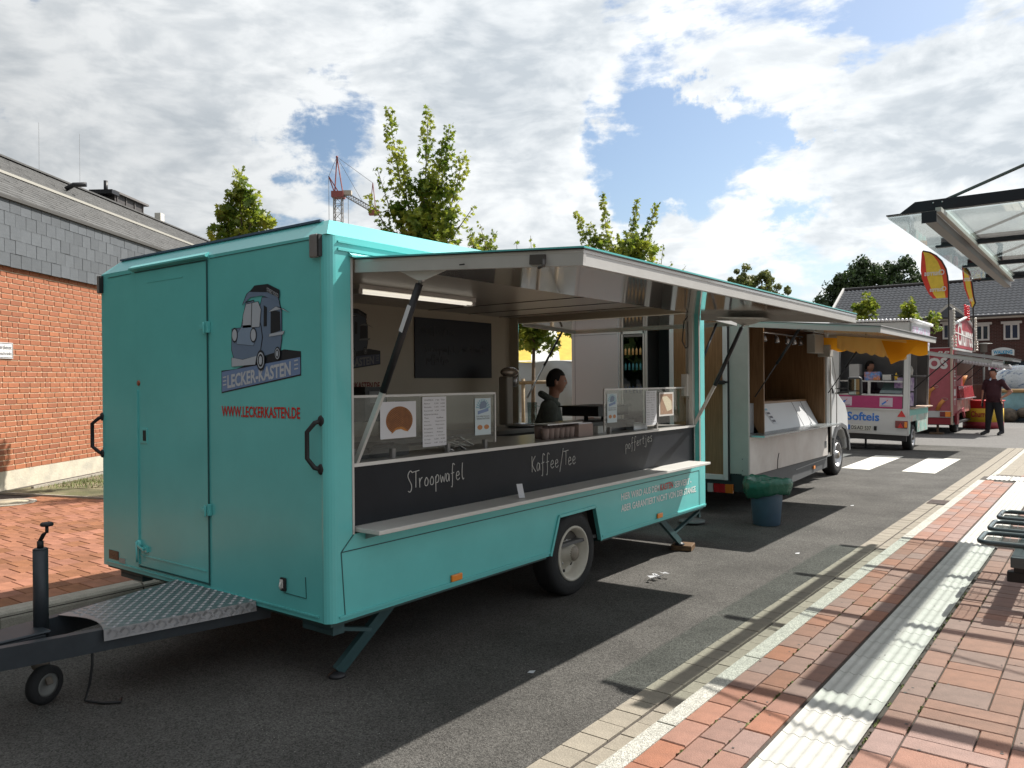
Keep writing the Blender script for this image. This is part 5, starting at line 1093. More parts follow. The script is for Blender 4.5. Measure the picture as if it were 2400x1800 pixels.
# litter
b = MB(); R = random.Random(2)
for k in range(16): 
    c = V(-3.05+R.uniform(-.07, .07), 5.95+R.uniform(-.1, .1), .012+R.uniform(0, .03)); b.add([c+V(R.uniform(-.05, .05), R.uniform(-.05, .05), R.uniform(-.012, .02)) for _ in range(3)], [(0, 1, 2)])
o = b.build('plastic_wrapper', mat('clear_wrap', (.55, .55, .57), rough=.2), base=(-3.05, 5.95, 0), fix=False); tag(o, 'crumpled clear plastic wrapper lying on the asphalt', 'litter')
for i, (x, y, lab) in enumerate(((-2.66, 3.62, 'small white scrap on the asphalt nearest the camera'), (-2.42, 7.6, 'white paper scrap on the asphalt near the gutter'), (-2.75, 10.9, 'white flake on the sunlit asphalt beyond the waste bin'))):
    b = MB(); b.add([(x, y, .004), (x+.035, y+.01, .006), (x+.03, y+.04, .012), (x-.005, y+.03, .006)], [(0, 1, 2, 3)]); tag(b.build('paper_scrap', M_paper, base=(x, y, 0), fix=False), lab, 'litter')
tl = MB(); tl.lathe((-3.9, 8.55, .012), (0, 0, 1), [(.06, 0), (.15, .01), (.15, .03), (.06, .03)], 24); tag(tl.build('hose_reel', mat('grey_ring', (.13, .14, .14), rough=.6), base=(-3.9, 8.55, 0)), 'flat grey ring lying in the shade below the rear of the white van', 'ring')
# ================================================================== SHELTER CANOPY
cn = thing('shelter_canopy', 'glass shelter roof on grey steel beams hanging into the upper right of the picture', 'shelter', (-.9, 8.0, .12))
M_st = mat('steel_grey_paint', (.125, .12, .115), rough=.45, metal=.3, var=.05); M_std = mat('steel_dark', (.022, .024, .032), rough=.4, metal=.2); M_tr = mat('glazing_strip', (.45, .48, .45), rough=.4)
gl = glass('canopy_glass', (.90, .945, .93), refl=.07)
YC = [6.13, 7.67, 9.20, 10.62]; ZC = 2.80
for k in range(3):
    y0, y1 = YC[k]-(.0 if k else .0), YC[k+1]
    for x0, x1 in ((-1.285, -.10), (-.09, 1.2)):
        b = MB(); b.box(x0, x1, y0+.02, y1-.01, ZC, ZC+.008); b.build('roof_pane', gl, cn)
def ibeam(b, a, c, w, h):
    b.bar(V(*a)+V(0, 0, h/2), V(*c)+V(0, 0, h/2), w, .012); b.bar(V(*a)-V(0, 0, h/2), V(*c)-V(0, 0, h/2), w, .012); b.bar(a, c, .012, h)
b = MB(); b.bar((-.975, 5.88, 2.73), (-.975, 10.75, 2.73), .07, .06); b.build('main_beam', M_st, cn, bevel=.004)
b = MB(); b.bar((-.975+.052, 5.9, 2.775), (-.975+.052, 10.7, 2.775), .035, .03); b.build('glazing_strip', M_tr, cn)
b = MB(); b.box(-1.02, -.93, 5.875, 5.883, 2.69, 2.765); b.build('beam_end', M_std, cn)
b = MB(); b.bar((.95, 5.88, 2.73), (.95, 10.75, 2.73), .085, .07); b.build('main_beam', M_st, cn)
b = MB(); b.prism([(-1.20, 6.10, 2.815), (-1.10, 6.10, 2.885), (1.3, 6.10, 2.885), (1.3, 6.10, 2.815)], (0, .05, 0)); b.build('gable_beam', M_std, cn, bevel=.003)
b = MB(); b.bar((-1.285, 6.125, 2.813), (1.3, 6.125, 2.813), .05, .008); b.build('gable_flange', M_std, cn)
for y in YC[1:]:
    b = MB(); b.bar((-1.22, y, 2.79), (1.3, y, 2.79), .05, .02); b.bar((-1.18, y, 2.83), (1.3, y, 2.83), .012, .06); b.build('purlin', M_std, cn)
for y in YC:
    b = MB(); b.tube([(-.96, y-.01, 2.86), (1.35, y, 3.68)], .011, 8); b.build('tie_rod', M_st, cn)
b = MB()
for x in (-.985, -.93): b.lathe((x, 6.099, 2.862), (0, -1, 0), [(.006, 0), (.005, .004), (0, .005)], 8)
b.build('bolt', M_steel, cn)
for x in (.95,):
    for y in (6.3, 10.4): b = MB(); b.tube([(x, y, .108), (x, y, 2.7 if x < 1 else 3.7)], .05, 14); b.build('post', M_st, cn)
# unseen tray, added and placed to cast shade along the tactile band
b = MB(); b.box(-.38, -.15, 6.2, 10.6, 2.68, 2.71); b.build('shade_tray', M_st, cn)
# ================================================================== WIRE BENCH
M_bench = mat('bench_green_grey', (.045, .065, .07), rough=.35, coat=.4)
bc_ = thing('wire_bench', 'row of three dark wire mesh seats at the right edge of the pavement', 'bench', (-.5, 6.8, .12))
for k, (yc, ) in enumerate(((6.30, ), (6.85, ), (7.42, ))):
    z_ = .555; x0, x1, y0, y1 = -.73, -.28, yc-.20, yc+.20; r = .06
    P = []
    for cx, cy, a0 in ((x0+r, y0+r, PI), (x1-r, y0+r, 1.5*PI), (x1-r, y1-r, 0), (x0+r, y1-r, .5*PI)):
        for q in range(5): a = a0+q*PI/8; P.append((cx+r*math.cos(a), cy+r*math.sin(a), z_+(.012*(math.cos((cy+r*math.sin(a)-yc)/.2*1.2)))))
    P.append(P[0]); P.append(P[1])
    b = MB(); b.tube(P, .017, 10, caps=False); s_ = b.build('seat', M_bench, bc_)
    b = MB()
    for i in range(1, 9): x = x0+(x1-x0)*i/9; b.tube([(x, y0+.01, z_), (x, y0+.07, z_-.022), (x, y1-.07, z_-.022), (x, y1-.01, z_)], .0022, 4, caps=False)
    for i in range(1, 22): y = y0+(y1-y0)*i/22; b.tube([(x0+.01, y, z_-.02), (x1-.01, y, z_-.02)], .0016, 4, caps=False)
    b.build('wire_mesh', mat('bench_wire', (.16, .20, .20), rough=.35, metal=.4), s_)
b = MB(); b.box(-.54, -.44, 6.0, 7.8, .43, .50); b.build('seat_rail', M_bench, bc_, bevel=.006)
for y in (6.22, 7.4):
    b = MB(); b.box(-.54, -.45, y, y+.06, .36, .43); b.build('support_block', M_blackm, bc_); b = MB(); b.box(-.58, .30, y, y+.06, .29, .36); b.build('support_arm', M_blackm, bc_, bevel=.006); b = MB(); b.box(.22, .30, y, y+.06, .118, .29); b.build('leg', M_blackm, bc_)
# ================================================================== SOFT ICE TRAILER
M_sil = mat('aluminium_trim', (.42, .43, .44), rough=.35, metal=.7)
M_mag = mat('magenta_band', (.36, .03, .13), rough=.5, var=.12, vscale=3)
M_txb = mat('blue_lettering', (.02, .16, .55), rough=.4)
IX, IY0, IY1 = -3.75, 19.85, 22.16
ice = thing('ice_cream_trailer', 'small white soft ice trailer with round bulbs along its roof edge', 'ice cream trailer', (-4.75, 21.0, 0), rot=(0, math.radians(1.6), 0))
b = MB(); b.box(-5.75, IX-.03, IY0, IY0+.03, .42, 1.0); b.box(-5.75, -5.28, IY0, IY0+.03, 1.0, 2.46); b.box(-3.90, IX-.03, IY0, IY0+.03, 1.0, 2.46); b.box(-5.75, IX-.03, IY0, IY0+.03, 2.46, 3.0); b.build('rear_wall', M_vw, ice)
b = MB(); b.box(-5.75, -5.72, IY0, IY1, .42, 3.0); b.build('far_wall', M_vw, ice)
b = MB(); b.box(-5.75, IX, IY1-.03, IY1, .42, 2.6); b.build('front_wall', mat('inner_grey', (.16, .16, .17), rough=.6), ice)
b = MB(); b.box(-5.72, IX-.03, IY0+.9, IY0+.93, 1.0, 2.9); b.build('inner_wall', MATS['inner_grey'], ice)
b = MB(); b.box(-5.75, IX, IY0, IY1, 2.98, 3.02); b.build('roof', M_vw, ice)
b = MB(); b.box(-5.75, IX-.02, IY0+.02, IY1, .40, .44); b.build('floor', M_blackm, ice)
b = MB(); b.box(IX-.035, IX+.005, IY0-.008, IY0+.03, .40, 2.98); b.build('edge_profile', M_sil, ice)
b = MB(); b.box(-5.75, IX, IY0-.015, IY0+.0, .385, .425); b.build('edge_profile', M_sil, ice)
b = MB(); b.box(-5.70, IX-.05, IY0+.02, IY0+.08, .25, .385); b.build('rear_bumper', M_blackm, ice)
b = MB()
for k in range(24): b.sph((-5.72+k*.085, IY0-.03, 3.03), .036, n=10, m=6)
tag(b.build('roof_bulb_row', mat('bulb_white', (.75, .75, .78), rough=.25), ice), kind='stuff')
b = MB(); b.box(-5.28, -3.90, IY0-.012, IY0, .99, 1.28); b.build('magenta_panel', M_mag, ice)
for x in (-5.13, -4.24):
    b = MB(); b.box(x-.14, x+.14, IY0-.016, IY0-.013, 1.03, 1.24); s_ = b.build('poster', mat('poster_lilac', (.52, .44, .52), rough=.6), ice)
    b = MB(); b.bar((x-.09, IY0-.018, 1.08), (x+.0, IY0-.018, 1.15), .004, .035); b.build('poster_print', M_txb, s_)
    b = MB(); b.bar((x-.0, IY0-.018, 1.15), (x+.04, IY0-.018, 1.19), .004, .012); b.build('poster_print', M_red, s_)
    b = MB(); b.box(x-.12, x+.10, IY0-.018, IY0-.0165, 1.045, 1.053); b.build('poster_print', MATS['ink'], s_)
b = MB(); b.box(-5.29, -3.90, IY0-.03, IY0+.02, .955, .985); b.box(-5.29, -3.89, IY0-.02, IY0+.02, 1.28, 1.32); b.build('window_trim', M_sil, ice)
b = MB(); b.box(-5.28, -3.90, IY0+.01, IY0+.25, 1.60, 1.63); b.build('counter_rail', M_sil, ice)
for x in (-4.62,): b = MB(); b.box(x-.03, x+.03, IY0+.01, IY0+.04, 1.32, 1.60); b.build('glass_post', M_sil, ice)
b = MB(); b.add([(-4.40, IY0+.03, 1.34), (-3.92, IY0+.03, 1.34), (-3.92, IY0+.2, 1.58), (-4.33, IY0+.2, 1.58)], [(0, 1, 2, 3)]); b.build('slanted_glass', mat('dark_glass', (.05, .08, .08), rough=.1, spec=.9), ice)
for x in (-3.89, -5.29): b = MB(); b.box(x-.01, x+.01, IY0-.006, IY0, 1.0, 2.46); b.build('window_edge', M_greyp, ice)
text(ice, 'lettering', 'Softeis', M_txb, (-5.10, IY0-.004, .685), V(1, 0, 0), zu, .72, .20, bold=.028)
b = MB(); b.box(-5.07, -4.535, IY0-.016, IY0-.002, .455, .585); npl = b.build('number_plate', mat('plate_white', (.55, .55, .50), rough=.4), ice, bevel=.004)
b = MB(); b.box(-5.065, -5.015, IY0-.019, IY0-.0165, .46, .58); b.build('plate_band', M_txb, npl)
text(npl, 'plate_text', 'OS:AD 537', MATS['ink'], (-5.0, IY0-.018, .475), V(1, 0, 0), zu, .45, .085, bold=.012)
b = MB(); b.box(-4.49, -4.43, IY0-.03, IY0-.002, .47, .57); b.build('plate_lamp', M_black, ice, bevel=.008)
b = MB(); b.prism([(-3.995, IY0-.003, .81), (-3.82, IY0-.003, .81), (-3.908, IY0-.003, .965)], (0, -.012, 0)); b.build('warning_triangle', mat('reflector_red', (.55, .01, .01), rough=.3), ice)
b = MB(); b.box(-4.035, -3.775, IY0-.03, IY0-.002, .55, .72); tl_ = b.build('tail_lamp', mat('lamp_red', (.16, .008, .01), rough=.25, coat=.6), ice, bevel=.008)
b = MB(); b.prism([(-3.985, IY0-.031, .56), (-3.86, IY0-.031, .56), (-3.922, IY0-.031, .67)], (0, -.004, 0)); b.build('reflector', MATS['reflector_red'], tl_)
b = MB(); b.box(-3.84, -3.78, IY0-.034, IY0-.030, .57, .70); b.build('indicator_lens', M_orange, tl_)
# side towards the street
low = [(IX, IY0, .42), (IX, 20.0, .42), (IX, 20.04, .70), (IX, 20.75, .70), (IX, 20.85, .42), (IX, IY1, .42), (IX, IY1, 1.0), (IX, IY0, 1.0)]
b = MB(); b.prism([(IX, y, z_) for (x, y, z_) in low], (-.03, 0, 0)); b.build('side_panel', mat('mint_print', (.22, .50, .44), rough=.5, var=.3, vscale=3, col2=(.50, .40, .36)), ice)
b = MB(); b.box(IX+.001, IX+.004, IY0+.05, IY1-.05, .84, .98); b.build('mint_band', mat('mint', (.16, .45, .40), rough=.5), ice)
b = MB(); b.box(IX-.2, IX+.10, IY0+.08, IY1+.02, 1.0, 1.025); b.build('serving_shelf', mat('shelf_tan', (.50, .36, .28), rough=.5), ice)
b = MB(); b.box(IX-.04, IX, IY1-.05, IY1, 1.0, 2.5); b.build('corner_post', M_sil, ice)
b = MB(); b.box(IX-.03, IX, IY0+.03, IY1, 2.38, 2.98); sb_ = b.build('sign_box', M_vw, ice)
b = MB(); b.box(IX+.001, IX+.006, IY0+.12, IY1-.05, 2.52, 2.90); b.build('sign_print', mat('sign_pink', (.50, .30, .42), rough=.5, var=.4, vscale=5, col2=(.45, .55, .60)), sb_)
b = MB(); b.tube([(IX+.02, IY0-.03, 3.02), (IX+.02, IY1+.05, 3.02)], .045, 10); b.build('light_tube', mat('tube_bright', (.75, .75, .75), rough=.3), ice)
ih, _ = hatch(ice, IX+.01, 2.36, -2.16, 2.12, IY0+.1, IY1, 'serving_hatch', M_vw, mat('hatch_pale', (.4, .46, .45)), M_sil, rim=.06)
for y in (IY0+.16, IY1-.06):
    b = MB(); b.tube([(-2.95, y, 2.2), (-3.70, y, 1.45)], .014, 6); b.build('strut', M_blackm, ice)
for k, z_ in enumerate((1.05, 1.40)):
    b = MB(); b.box(-4.1, IX-.05, IY0+.12, IY0+.75, z_, z_+.31); b.build('cup_carton', mat('lilac_carton', (.48, .42, .52), rough=.6, var=.35, vscale=6, col2=(.12, .04, .22)), ice)
b = MB(); b.box(-4.2, IX-.04, IY0+.1, IY1-.1, 1.74, 1.77); b.build('inner_shelf', M_blackm, ice)
b = MB(); b.lathe((-3.85, IY0+.35, 1.77), (0, 0, 1), [(.09, 0), (.10, .12), (.07, .2), (.02, .24)], 12); b.sph((-3.9, IY0+.65, 1.85), .08, n=10, m=6); b.build('jar', mat('jar_white', (.5, .5, .48), rough=.3), ice)
wheel(ice, -3.76, 20.4, .31, .19, .19, hub=M_alcap); wheel(ice, -5.6, 20.4, .31, .19, .19, hub=M_alcap, side=-1)
b = MB(); b.tube([(-4.7, IY0+.15, .35), (-4.7, IY0+.15, 0)], .025, 8); b.lathe((-4.7, IY0+.15, 0), (0, 0, 1), [(.07, 0), (.07, .02), (0, .03)], 12); b.build('support_leg', M_blackm, ice)
b = MB(); b.bar((-5.7, 20.2, .04), (-4.6, 20.4, .04), .3, .05); b.build('ramp_plate', M_greyp, ice)
# machines on the counter
b = MB(); b.box(-5.05, -4.82, IY0+.12, IY0+.4, 1.63, 2.02); tag(b.build('ice_machine', mat('machine_grey', (.33, .33, .33), rough=.4), base=(-4.93, 20.1, 1.63)), 'pale upright ice machine at the left of the soft ice trailer window', 'machine')
b = MB(); b.box(-4.70, -4.36, IY0+.08, IY0+.25, 1.63, 1.83); o = b.build('cone_box', mat('box_blue', (.08, .22, .50), rough=.5, var=.4, vscale=9, col2=(.45, .16, .05)), base=(-4.5, 20.0, 1.63)); tag(o, 'blue and orange wafer box on the soft ice trailer counter', 'box')
b = MB(); b.box(-4.30, -4.12, IY0+.08, IY0+.25, 1.63, 1.76); tag(b.build('cup_basket', mat('basket', (.42, .42, .40), rough=.5), base=(-4.2, 20.0, 1.63)), 'pale basket of cups right of the wafer box', 'basket')
b = MB(); b.lathe((-4.02, IY0+.15, 1.63), (0, 0, 1), [(.04, 0), (.045, .09), (.02, .13), (.01, .17)], 10); tag(b.build('sauce_bottle', mat('yellow_bottle', (.6, .38, .03), rough=.4), base=(-4.02, 20.0, 1.63)), 'yellow squeeze bottle at the right end of the soft ice counter', 'bottle')
# ================================================================== CHURROS TRAILER
M_cr = mat('churros_red', (.27, .022, .035), rough=.5, var=.12, vscale=1.2); M_crp = mat('churros_faded', (.36, .09, .11), rough=.6, var=.1)
M_wl = mat('sign_white_paint', (.62, .60, .58), rough=.5); M_chu = mat('churro_orange', (.55, .22, .05), rough=.6, var=.25, vscale=4)
KX, KY0, KY1 = -3.80, 26.4, 30.6
ch = thing('churros_trailer', 'red churros trailer with a gabled bulb-lit sign board on its roof', 'food trailer', (-4.9, 28.5, 0))
b = MB(); b.box(-5.9, KX, KY0, KY0+.04, .55, 2.55); b.build('rear_wall', M_crp, ch)
b = MB(); b.box(-5.9, KX-.02, KY0-.004, KY0, 2.30, 2.56); b.build('top_band', M_cr, ch)
text(ch, 'lettering', 'RP', M_wl, (-4.20, KY0-.008, 2.36), V(1, 0, 0), zu, .34, .11, bold=.02, shear=.3)
text(ch, 'lettering', 'OS', M_wl, (-4.43, KY0-.008, 1.94), V(1, 0, 0), zu, .52, .34, bold=.05)
text(ch, 'lettering', 'CHURR', M_wl, (-5.75, KY0-.008, 1.94), V(1, 0, 0), zu, 1.25, .34, bold=.05)
def churro(pts, r): b = MB(); b.tube([V(x, KY0-.005, z_) for x, z_ in pts], r, 8); o = b.build('churro_print', M_chu, ch); return o
churro([(-4.42, .78), (-4.45, 1.05), (-4.40, 1.28), (-4.28, 1.40)], .055); churro([(-4.2, .72), (-4.12, .90), (-4.02, 1.02)], .055)
for x, z_ in ((-4.25, 1.42), (-4.0, 1.05)):
    b = MB(); b.tube([V(x+.09*math.cos(a*PI/6), KY0-.006, z_+.035*math.sin(a*PI/6)) for a in range(13)], .008, 6); b.build('swirl_print', mat('swirl', (.40, .28, .24), rough=.6), ch)
b = MB(); b.box(-5.9, KX-.03, KY0-.02, KY0, .52, .70); b.build('lamp_carrier', M_vw, ch)
for x0, x1, m_ in ((-4.12, -3.98, MATS['lamp_red']), (-3.98, -3.84, M_orange)): b = MB(); b.box(x0, x1, KY0-.05, KY0-.02, .53, .68); b.build('tail_lamp', m_, ch)
b = MB(); b.box(-5.9, KX-.02, KY0-.01, KY0+.02, .30, .50); b.build('skirt', M_cr, ch)
b = MB(); b.box(-5.9, KX, KY0-.03, KY0+.01, .505, .52); b.build('edge_profile', M_sil, ch)
b = MB(); b.box(KX-.04, KX+.015, KY0-.02, KY0+.03, .3, 2.55); b.build('corner_profile', mat('warm_trim', (.5, .42, .34), rough=.4, metal=.3), ch)
b = MB(); b.box(KX-.03, KX, KY0+.03, KY0+.9, .55, 2.5); s_ = b.build('side_pilaster', M_cr, ch)
text(s_, 'lettering', 'V', M_wl, (KX+.002, KY0+.2, 2.0), yd, zu, .5, .28); 
for k, c_ in enumerate('ETIT'): text(s_, 'lettering', c_, M_wl, (KX+.002, KY0+.3, 1.7-k*.28), yd, zu, .35, .2, bold=.02)
b = MB(); b.box(KX-.03, KX, KY0+.9, KY1, .60, 1.0); b.build('side_panel', mat('side_print', (.35, .22, .18), rough=.5, var=.5, vscale=4, col2=(.45, .08, .06)), ch)
b = MB(); b.box(-5.9, KX, KY0, KY1, 2.52, 2.58); b.build('roof', M_vw, ch)
b = MB(); b.box(-5.9, KX, KY0, KY1, .28, .34); b.build('floor', M_blackm, ch)
b = MB(); b.box(-5.9, -5.86, KY0, KY1, .3, 2.5); b.box(-5.9, KX, KY1-.04, KY1, .3, 2.5); b.build('inner_lining', mat('inner_beige', (.24, .21, .18), rough=.6), ch)
b = MB(); b.box(KX-.5, KX+.12, KY0+.95, KY1-.1, 1.02, 1.05); b.build('serving_shelf', M_sil, ch)
b = MB(); b.prism([(KX-.4, KY0+1.0, 1.05), (KX+.08, KY0+1.0, 1.05), (KX+.02, KY0+1.0, 1.42), (KX-.4, KY0+1.0, 1.42)], (0, 3.0, 0)); b.build('glass_display', mat('display_red', (.38, .06, .07), rough=.15, var=.3, vscale=5), ch)
b = MB(); b.box(KX-.5, KX-.05, KY0+1.0, KY0+2.4, 1.43, 1.75); b.build('counter_box', M_cr, ch)
b = MB(); [b.tube([(KX-.1, KY0+2.6+.05*k, 1.44), (KX-.08+.02*k, KY0+2.6+.09*k, 1.75)], .02, 6) for k in range(5)]; b.build('churro_bunch', M_chu, ch)
kh, _ = hatch(ch, KX+.01, 2.48, -2.3, 2.22, KY0+.35, 29.2, 'serving_hatch', M_vw, mat('hatch_pale', (.4, .46, .45)), M_sil, rim=.06)
b = MB(); R = random.Random(8)
for k in range(26):
    t = k/25; y = KY0+.4+t*2.7; b.lathe((-2.62+.0*t, y, 2.06+R.uniform(-.02, .02)), (0, .3, -1), [(.02, 0), (.05, .05), (.045, .11), (0, .12)], 8)
for k in range(14): b.lathe((-3.7+k*.08, KY0+.38, 2.24-.014*k), (0, .3, -1), [(.02, 0), (.05, .05), (.045, .11), (0, .12)], 8)
tag(b.build('bulb_garland', mat('bulb_white2', (.5, .48, .5), rough=.3), ch), kind='stuff')
b = MB(); b.sph((-2.7, 28.9, 2.0), .07, n=10, m=8); b.build('lit_lamp', mat('lamp_lit', (.9, .9, .9), emit=((1, .96, .85), 5)), ch)
for y in (KY0+.6, 29.0): b = MB(); b.tube([(-3.0, y, 2.3), (-3.75, y, 1.6)], .014, 6); b.build('strut', M_blackm, ch)
# gabled sign board along the roof edge
YA, YB = KY0, 31.0
b = MB(); b.prism([(KX, YA+.25, 2.60), (KX, YB-.1, 2.60), (KX, YB-.1, 3.28), (KX, 29.2, 3.60), (KX, YA+.25, 3.26)], (-.08, 0, 0)); sg_ = b.build('sign_board', M_cr, ch)
text(sg_, 'lettering', 'Churros', M_wl, (KX+.006, YA+1.1, 2.68), yd, zu, 3.2, .72, bold=.02)
b = MB(); b.bar((KX+.01, YA+.3, 3.05), (KX+.01, YB-.2, 2.98), .01, .035); b.build('sign_line', M_wl, sg_)
b = MB(); b.tube([(KX+.02, YA+.3, 3.28), (KX+.02, 29.1, 3.62)], .045, 8); b.tube([(KX+.02, 29.3, 3.62), (KX+.02, YB-.1, 3.30)], .045, 8); b.build('gable_tube', M_vw, sg_)
for y, z1 in ((YA+.02, 3.72), (YB+.02, 3.70)):
    b = MB(); n = int((z1-2.55)/.088)
    for k in range(n):
        for dy in ((-.06, .06) if z1-k*.088 > 3.4 else (0,)): b.sph((KX+.05+dy*.6, y+dy, 2.62+k*.088), .038 if dy else .045, n=8, m=6)
    p_ = MB().box(KX-.05, KX+.03, y-.08, y+.08, 2.56, z1-.05).build('bulb_column', mat('column_silver', (.4, .38, .36), rough=.4), ch)
    tag(b.build('column_bulbs', mat('bulb_warm', (.72, .68, .60), rough=.25), p_), kind='stuff')
b = MB(); R = random.Random(9)
for k in range(40): a = k*.9; z_ = 3.55+k*.0118; b.sph((KX+.03+.05*math.cos(a), 29.2+(.17 if k > 12 else .08)*math.sin(a), z_), .035, n=8, m=5)
tag(b.build('crest_bulbs', mat('bulb_red', (.60, .015, .03), rough=.3), ch), kind='stuff')
b = MB(); b.box(KX-.02, KX+.05, 26.9, 27.3, .28, .62); b.prism([(KX, 27.0, .62), (KX, 28.3, .75), (KX, 28.5, .42), (KX, 28.2, .62), (KX, 27.7, .66), (KX, 27.2, .58)], (.06, 0, 0)); b.build('mudguard', M_cr, ch)
wheel(ch, -3.86, 27.75, .31, .19, .19, hub=M_greyp); wheel(ch, -5.75, 27.75, .31, .19, .19, hub=M_greyp, side=-1)
b = MB(); b.bar((-4.2, 26.5, .28), (-4.2, 26.5, .02), .06, .06); b.box(-4.4, -4.05, 26.35, 26.65, 0, .06); b.build('support_leg', MATS['rusty_steel'], ch)
# barrel table
br = thing('barrel_table', 'round red and yellow churros barrel beside the man in the maroon shirt', 'barrel', (-3.50, 30.6, 0))
b = MB(); b.lathe((-3.50, 30.6, 0), (0, 0, 1), [(.60, 0), (.60, .22)], 32); b.build('base_band', M_cr, br); b = MB(); b.lathe((-3.50, 30.6, .22), (0, 0, 1), [(.60, 0), (.60, .45)], 32); b.build('yellow_band', mat('barrel_yellow', (.65, .42, .03), rough=.5, var=.1), br)
b = MB(); b.lathe((-3.50, 30.6, .67), (0, 0, 1), [(.60, 0), (.60, .22), (.64, .23), (.64, .26), (0, .265)], 32); b.build('top_band', mat('barrel_red', (.5, .02, .02), rough=.5), br)
text(br, 'lettering', 'Churros', mat('dark_red', (.35, .02, .02), rough=.5), (-3.78, 29.99, .38), V(1, 0, 0), zu, .55, .2, bold=.03)
b = MB(); b.box(-3.95, -3.05, 31.3, 31.5, .92, 1.45); tag(b.build('wood_screen', wood('dark_slats', (.03, .012, .01), (.06, .03, .02), 'Z'), base=(-3.5, 31.4, .9)), 'dark wooden screen above the churros barrel', 'screen')
# feather flags
def flag(name, label, px, py, ang, pts, pole, zb, txts):
    t_ = thing(name, label, 'flag', (px, py, zb)); d = V(math.cos(ang), math.sin(ang), 0); nr = V(-d.y, d.x, 0)
    P = lambda u_, z_, o=0: V(px, py, z_)+d*u_+nr*(o+.03*math.sin(z_*9+u_*3))
    n = len(pts); b = MB()      # pts: (z, left, right)
    for (bn, f0, f1, m_) in (('red_edge', 0, .22, mat('flag_red', (.62, .05, .03), rough=.7, var=.08)), ('yellow_field', .22, .80, mat('flag_yellow', (.72, .52, .06), rough=.7, var=.1, vscale=5)), ('orange_edge', .80, 1., mat('flag_orange', (.62, .08, .03), rough=.7))):
        b = MB(); b.smooth = True
        for z_, l, r in pts: b.v += [P(l+(r-l)*f0, z_), P(l+(r-l)*(f0+f1)/2, z_), P(l+(r-l)*f1, z_)]
        for i in range(n-1):
            for j in range(2): b.f.append([i*3+j, i*3+j+1, (i+1)*3+j+1, (i+1)*3+j]); b.m.append(0); b.sm.append(True)
        b.build(bn, m_, t_, fix=False)
    b = MB(); b.tube([P(r, z_) for z_, l, r in pts]+[P(pts[-1][2], zb)], .022, 8); b.build('pole', M_black, t_)
    for z_, h_, u0, w_ in txts: text(t_, 'lettering', 'Churros', M_wl, P(u0+w_, z_, -.05), -d, zu, w_, h_, bold=.03, thick=-.004)
flag('feather_flag', 'large red and yellow churros feather flag above the ice cream trailer', -4.05, 27.6, 0, [(5.66, -.72, -.70), (5.60, -.74, -.50), (5.48, -.75, -.33), (5.30, -.77, -.18), (5.05, -.77, -.07), (4.8, -.74, -.02), (4.5, -.64, 0), (4.3, -.54, 0), (4.15, -.42, 0)], 0, 2.5, [(4.86, .17, -.66, .56), (4.36, .15, -.52, .46)])
flag('feather_flag', 'narrow edge-on red and yellow churros flag behind the sign board', -3.42, 27.8, .3, [(5.12, -.29, -.28), (5.05, -.29, -.18), (4.9, -.29, -.10), (4.65, -.27, -.04), (4.4, -.22, 0), (4.15, -.15, .02), (3.95, -.08, .06), (3.82, -.04, 0)], 0, 2.5, [(4.62, .16, -.26, .22), (4.0, .12, -.12, .1)])
# ================================================================== FAR BRICK BUILDING
def brickmat(name, c1, c2, cm, sc):
    if name in MATS: return MATS[name]
    m = bpy.data.materials.new(name); m.use_nodes = True; MATS[name] = m; nt = m.node_tree; N = nt.nodes; L = nt.links; b = N['Principled BSDF']; b.inputs['Roughness'].default_value = .85
    tc = N.new('ShaderNodeTexCoord'); sp = N.new('ShaderNodeSeparateXYZ'); cb = N.new('ShaderNodeCombineXYZ'); L.new(tc.outputs['Object'], sp.inputs[0]); L.new(sp.outputs[0], cb.inputs[0]); L.new(sp.outputs[2], cb.inputs[1])
    t = N.new('ShaderNodeTexBrick'); L.new(cb.outputs[0], t.inputs['Vector']); t.inputs['Scale'].default_value = sc; t.inputs['Mortar Size'].default_value = .018; t.inputs['Brick Width'].default_value = .6; t.inputs['Row Height'].default_value = .2
    t.inputs['Color1'].default_value = (*c1, 1); t.inputs['Color2'].default_value = (*c2, 1); t.inputs['Mortar'].default_value = (*cm, 1); L.new(t.outputs['Color'], b.inputs['Base Color']); return m
fb = thing('far_brick_house', 'dark brick house with glossy tiled roof and white windows at the end of the square', 'house', (-4, 54, 0))
b = MB(); b.box(-14.0, 9, 52, 60, -.05, 5.1); b.build('wall', brickmat('dark_brick', (.085, .03, .024), (.06, .024, .02), (.13, .10, .09), 2.5), fb)
b = MB(); b.box(-14.4, 9.3, 51.6, 52.0, 5.02, 5.12); b.build('eave_board', mat('eave_white', (.55, .53, .48), rough=.6), fb)
b = MB(); b.tube([(-14.3, 51.55, 5.18), (9.3, 51.55, 5.18)], .07, 8); b.build('roof_gutter', mat('gutter_dark', (.09, .09, .10), rough=.5), fb)
M_tile = mat('glazed_tile', (.15, .15, .16), rough=.30, spec=1., coat=.6, var=.2, vscale=5, metal=.25)
b = MB(); b.smooth = True; nx, ny = 23*4*6, 14; sl_l = 4.9; rise = 2.45; run = 4.3
for j in range(ny):
    for e in (0, 1):
        t = (j+e*1.0)/ny
        for i in range(nx+1):
            x = -14.4+23.5*i/nx; w_ = .030*math.sin(i/6*2*PI)+ (.035 if e == 0 else 0)
            b.v.append(V(x, 51.55+run*t, 5.14+rise*t+w_+.02))
W_ = nx+1
for j in range(ny):
    for i in range(nx): a = (2*j)*W_+i; b.f.append([a, a+1, a+1+W_, a+W_]); b.m.append(0); b.sm.append(True)
    if j < ny-1:
        for i in range(nx): a = (2*j+1)*W_+i; b.f.append([a, a+1, a+1+W_, a+W_]); b.m.append(0); b.sm.append(False)
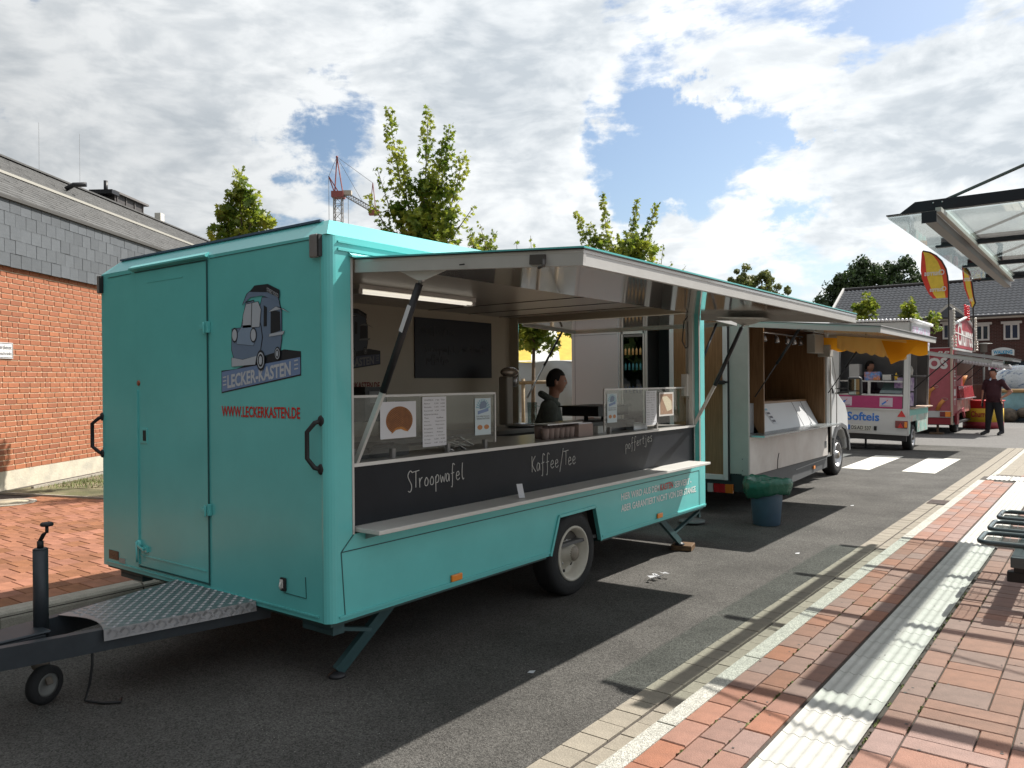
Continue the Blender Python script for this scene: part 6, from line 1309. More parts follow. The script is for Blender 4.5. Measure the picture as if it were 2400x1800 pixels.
tag(b.build('roof_tiles', M_tile, fb, fix=False), kind='stuff')
b = MB(); b.add([(-14.4, 55.85, 7.6), (9.1, 55.85, 7.6), (9.1, 60.4, 5.1), (-14.4, 60.4, 5.1)], [(0, 1, 2, 3)]); b.add([(-14.0, 51.7, 5.1), (-14.0, 60.2, 5.1), (-14.0, 55.85, 7.55)], [(0, 1, 2)]); b.build('roof_back', mat('roof_plain', (.06, .055, .055), rough=.6), fb)
b = MB(); b.bar((-14.42, 51.5, 5.18), (-14.42, 55.85, 7.68), .12, .22); b.bar((-14.42, 60.3, 5.18), (-14.42, 55.85, 7.68), .12, .22); b.build('verge_board', M_wl, fb)
b = MB(); b.tube([(-14.4, 55.85, 7.68), (9.1, 55.85, 7.68)], .10, 8); b.build('ridge_tile', mat('roof_plain', (.05, .05, .05)), fb)
b = MB(); b.add([(-8.3, 51.35, 5.18), (-7.5, 51.35, 5.82), (-6.7, 51.35, 5.18)], [(0, 1, 2)]); b.add([(-8.3, 51.35, 5.18), (-7.5, 51.35, 5.82), (-7.5, 52.9, 5.82)], [(0, 1, 2)]); b.add([(-6.7, 51.35, 5.18), (-7.5, 52.9, 5.82), (-7.5, 51.35, 5.82)], [(0, 1, 2)]); dm_ = b.build('dormer', mat('dormer_grey', (.10, .11, .13), rough=.6), fb, fix=False)
b = MB(); b.bar((-8.45, 51.3, 5.12), (-7.5, 51.3, 5.92), .05, .12); b.bar((-6.55, 51.3, 5.12), (-7.5, 51.3, 5.92), .05, .12); b.build('barge_board', MATS['eave_white'], dm_)
for x0, x1, z0, z1 in ((-4.92, -4.17, 3.80, 4.70), (-6.30, -5.60, 3.80, 4.70), (-7.95, -7.3, 3.95, 4.85), (-2.6, -1.9, 3.8, 4.7), (-9.8, -9.1, 3.8, 4.7), (-11.8, -11.1, 3.8, 4.7)):
    b = MB(); fr = .09
    b.box(x0, x0+fr, 51.94, 51.99, z0, z1); b.box(x1-fr, x1, 51.94, 51.99, z0, z1); b.box(x0+fr, x1-fr, 51.94, 51.99, z0, z0+fr); b.box(x0+fr, x1-fr, 51.94, 51.99, z1-fr, z1); b.box((x0+x1)/2-.05, (x0+x1)/2+.05, 51.945, 51.99, z0+fr, z1-fr)
    b.box(x0-.12, x1+.12, 51.90, 51.99, z1+.0, z1+.13); w_ = b.build('window', M_wl, fb)
    for a, c_ in ((x0+fr, (x0+x1)/2-.05), ((x0+x1)/2+.05, x1-fr)): MB().box(a, c_, 51.97, 51.985, z0+fr, z1-fr).build('pane', mat('pane_blue', (.02, .025, .06), rough=.08, spec=.9), w_)
b = MB(); b.box(-4.9, -3.3, 51.93, 51.99, .3, 2.6); sf = b.build('shop_window', mat('pane_dark', (.015, .02, .03), rough=.1, spec=.9), fb); b = MB(); b.box(-4.95, -4.88, 51.9, 51.99, .2, 2.7); b.box(-3.9, -3.82, 51.9, 51.99, .2, 2.7); b.build('shop_frame', mat('frame_teal', (.25, .33, .32), rough=.5), sf)
ll_ = thing('low_roof_wing', 'lower wing with pale glossy tiles left of the far brick house', 'house', (-17, 56, 0))
b = MB(); b.smooth = True; nx = 4*16
for j in range(6):
    for e in (0, 1):
        for i in range(nx+1): b.v.append(V(-19+4.5*i/nx, 52+2.4*(j+e)/6, 5.0+1.2*(j+e)/6+.022*math.sin(i/4*2*PI)+(.035 if e == 0 else 0)))
for j in range(12-1):
    for i in range(nx): a = j*(nx+1)+i; b.f.append([a, a+1, a+nx+2, a+nx+1]); b.m.append(0); b.sm.append(j % 2 == 0)
tag(b.build('roof_tiles', M_tile, ll_, fix=False), kind='stuff'); MB().box(-19, -14.6, 52.2, 58, 0, 5.0).build('wall', MATS['dark_brick'], ll_)
b = MB(); b.sph((-15.9, 50.5, 5.5), .33, n=14, m=8); b.tube([(-15.9, 50.6, 5.4), (-15.9, 51.0, 4.6)], .04, 6); tag(b.build('satellite_dish', mat('dish_grey', (.06, .065, .075), rough=.5), base=(-15.9, 50.5, 5.4)), 'round dark satellite dish beside the dark tree and the low tiled roof', 'dish')
struct('far_pavement', MB().box(-4.3, 9, 43.6, 52, -.02, .125), mat('far_paver', (.30, .20, .17), rough=.8, var=.1))
struct('far_kerb', MB().box(-4.45, 9, 43.42, 43.6, -.02, .13), M_gkerb)
b = MB(); b.lathe((-5.55, 49, 3.35), (0, 0, 1), [(.10, -.3), (.17, -.28), (.17, .1), (.42, .14), (.40, .17), (0, .2)], 16); b.tube([(-5.55, 49, 0), (-5.55, 49, 3.1)], .05, 8); tag(b.build('street_lamp', mat('lamp_grey', (.20, .20, .19), rough=.5), base=(-5.55, 49, 0)), 'grey street lamp with flat round hood in front of the far brick wall', 'lamp')
# water ball attraction
pl = thing('ball_pool', 'shallow blue pool with a yellow-brown rim tube and a clear walking ball', 'pool', (-2.4, 37, 0))
b = MB(); b.tube([(-4.6, 35.6, 1.17), (.6, 35.6, 1.17)], .075, 10); b.build('rim_tube', mat('rim_ochre', (.42, .27, .12), rough=.5), pl)
b = MB(); b.box(-4.6, .6, 35.65, 35.7, .45, 1.12); b.build('pool_wall', mat('pool_blue', (.25, .48, .55), rough=.3, var=.2, vscale=1.5), pl)
b = MB(); b.box(-4.6, .6, 35.62, 35.66, .30, .46); b.build('pool_band', mat('pool_band', (.03, .12, .3), rough=.4), pl)
b = MB(); b.box(-4.5, .5, 35.7, 38.5, 0, .42); b.build('pool_base', mat('pool_base', (.02, .035, .05), rough=.6, var=.4, vscale=3), pl)
bl = MB(); bl.sph((-2.95, 37.0, .85), 1.32, n=32, m=20); tag(bl.build('walking_ball', glass('ball_plastic', (.62, .70, .74), rough=.08, refl=.30), base=(-2.95, 37, .85)), 'large clear walking ball floating in the blue pool', 'ball')
bl = MB(); bl.sph((-5.05, 37.5, .75), .75, n=24, m=14); tag(bl.build('walking_ball', MATS['ball_plastic'], base=(-5.05, 37.5, .75)), 'smaller clear ball half hidden behind the churros trailer', 'ball')
for i, (x, z0, w_, h_, s, lab) in enumerate(((-4.22, 2.62, .82, .26, 'WALKING', 'arched white sign with blue lettering above the pool'), (-4.35, 2.02, 1.1, .22, 'WATERBALLS', 'white banner with magenta lettering under the hatch of the churros trailer'))):
    b = MB(); n = 12; pts = [(x+w_*k/n, z0+.10*math.sin(PI*k/n)*(1 if i == 0 else -.6)) for k in range(n+1)]; pts2 = [(a, z_+h_) for a, z_ in pts][::-1]; b.prism([(a, 39.9, z_) for a, z_ in pts+pts2], (0, .05, 0)); s_ = b.build('sign_board', mat('sign_pale', (.6, .62, .62), rough=.5), base=(x, 40, z0)); tag(s_, lab, 'sign')
    text(s_, 'lettering', s, (mat('cyan_letters', (.03, .3, .5), rough=.5), mat('magenta_letters', (.4, .05, .16), rough=.5))[i], (x+.06, 39.895, z0+(.08 if i == 0 else .0)), V(1, 0, 0), zu, w_-.12, h_*.62, bold=.04)
for k, (x, y, w_, h_, c_, nm, lab) in enumerate(((-4.98, 37.8, .30, 2.15, (.62, .30, .02), 'inflatable_slide', 'tall orange inflatable behind the churros trailer hatch'), (-5.15, 38.6, .28, 2.6, (.03, .12, .35), 'blue_tent_roof', 'blue round awning top behind the churros sign board'))):
    b = MB(); b.sph((x, y, h_*.5), w_, .3, h_*.5, 16, 12); tag(b.build(nm, mat(nm, c_, rough=.5, var=.2, vscale=3), base=(x, y, 0)), lab, 'inflatable')
b = MB(); R = random.Random(1)
for k, (x, z_, r, c_) in enumerate(((-3.5, .3, .28, 0), (-3.2, .25, .35, 0), (-2.7, .35, .25, 0))): b.sph((x, 35.2, z_), r, r, r*.8, 12, 8)
tag(b.build('crates_pile', mat('pile_brown', (.10, .08, .06), rough=.8, var=.6, vscale=4), base=(-3.2, 35.2, 0)), 'brown and white clutter stacked in front of the pool', 'clutter', kind='stuff')
# ================================================================== TREES
M_bark = mat('bark', (.12, .085, .055), rough=.9, var=.3, vscale=14, bump=.6, bscale=30)
def leafmat(name, c1, c2, tr=.35):
    m = bpy.data.materials.new(name); m.use_nodes = True; MATS[name] = m; nt = m.node_tree; N = nt.nodes; L = nt.links; N.clear()
    o = N.new('ShaderNodeOutputMaterial'); d = N.new('ShaderNodeBsdfPrincipled'); d.inputs['Roughness'].default_value = .5; t = N.new('ShaderNodeBsdfTranslucent'); mx = N.new('ShaderNodeMixShader'); mx.inputs[0].default_value = tr
    tc = N.new('ShaderNodeTexCoord'); nz = N.new('ShaderNodeTexNoise'); nz.inputs['Scale'].default_value = 3.; L.new(tc.outputs['Object'], nz.inputs['Vector']); r = N.new('ShaderNodeValToRGB'); L.new(nz.outputs['Fac'], r.inputs[0])
    r.color_ramp.elements[0].color = (*c1, 1); r.color_ramp.elements[0].position = .38; r.color_ramp.elements[1].color = (*c2, 1); r.color_ramp.elements[1].position = .64
    L.new(r.outputs[0], d.inputs['Base Color']); L.new(r.outputs[0], t.inputs[0]); L.new(d.outputs[0], mx.inputs[1]); L.new(t.outputs[0], mx.inputs[2]); L.new(mx.outputs[0], o.inputs[0]); return m
M_leaf = leafmat('maple_leaf', (.11, .17, .018), (.33, .36, .045), .5); M_leafd = leafmat('dark_leaf', (.022, .048, .014), (.055, .09, .024), .25); M_leafo = leafmat('oak_leaf', (.085, .12, .03), (.19, .20, .05), .35)
LEAF = [(0, -.55), (.14, -.18), (.52, -.30), (.36, .02), (.55, .28), (.20, .26), (0, .60), (-.20, .26), (-.55, .28), (-.36, .02), (-.52, -.30), (-.14, -.18)]
def leaf(b, p, s, R, nrm=None):
    n = Vector((R.gauss(0, .7), R.gauss(0, .7), R.uniform(.1, 1.2))).normalized() if nrm is None else nrm
    u_ = n.orthogonal().normalized(); a = R.uniform(0, 6.28); w_ = n.cross(u_); e1 = u_*math.cos(a)+w_*math.sin(a); e2 = n.cross(e1)
    k = len(b.v); b.v += [p+e1*(x*s)+e2*(y*s)+n*(-.22*s*(x*x+y*y)) for x, y in LEAF]; b.f.append(list(range(k, k+12))); b.m.append(0); b.sm.append(False)
def maple(label, base, H, shoots, body, seed, lsize=.085, group=None, lowcrown=None, r0=.05):
    R = random.Random(seed); t_ = thing('maple_tree', label, 'tree', base); B = V(*base)
    tr = MB(); lf_ = MB(); top = V(body[0][0], body[0][1], body[0][2])
    tr.tube([B, B.lerp(V(top.x, top.y, 0), .3)+V(0, 0, H*.5), V(top.x, top.y, H)], r0, 10, rr=[r0, r0*.8, r0*.55])
    for (x, y, z_), rad, cnt in shoots:
        tip = V(x, y, z_); root = top+V(R.uniform(-.1, .1), R.uniform(-.1, .1), -.4); mid = root.lerp(tip, .45)+V((tip.x-root.x)*.22, (tip.y-root.y)*.22, 0)
        P = [root.lerp(mid, k/4) if k < 4 else mid.lerp(tip, (k-4)/6) for k in range(11)]
        tr.tube(P, .012, 5, rr=[.016*(1-k/13) for k in range(11)])
        for k in range(cnt):
            t = (k+R.random())/cnt; t = t**.85; i = min(9, int(t*10)); c = P[i].lerp(P[i+1], t*10-i); rr = rad*(1-.72*t)+.03; a = R.uniform(0, 6.28); q = math.sqrt(R.random())*rr
            leaf(lf_, c+V(q*math.cos(a), q*math.sin(a), R.gauss(0, .03)), lsize*R.uniform(.7, 1.25)*(1-.3*t), R)
    for (x, y, z_, rx, rz, cnt) in body:
        cl = [(R.uniform(-.8, .8), R.uniform(-.8, .8), R.uniform(-.8, .8), R.uniform(.25, .5)) for _ in range(12)]
        for k in range(cnt):
            a, b_, c_, r_ = R.choice(cl); v = Vector((R.gauss(0, 1), R.gauss(0, 1), R.gauss(0, 1))).normalized()*(r_*R.random()**.35)
            leaf(lf_, V(x+rx*(a*.8+v.x), y+rx*(b_*.8+v.y), z_+rz*(c_*.8+v.z)), lsize*R.uniform(.7, 1.3), R)
    tr.build('trunk', M_bark, t_, fix=False); tag(lf_.build('crown', M_leaf, t_, fix=False), kind='stuff'); return t_
maple('young maple with one dense pointed crown above the left end of the teal trailer', (-11.3, 7.7, .12), 3.6, [((-11.42, 7.66, 5.20), .22, 150), ((-11.58, 7.53, 4.85), .2, 90), ((-11.2, 7.83, 4.72), .2, 90)],
      [(-11.38, 7.7, 4.25, .52, .50, 900), (-11.38, 7.7, 4.75, .30, .35, 260), (-11.35, 7.7, 3.7, .55, .45, 420)], 1, .10)
maple('tallest maple with two long leafy leaders beside the crane', (-9.2, 9.4, .12), 3.4, [((-9.47, 9.15, 6.16), .24, 300), ((-8.94, 9.55, 6.16), .24, 300), ((-8.66, 9.75, 5.86), .24, 260), ((-8.47, 9.90, 5.40), .26, 250), ((-9.62, 9.03, 5.20), .12, 60), ((-9.75, 8.93, 4.75), .2, 70), ((-8.75, 9.7, 5.6), .2, 200), ((-9.3, 9.27, 5.5), .2, 200), ((-8.30, 9.95, 4.55), .1, 30)],
      [(-9.05, 9.45, 4.20, .62, .55, 900), (-8.95, 9.55, 4.70, .38, .40, 400)], 2, .10)
t3 = maple('staked maple seen through the open rear of the teal trailer', (-9.0, 12.5, .0), 2.6, [((-9.80, 11.9, 4.74), .16, 45), ((-9.02, 12.5, 4.5), .12, 40), ((-9.25, 12.33, 4.4), .1, 30), ((-9.95, 11.8, 4.45), .25, 60)],
      [(-8.98, 12.53, 2.75, .62, .60, 1100), (-8.6, 12.8, 2.75, .5, .35, 450), (-9.3, 12.3, 3.2, .7, .7, 700)], 3, .11)
maple('maple with four splayed leafy shoots above the middle of the serving hatch', (-9.4, 16.7, .0), 3.6, [((-10.26, 16.08, 5.74), .20, 170), ((-9.75, 16.47, 6.15), .17, 190), ((-9.08, 16.97, 6.02), .17, 190), ((-8.70, 17.26, 5.92), .17, 190), ((-10.0, 16.3, 5.45), .2, 150), ((-9.0, 17.0, 5.2), .25, 150)],
      [(-9.45, 16.69, 4.72, .66, .5, 800), (-9.0, 17.0, 4.6, .5, .4, 300)], 4, .11)
maple('thin maple with sparse upright twigs right of the splayed maple', (-9.9, 20.0, .0), 3.8, [((-10.27, 19.84, 5.82), .09, 32), ((-9.94, 20.08, 5.46), .09, 30), ((-9.76, 20.22, 4.95), .08, 18), ((-9.45, 20.46, 4.85), .08, 16), ((-10.15, 19.9, 5.1), .2, 60)], [(-10.15, 19.9, 4.6, .4, .35, 120)], 5, .11)
maple('small bushy maple just above the hatch between the two tall maples', (-10.9, 13.5, .0), 3.5, [((-11.0, 13.0, 4.98), .14, 60), ((-10.6, 13.35, 4.9), .14, 60)], [(-10.85, 13.15, 4.55, .35, .35, 200)], 6, .10)
for i, (bx, by, tips, body, lab) in enumerate(((-8.95, 38.4, [((-8.95, 38.42, 5.62), .4, 120)], [(-8.95, 38.4, 4.75, .62, .75, 420), (-8.95, 38.4, 4.0, .6, .7, 200)], 'dense small maple in front of the left end of the tiled roof'), (-7.72, 41.8, [((-7.72, 41.8, 5.55), .3, 80)], [(-7.72, 41.8, 4.85, .6, .55, 300), (-6.9, 42.3, 4.4, .5, .6, 110)], 'loose small maple in front of the tiled roof beside the flag'))):
    maple(lab, (bx, by, 0), 3.8, tips, body, 20+i, .17, r0=.07)
# stakes round the third maple
stk = thing('tree_stakes', 'wooden stake frame round the maple behind the seller', 'tree stakes', (-9.0, 12.5, 0)); M_stk = mat('stake_wood', (.23, .17, .10), rough=.8, var=.2, vscale=8)
for x, y in ((-9.14, 12.38), (-8.72, 12.72)): b = MB(); b.tube([(x, y, 0), (x, y, 1.72)], .035, 10); b.build('stake', M_stk, stk)
b = MB(); b.tube([(-9.22, 12.30, 1.64), (-8.6, 12.80, 1.66)], .035, 10); b.build('cross_rail', M_stk, stk)
def bigtree(label, base, blobs, m, n, s, seed, tr=.4):
    R = random.Random(seed); t_ = thing('broad_tree', label, 'tree', base); b = MB(); T = MB(); B = V(*base)
    for (x, y, z_, r) in blobs: T.tube([B+V(0, 0, .5), B.lerp(V(x, y, z_), .5)+V(0, 0, 1), V(x, y, z_)], tr, 6, rr=[tr, tr*.6, tr*.2])
    T.tube([B, B+V(0, 0, 4)], tr, 8)
    sub = []
    for (x, y, z_, r) in blobs:
        for k in range(int(16*r)): v = Vector((R.gauss(0, 1), R.gauss(0, 1), R.gauss(0, .8))).normalized()*r*R.uniform(.35, .95); sub.append((x+v.x, y+v.y, z_+v.z, r*R.uniform(.22, .42)))
    for k in range(n):
        x, y, z_, r = R.choice(sub); v = Vector((R.gauss(0, 1), R.gauss(0, 1), R.gauss(0, .8))).normalized()*r*R.random()**.4; p = V(x, y, z_)+v
        nn = (v.normalized()+Vector((R.gauss(0, .5), R.gauss(0, .5), R.gauss(0, .5)))).normalized(); u_ = nn.orthogonal().normalized()*s*R.uniform(.5, 1.2); w_ = nn.cross(u_)*R.uniform(.6, 1)
        b.add([p-u_, p+w_*.8, p+u_, p-w_*.8], [(0, 1, 2, 3)])
    T.build('trunk', M_bark, t_, fix=False); tag(b.build('crown', m, t_, fix=False), kind='stuff')
bigtree('big dark broad tree behind the roof of the far brick house', (-18.5, 80, 0), [(-21.3, 78, 8.2, 1.9), (-20.2, 79, 10.2, 2.1), (-18.3, 80, 11.3, 2.1), (-16.4, 81, 11.4, 2.1), (-14.6, 82.5, 10.4, 2.1), (-17.5, 80.5, 8.6, 2.6), (-13.6, 83, 8.4, 1.9)], M_leafd, 26000, .17, 31)
bigtree('olive green broad tree above the middle of the white van', (-16.3, 44.2, 0), [(-17.35, 43.4, 7.0, .85), (-16.6, 43.9, 7.55, .72), (-15.9, 44.5, 7.3, .7), (-15.1, 45, 6.6, .62), (-16.2, 44.1, 6.3, 1.1)], M_leafo, 9000, .085, 32, .2)
for i, (x, y, z_, r, lab) in enumerate(((-30, 70, 3.4, 3.2, 'low dark tree hidden far behind the tarpaulin trailer'), (-42, 62, 3.6, 3.4, 'low dark tree far left behind the tarpaulin trailer'))): bigtree(lab, (x, y, 0), [(x, y, z_, r), (x+3, y, z_-.5, r*.8), (x-3, y+1, z_-.4, r*.8)], M_leafd, 2600, .3, 40+i)
# unseen trees added behind the camera to darken reflections and block sky
for i, (x, y, r, lab) in enumerate(((-17.5, -4.0, 2.5, 'added unseen broad tree behind the camera, nearest the brick building'), (-13.5, -9.5, 2.8, 'added unseen broad tree behind the camera, second from the brick building'), (-7.0, -12.5, 2.7, 'added unseen broad tree behind the camera, straight behind the drawbar'), (0, -14.0, 2.9, 'added unseen broad tree behind the camera, beyond the shelter side'))):
    bigtree(lab, (x, y, 0), [(x, y, 3.6, r), (x+1.9, y+.5, 3.2, r*.8), (x-1.9, y-.4, 3.3, r*.8), (x, y, 6.2, r*.85)], M_leafd, 3000, .42, 60+i)
# ================================================================== TARPED TRAILER + MARQUEE behind
tt = thing('tarp_trailer', 'low grey tarpaulin-covered trailer behind the staked maple', 'trailer', (-10.6, 15.0, 0))
b = MB(); b.smooth = True; n, m_ = 46, 14; R = random.Random(6)
p0, p1 = V(-12.4, 13.3, 0), V(-8.2, 16.4, 0); dd = (p1-p0); nn = V(dd.y, -dd.x, 0).normalized()
for i in range(n+1):
    for j in range(m_+1):
        t, s = i/n, j/m_; wv = .030*math.sin(t*30+s*5)+.035*math.sin((t*14-s*6))*s*(1-s)*3+.05*math.sin(t*9+s*3)*(1-s); b.v.append(p0+dd*t+nn*(wv+.04*(1-s))+V(0, 0, .96+1.16*s+.02*math.sin(t*26)*s))
for i in range(n):
    for j in range(m_): a = i*(m_+1)+j; b.f.append([a, a+m_+1, a+m_+2, a+1]); b.m.append(0); b.sm.append(True)
b.build('tarpaulin', mat('tarp_grey', (.33, .34, .35), rough=.5, var=.08, vscale=1.5), tt, fix=False)
b = MB(); b.add([p0+V(0, 0, 2.12), p1+V(0, 0, 2.12), p1-nn*2+V(0, 0, 2.2), p0-nn*2+V(0, 0, 2.2)], [(0, 1, 2, 3)]); b.build('tarp_top', MATS['tarp_grey'], tt)
for z0, z1 in ((.86, .96), (.72, .84)): b = MB(); b.bar(p0+V(0, 0, (z0+z1)/2), p1+V(0, 0, (z0+z1)/2), .06, z1-z0); b.build('side_sill', M_vw, tt)
b = MB(); b.bar(p0+V(0, 0, .6), p1+V(0, 0, .6), .3, .12); b.build('chassis', M_blackm, tt)
wheel(tt, -10.1, 15.3, .33, .2, .2, hub=M_vw)
mq = thing('marquee', 'white marquee roof with yellow stripes behind the tarpaulin trailer', 'marquee', (-15, 22, 0))
q0, q1 = V(-17.5, 19.4, 0), V(-11.5, 24.0, 0); dd = q1-q0
for k in range(8):
    a, c_ = q0+dd*(k/8), q0+dd*((k+1)/8); b = MB(); nrm2 = V(dd.y, -dd.x, 0).normalized()
    b.add([a+V(0, 0, 2.28), c_+V(0, 0, 2.28), c_-nrm2*2.5+V(0, 0, 3.9), a-nrm2*2.5+V(0, 0, 3.9)], [(0, 1, 2, 3)]); b.build('roof_stripe', mat('marquee_white', (.62, .62, .58), rough=.6) if k % 2 else mat('marquee_yellow', (.60, .42, .05), rough=.6, var=.15, vscale=2), mq, fix=False)
b = MB(); b.add([q0+V(0, 0, 2.28), q1+V(0, 0, 2.28), q1, q0], [(0, 1, 2, 3)]); b.build('side_wall', mat('marquee_white', (.6, .6, .6)), mq)
# ================================================================== CRANE
cr = thing('tower_crane', 'red and grey tower crane with lowered lattice jib far behind the teal trailer', 'crane', (-62.3, 53.3, 0))
M_crr = mat('crane_red', (.27, .075, .07), rough=.6); M_crg = mat('crane_grey', (.28, .27, .26), rough=.6); cd = V(.796, .605, 0); cn_ = V(-.605, .796, 0); C0 = V(-62.28, 53.2, 0)
def lattice(b, a, c_, w_, r, n):
    a, c_ = V(*a), V(*c_); d = (c_-a); ax = d.normalized(); s1 = ax.cross(cn_).normalized() if abs(ax.dot(cn_)) < .9 else ax.orthogonal(); s2 = ax.cross(s1)
    cor = [s1*(w_/2*i)+s2*(w_/2*j) for i, j in ((-1, -1), (1, -1), (1, 1), (-1, 1))]
    for q in cor: b.bar(a+q, c_+q, r*1.2, r*1.2)
    for k in range(n):
        p, q = a+d*(k/n), a+d*((k+1)/n)
        for i in range(4): b.bar(p+cor[i], q+cor[(i+1) % 4], r*.6, r*.6); b.bar(p+cor[i], p+cor[(i+1) % 4], r*.6, r*.6)
b = MB(); lattice(b, C0, C0+V(0, 0, 20.6), .78, .07, 24); b.build('mast', M_crg, cr)
b = MB(); b.obox(C0+V(0, 0, 20.7), cd, cn_, V(0, 0, 1), .6, .6, .3); b.build('slewing_ring', M_crr, cr)
tp_ = C0+V(0, 0, 24.55)-cd*.1; b = MB(); b.bar(C0+V(0, 0, 21)-cd*.35, tp_, .09, .09); b.bar(C0+V(0, 0, 21)+cd*.45, tp_, .09, .09); b.sph(tp_, .13, n=8, m=6); b.build('apex_frame', M_crr, cr)
cb_ = C0+V(0, 0, 22.6)-cd*.95; b = MB(); b.bar(C0+V(0, 0, 20.9)+cd*.1, cb_, .10, .10); b.bar(C0+V(0, 0, 20.9)-cd*.35, cb_, .10, .10); b.build('counter_jib', M_crr, cr)
je = C0+cd*3.9+V(0, 0, 18.9); b = MB(); lattice(b, C0+cd*.5+V(0, 0, 20.9), je, .42, .05, 14); b.build('jib', M_crg, cr)
b = MB(); b.obox(C0+cd*.9+V(0, 0, 20.9), cd, cn_, V(0, 0, 1), .45, .3, .22); b.build('machine_box', mat('crane_cream', (.45, .40, .33), rough=.6), cr)
jt = je+V(0, 0, 3.0)-cd*.4; b = MB(); b.bar(je-cd*.7+V(0, 0, .2), jt, .06, .06); b.bar(je-cd*.1, jt, .06, .06); b.obox(je-cd*.3, cd, cn_, V(0, 0, 1), .5, .3, .25); b.build('jib_frame', M_crr, cr)
b = MB()
for a, c_ in ((tp_, jt), (tp_, C0+cd*2.5+V(0, 0, 19.9)), (tp_, cb_), (cb_, cb_-V(0, 0, 22)), (C0+cd*1+V(0, 0, 20.4), C0+cd*1.0)): b.bar(a, c_, .035, .035)
b.build('cable', MATS['rod_grey'], cr)
# ================================================================== PEOPLE
def evalmesh(me, mods):
    o = bpy.data.objects.new('tmp', me); COL.objects.link(o)
    for t, kw in mods:
        md = o.modifiers.new('m', t)
        for k, v in kw.items(): setattr(md, k, v)
    dg = bpy.context.evaluated_depsgraph_get(); dg.update(); m2 = bpy.data.meshes.new_from_object(o.evaluated_get(dg)); bpy.data.objects.remove(o); return m2
TORSO = ('pelvis', 'waist', 'chest', 'neck0')
def human(parent, J, E, matf, mats, head, F, finger_sets, vox=.009, s=1.):
    """J joints {name:(pos, radius)}, E edges, matf(local point)->slot; returns one continuous body mesh"""
    base = BASE[parent.name]; Fv = Vector(F).normalized(); Lv = V(0, 0, 1).cross(Fv); tb = MB()
    for a, c in E:
        (p, r), (q, r2) = J[a], J[c]; p, q = Vector(p), Vector(q)
        if isinstance(r, tuple) or isinstance(r2, tuple):
            r = r if isinstance(r, tuple) else (r, r); r2 = r2 if isinstance(r2, tuple) else (r2, r2)
            if a in TORSO and c in TORSO:
                n = 10
                for k in range(n+1):
                    t = k/n; cc = p.lerp(q, t); rx, ry = r[0]+(r2[0]-r[0])*t, r[1]+(r2[1]-r[1])*t
                    tb.v += [cc+Lv*(rx*math.cos(w*PI/12))+Fv*(ry*math.sin(w*PI/12)) for w in range(24)]
                k0 = len(tb.v)-24*(n+1)
                for k in range(n):
                    for w in range(24): w2 = (w+1) % 24; tb.f.append([k0+k*24+w, k0+k*24+w2, k0+(k+1)*24+w2, k0+(k+1)*24+w]); tb.m.append(0); tb.sm.append(True)
                tb.f.append([k0+w for w in range(24)][::-1]); tb.m.append(0); tb.sm.append(True); tb.f.append([k0+n*24+w for w in range(24)]); tb.m.append(0); tb.sm.append(True)
                continue
            r = min(r)*.75 if a in TORSO and c not in ('neck',) else min(r); r2 = min(r2)
            if c == 'neck': r = .08
        tb.tube([p.lerp(q, k/5) for k in range(6)], 0, 14, rr=[r+(r2-r)*k/5 for k in range(6)]); tb.sph(q, r2, n=14, m=10); tb.sph(p, r, n=14, m=10)
    tm_ = tb.mesh('t', [M_rim]); bm = bmesh.new(); bm.from_mesh(tm_)
    # head: egg with brow, nose, jaw, ears
    hb = MB(); c, hs = head; F = Vector(F).normalized(); Lf = V(0, 0, 1).cross(F).normalized(); n, m = 32, 24
    for i in range(m+1):
        t = PI*i/m
        for j in range(n):
            a = 2*PI*j/n; x, y, z = math.sin(t)*math.cos(a), math.sin(t)*math.sin(a), math.cos(t)      # x front, y left
            fx = .096; 
            w = .076*(1-.20*max(0, -z)**1.5); d = fx*(1-.12*max(0, -z)); px, py, pz = x*d, y*w, z*.122
            g = lambda zz, yy, sz, sy: math.exp(-((z-zz)/sz)**2-((y-yy)/sy)**2)
            if x > 0:
                px += .024*g(-.12, 0, .17, .13)*x + .008*g(.18, 0, .10, .5)*x + .012*g(-.78, 0, .18, .3) + .006*g(-.45, 0, .07, .2)
                px -= .010*g(.03, .38, .10, .16)+.010*g(.03, -.38, .10, .16)+.004*g(-.33, 0, .05, .2)+.006*g(-.58, 0, .06, .25)
            hb.v.append(c+F*px*hs+Lf*py*hs+V(0, 0, pz*hs))
    for i in range(m):
        for j in range(n): j2 = (j+1) % n; hb.f.append([i*n+j, (i+1)*n+j, (i+1)*n+j2, i*n+j2]); hb.m.append(0); hb.sm.append(True)
    for sd in (-1, 1): hb.sph(c+Lf*(sd*.078*hs)-F*.012*hs+V(0, 0, -.005), .014*hs, .014*hs, .032*hs, 10, 8)
    for (p, dirn, up, L) in finger_sets:     # palm + five fingers
        p = Vector(p); d = Vector(dirn).normalized(); u = Vector(up).normalized(); sd = d.cross(u).normalized()
        hb.tube([p-d*.03*L, p+d*.02*L, p+d*.075*L], .032, 10, rr=[.026*L, .034*L, .036*L])
        for k, (o, ln) in enumerate(((-.030, .062), (-.011, .075), (.010, .070), (.029, .055))):
            a = p+d*.065*L+sd*o*L; hb.tube([a, a+d*ln*.5*L, a+d*ln*.8*L-u*.018*L, a+d*ln*.9*L-u*.035*L], .0095, 8, rr=[.0105*L, .010*L, .009*L, .0075*L])
        a = p-sd*.025*L; hb.tube([a, a-sd*.035*L+d*.02*L, a-sd*.04*L+d*.05*L-u*.01*L], .011, 8, rr=[.014*L, .012*L, .009*L])
    hm = hb.mesh('h', [M_rim]); bm.from_mesh(hm); me2 = bpy.data.meshes.new('j'); bm.to_mesh(me2); bm.free()
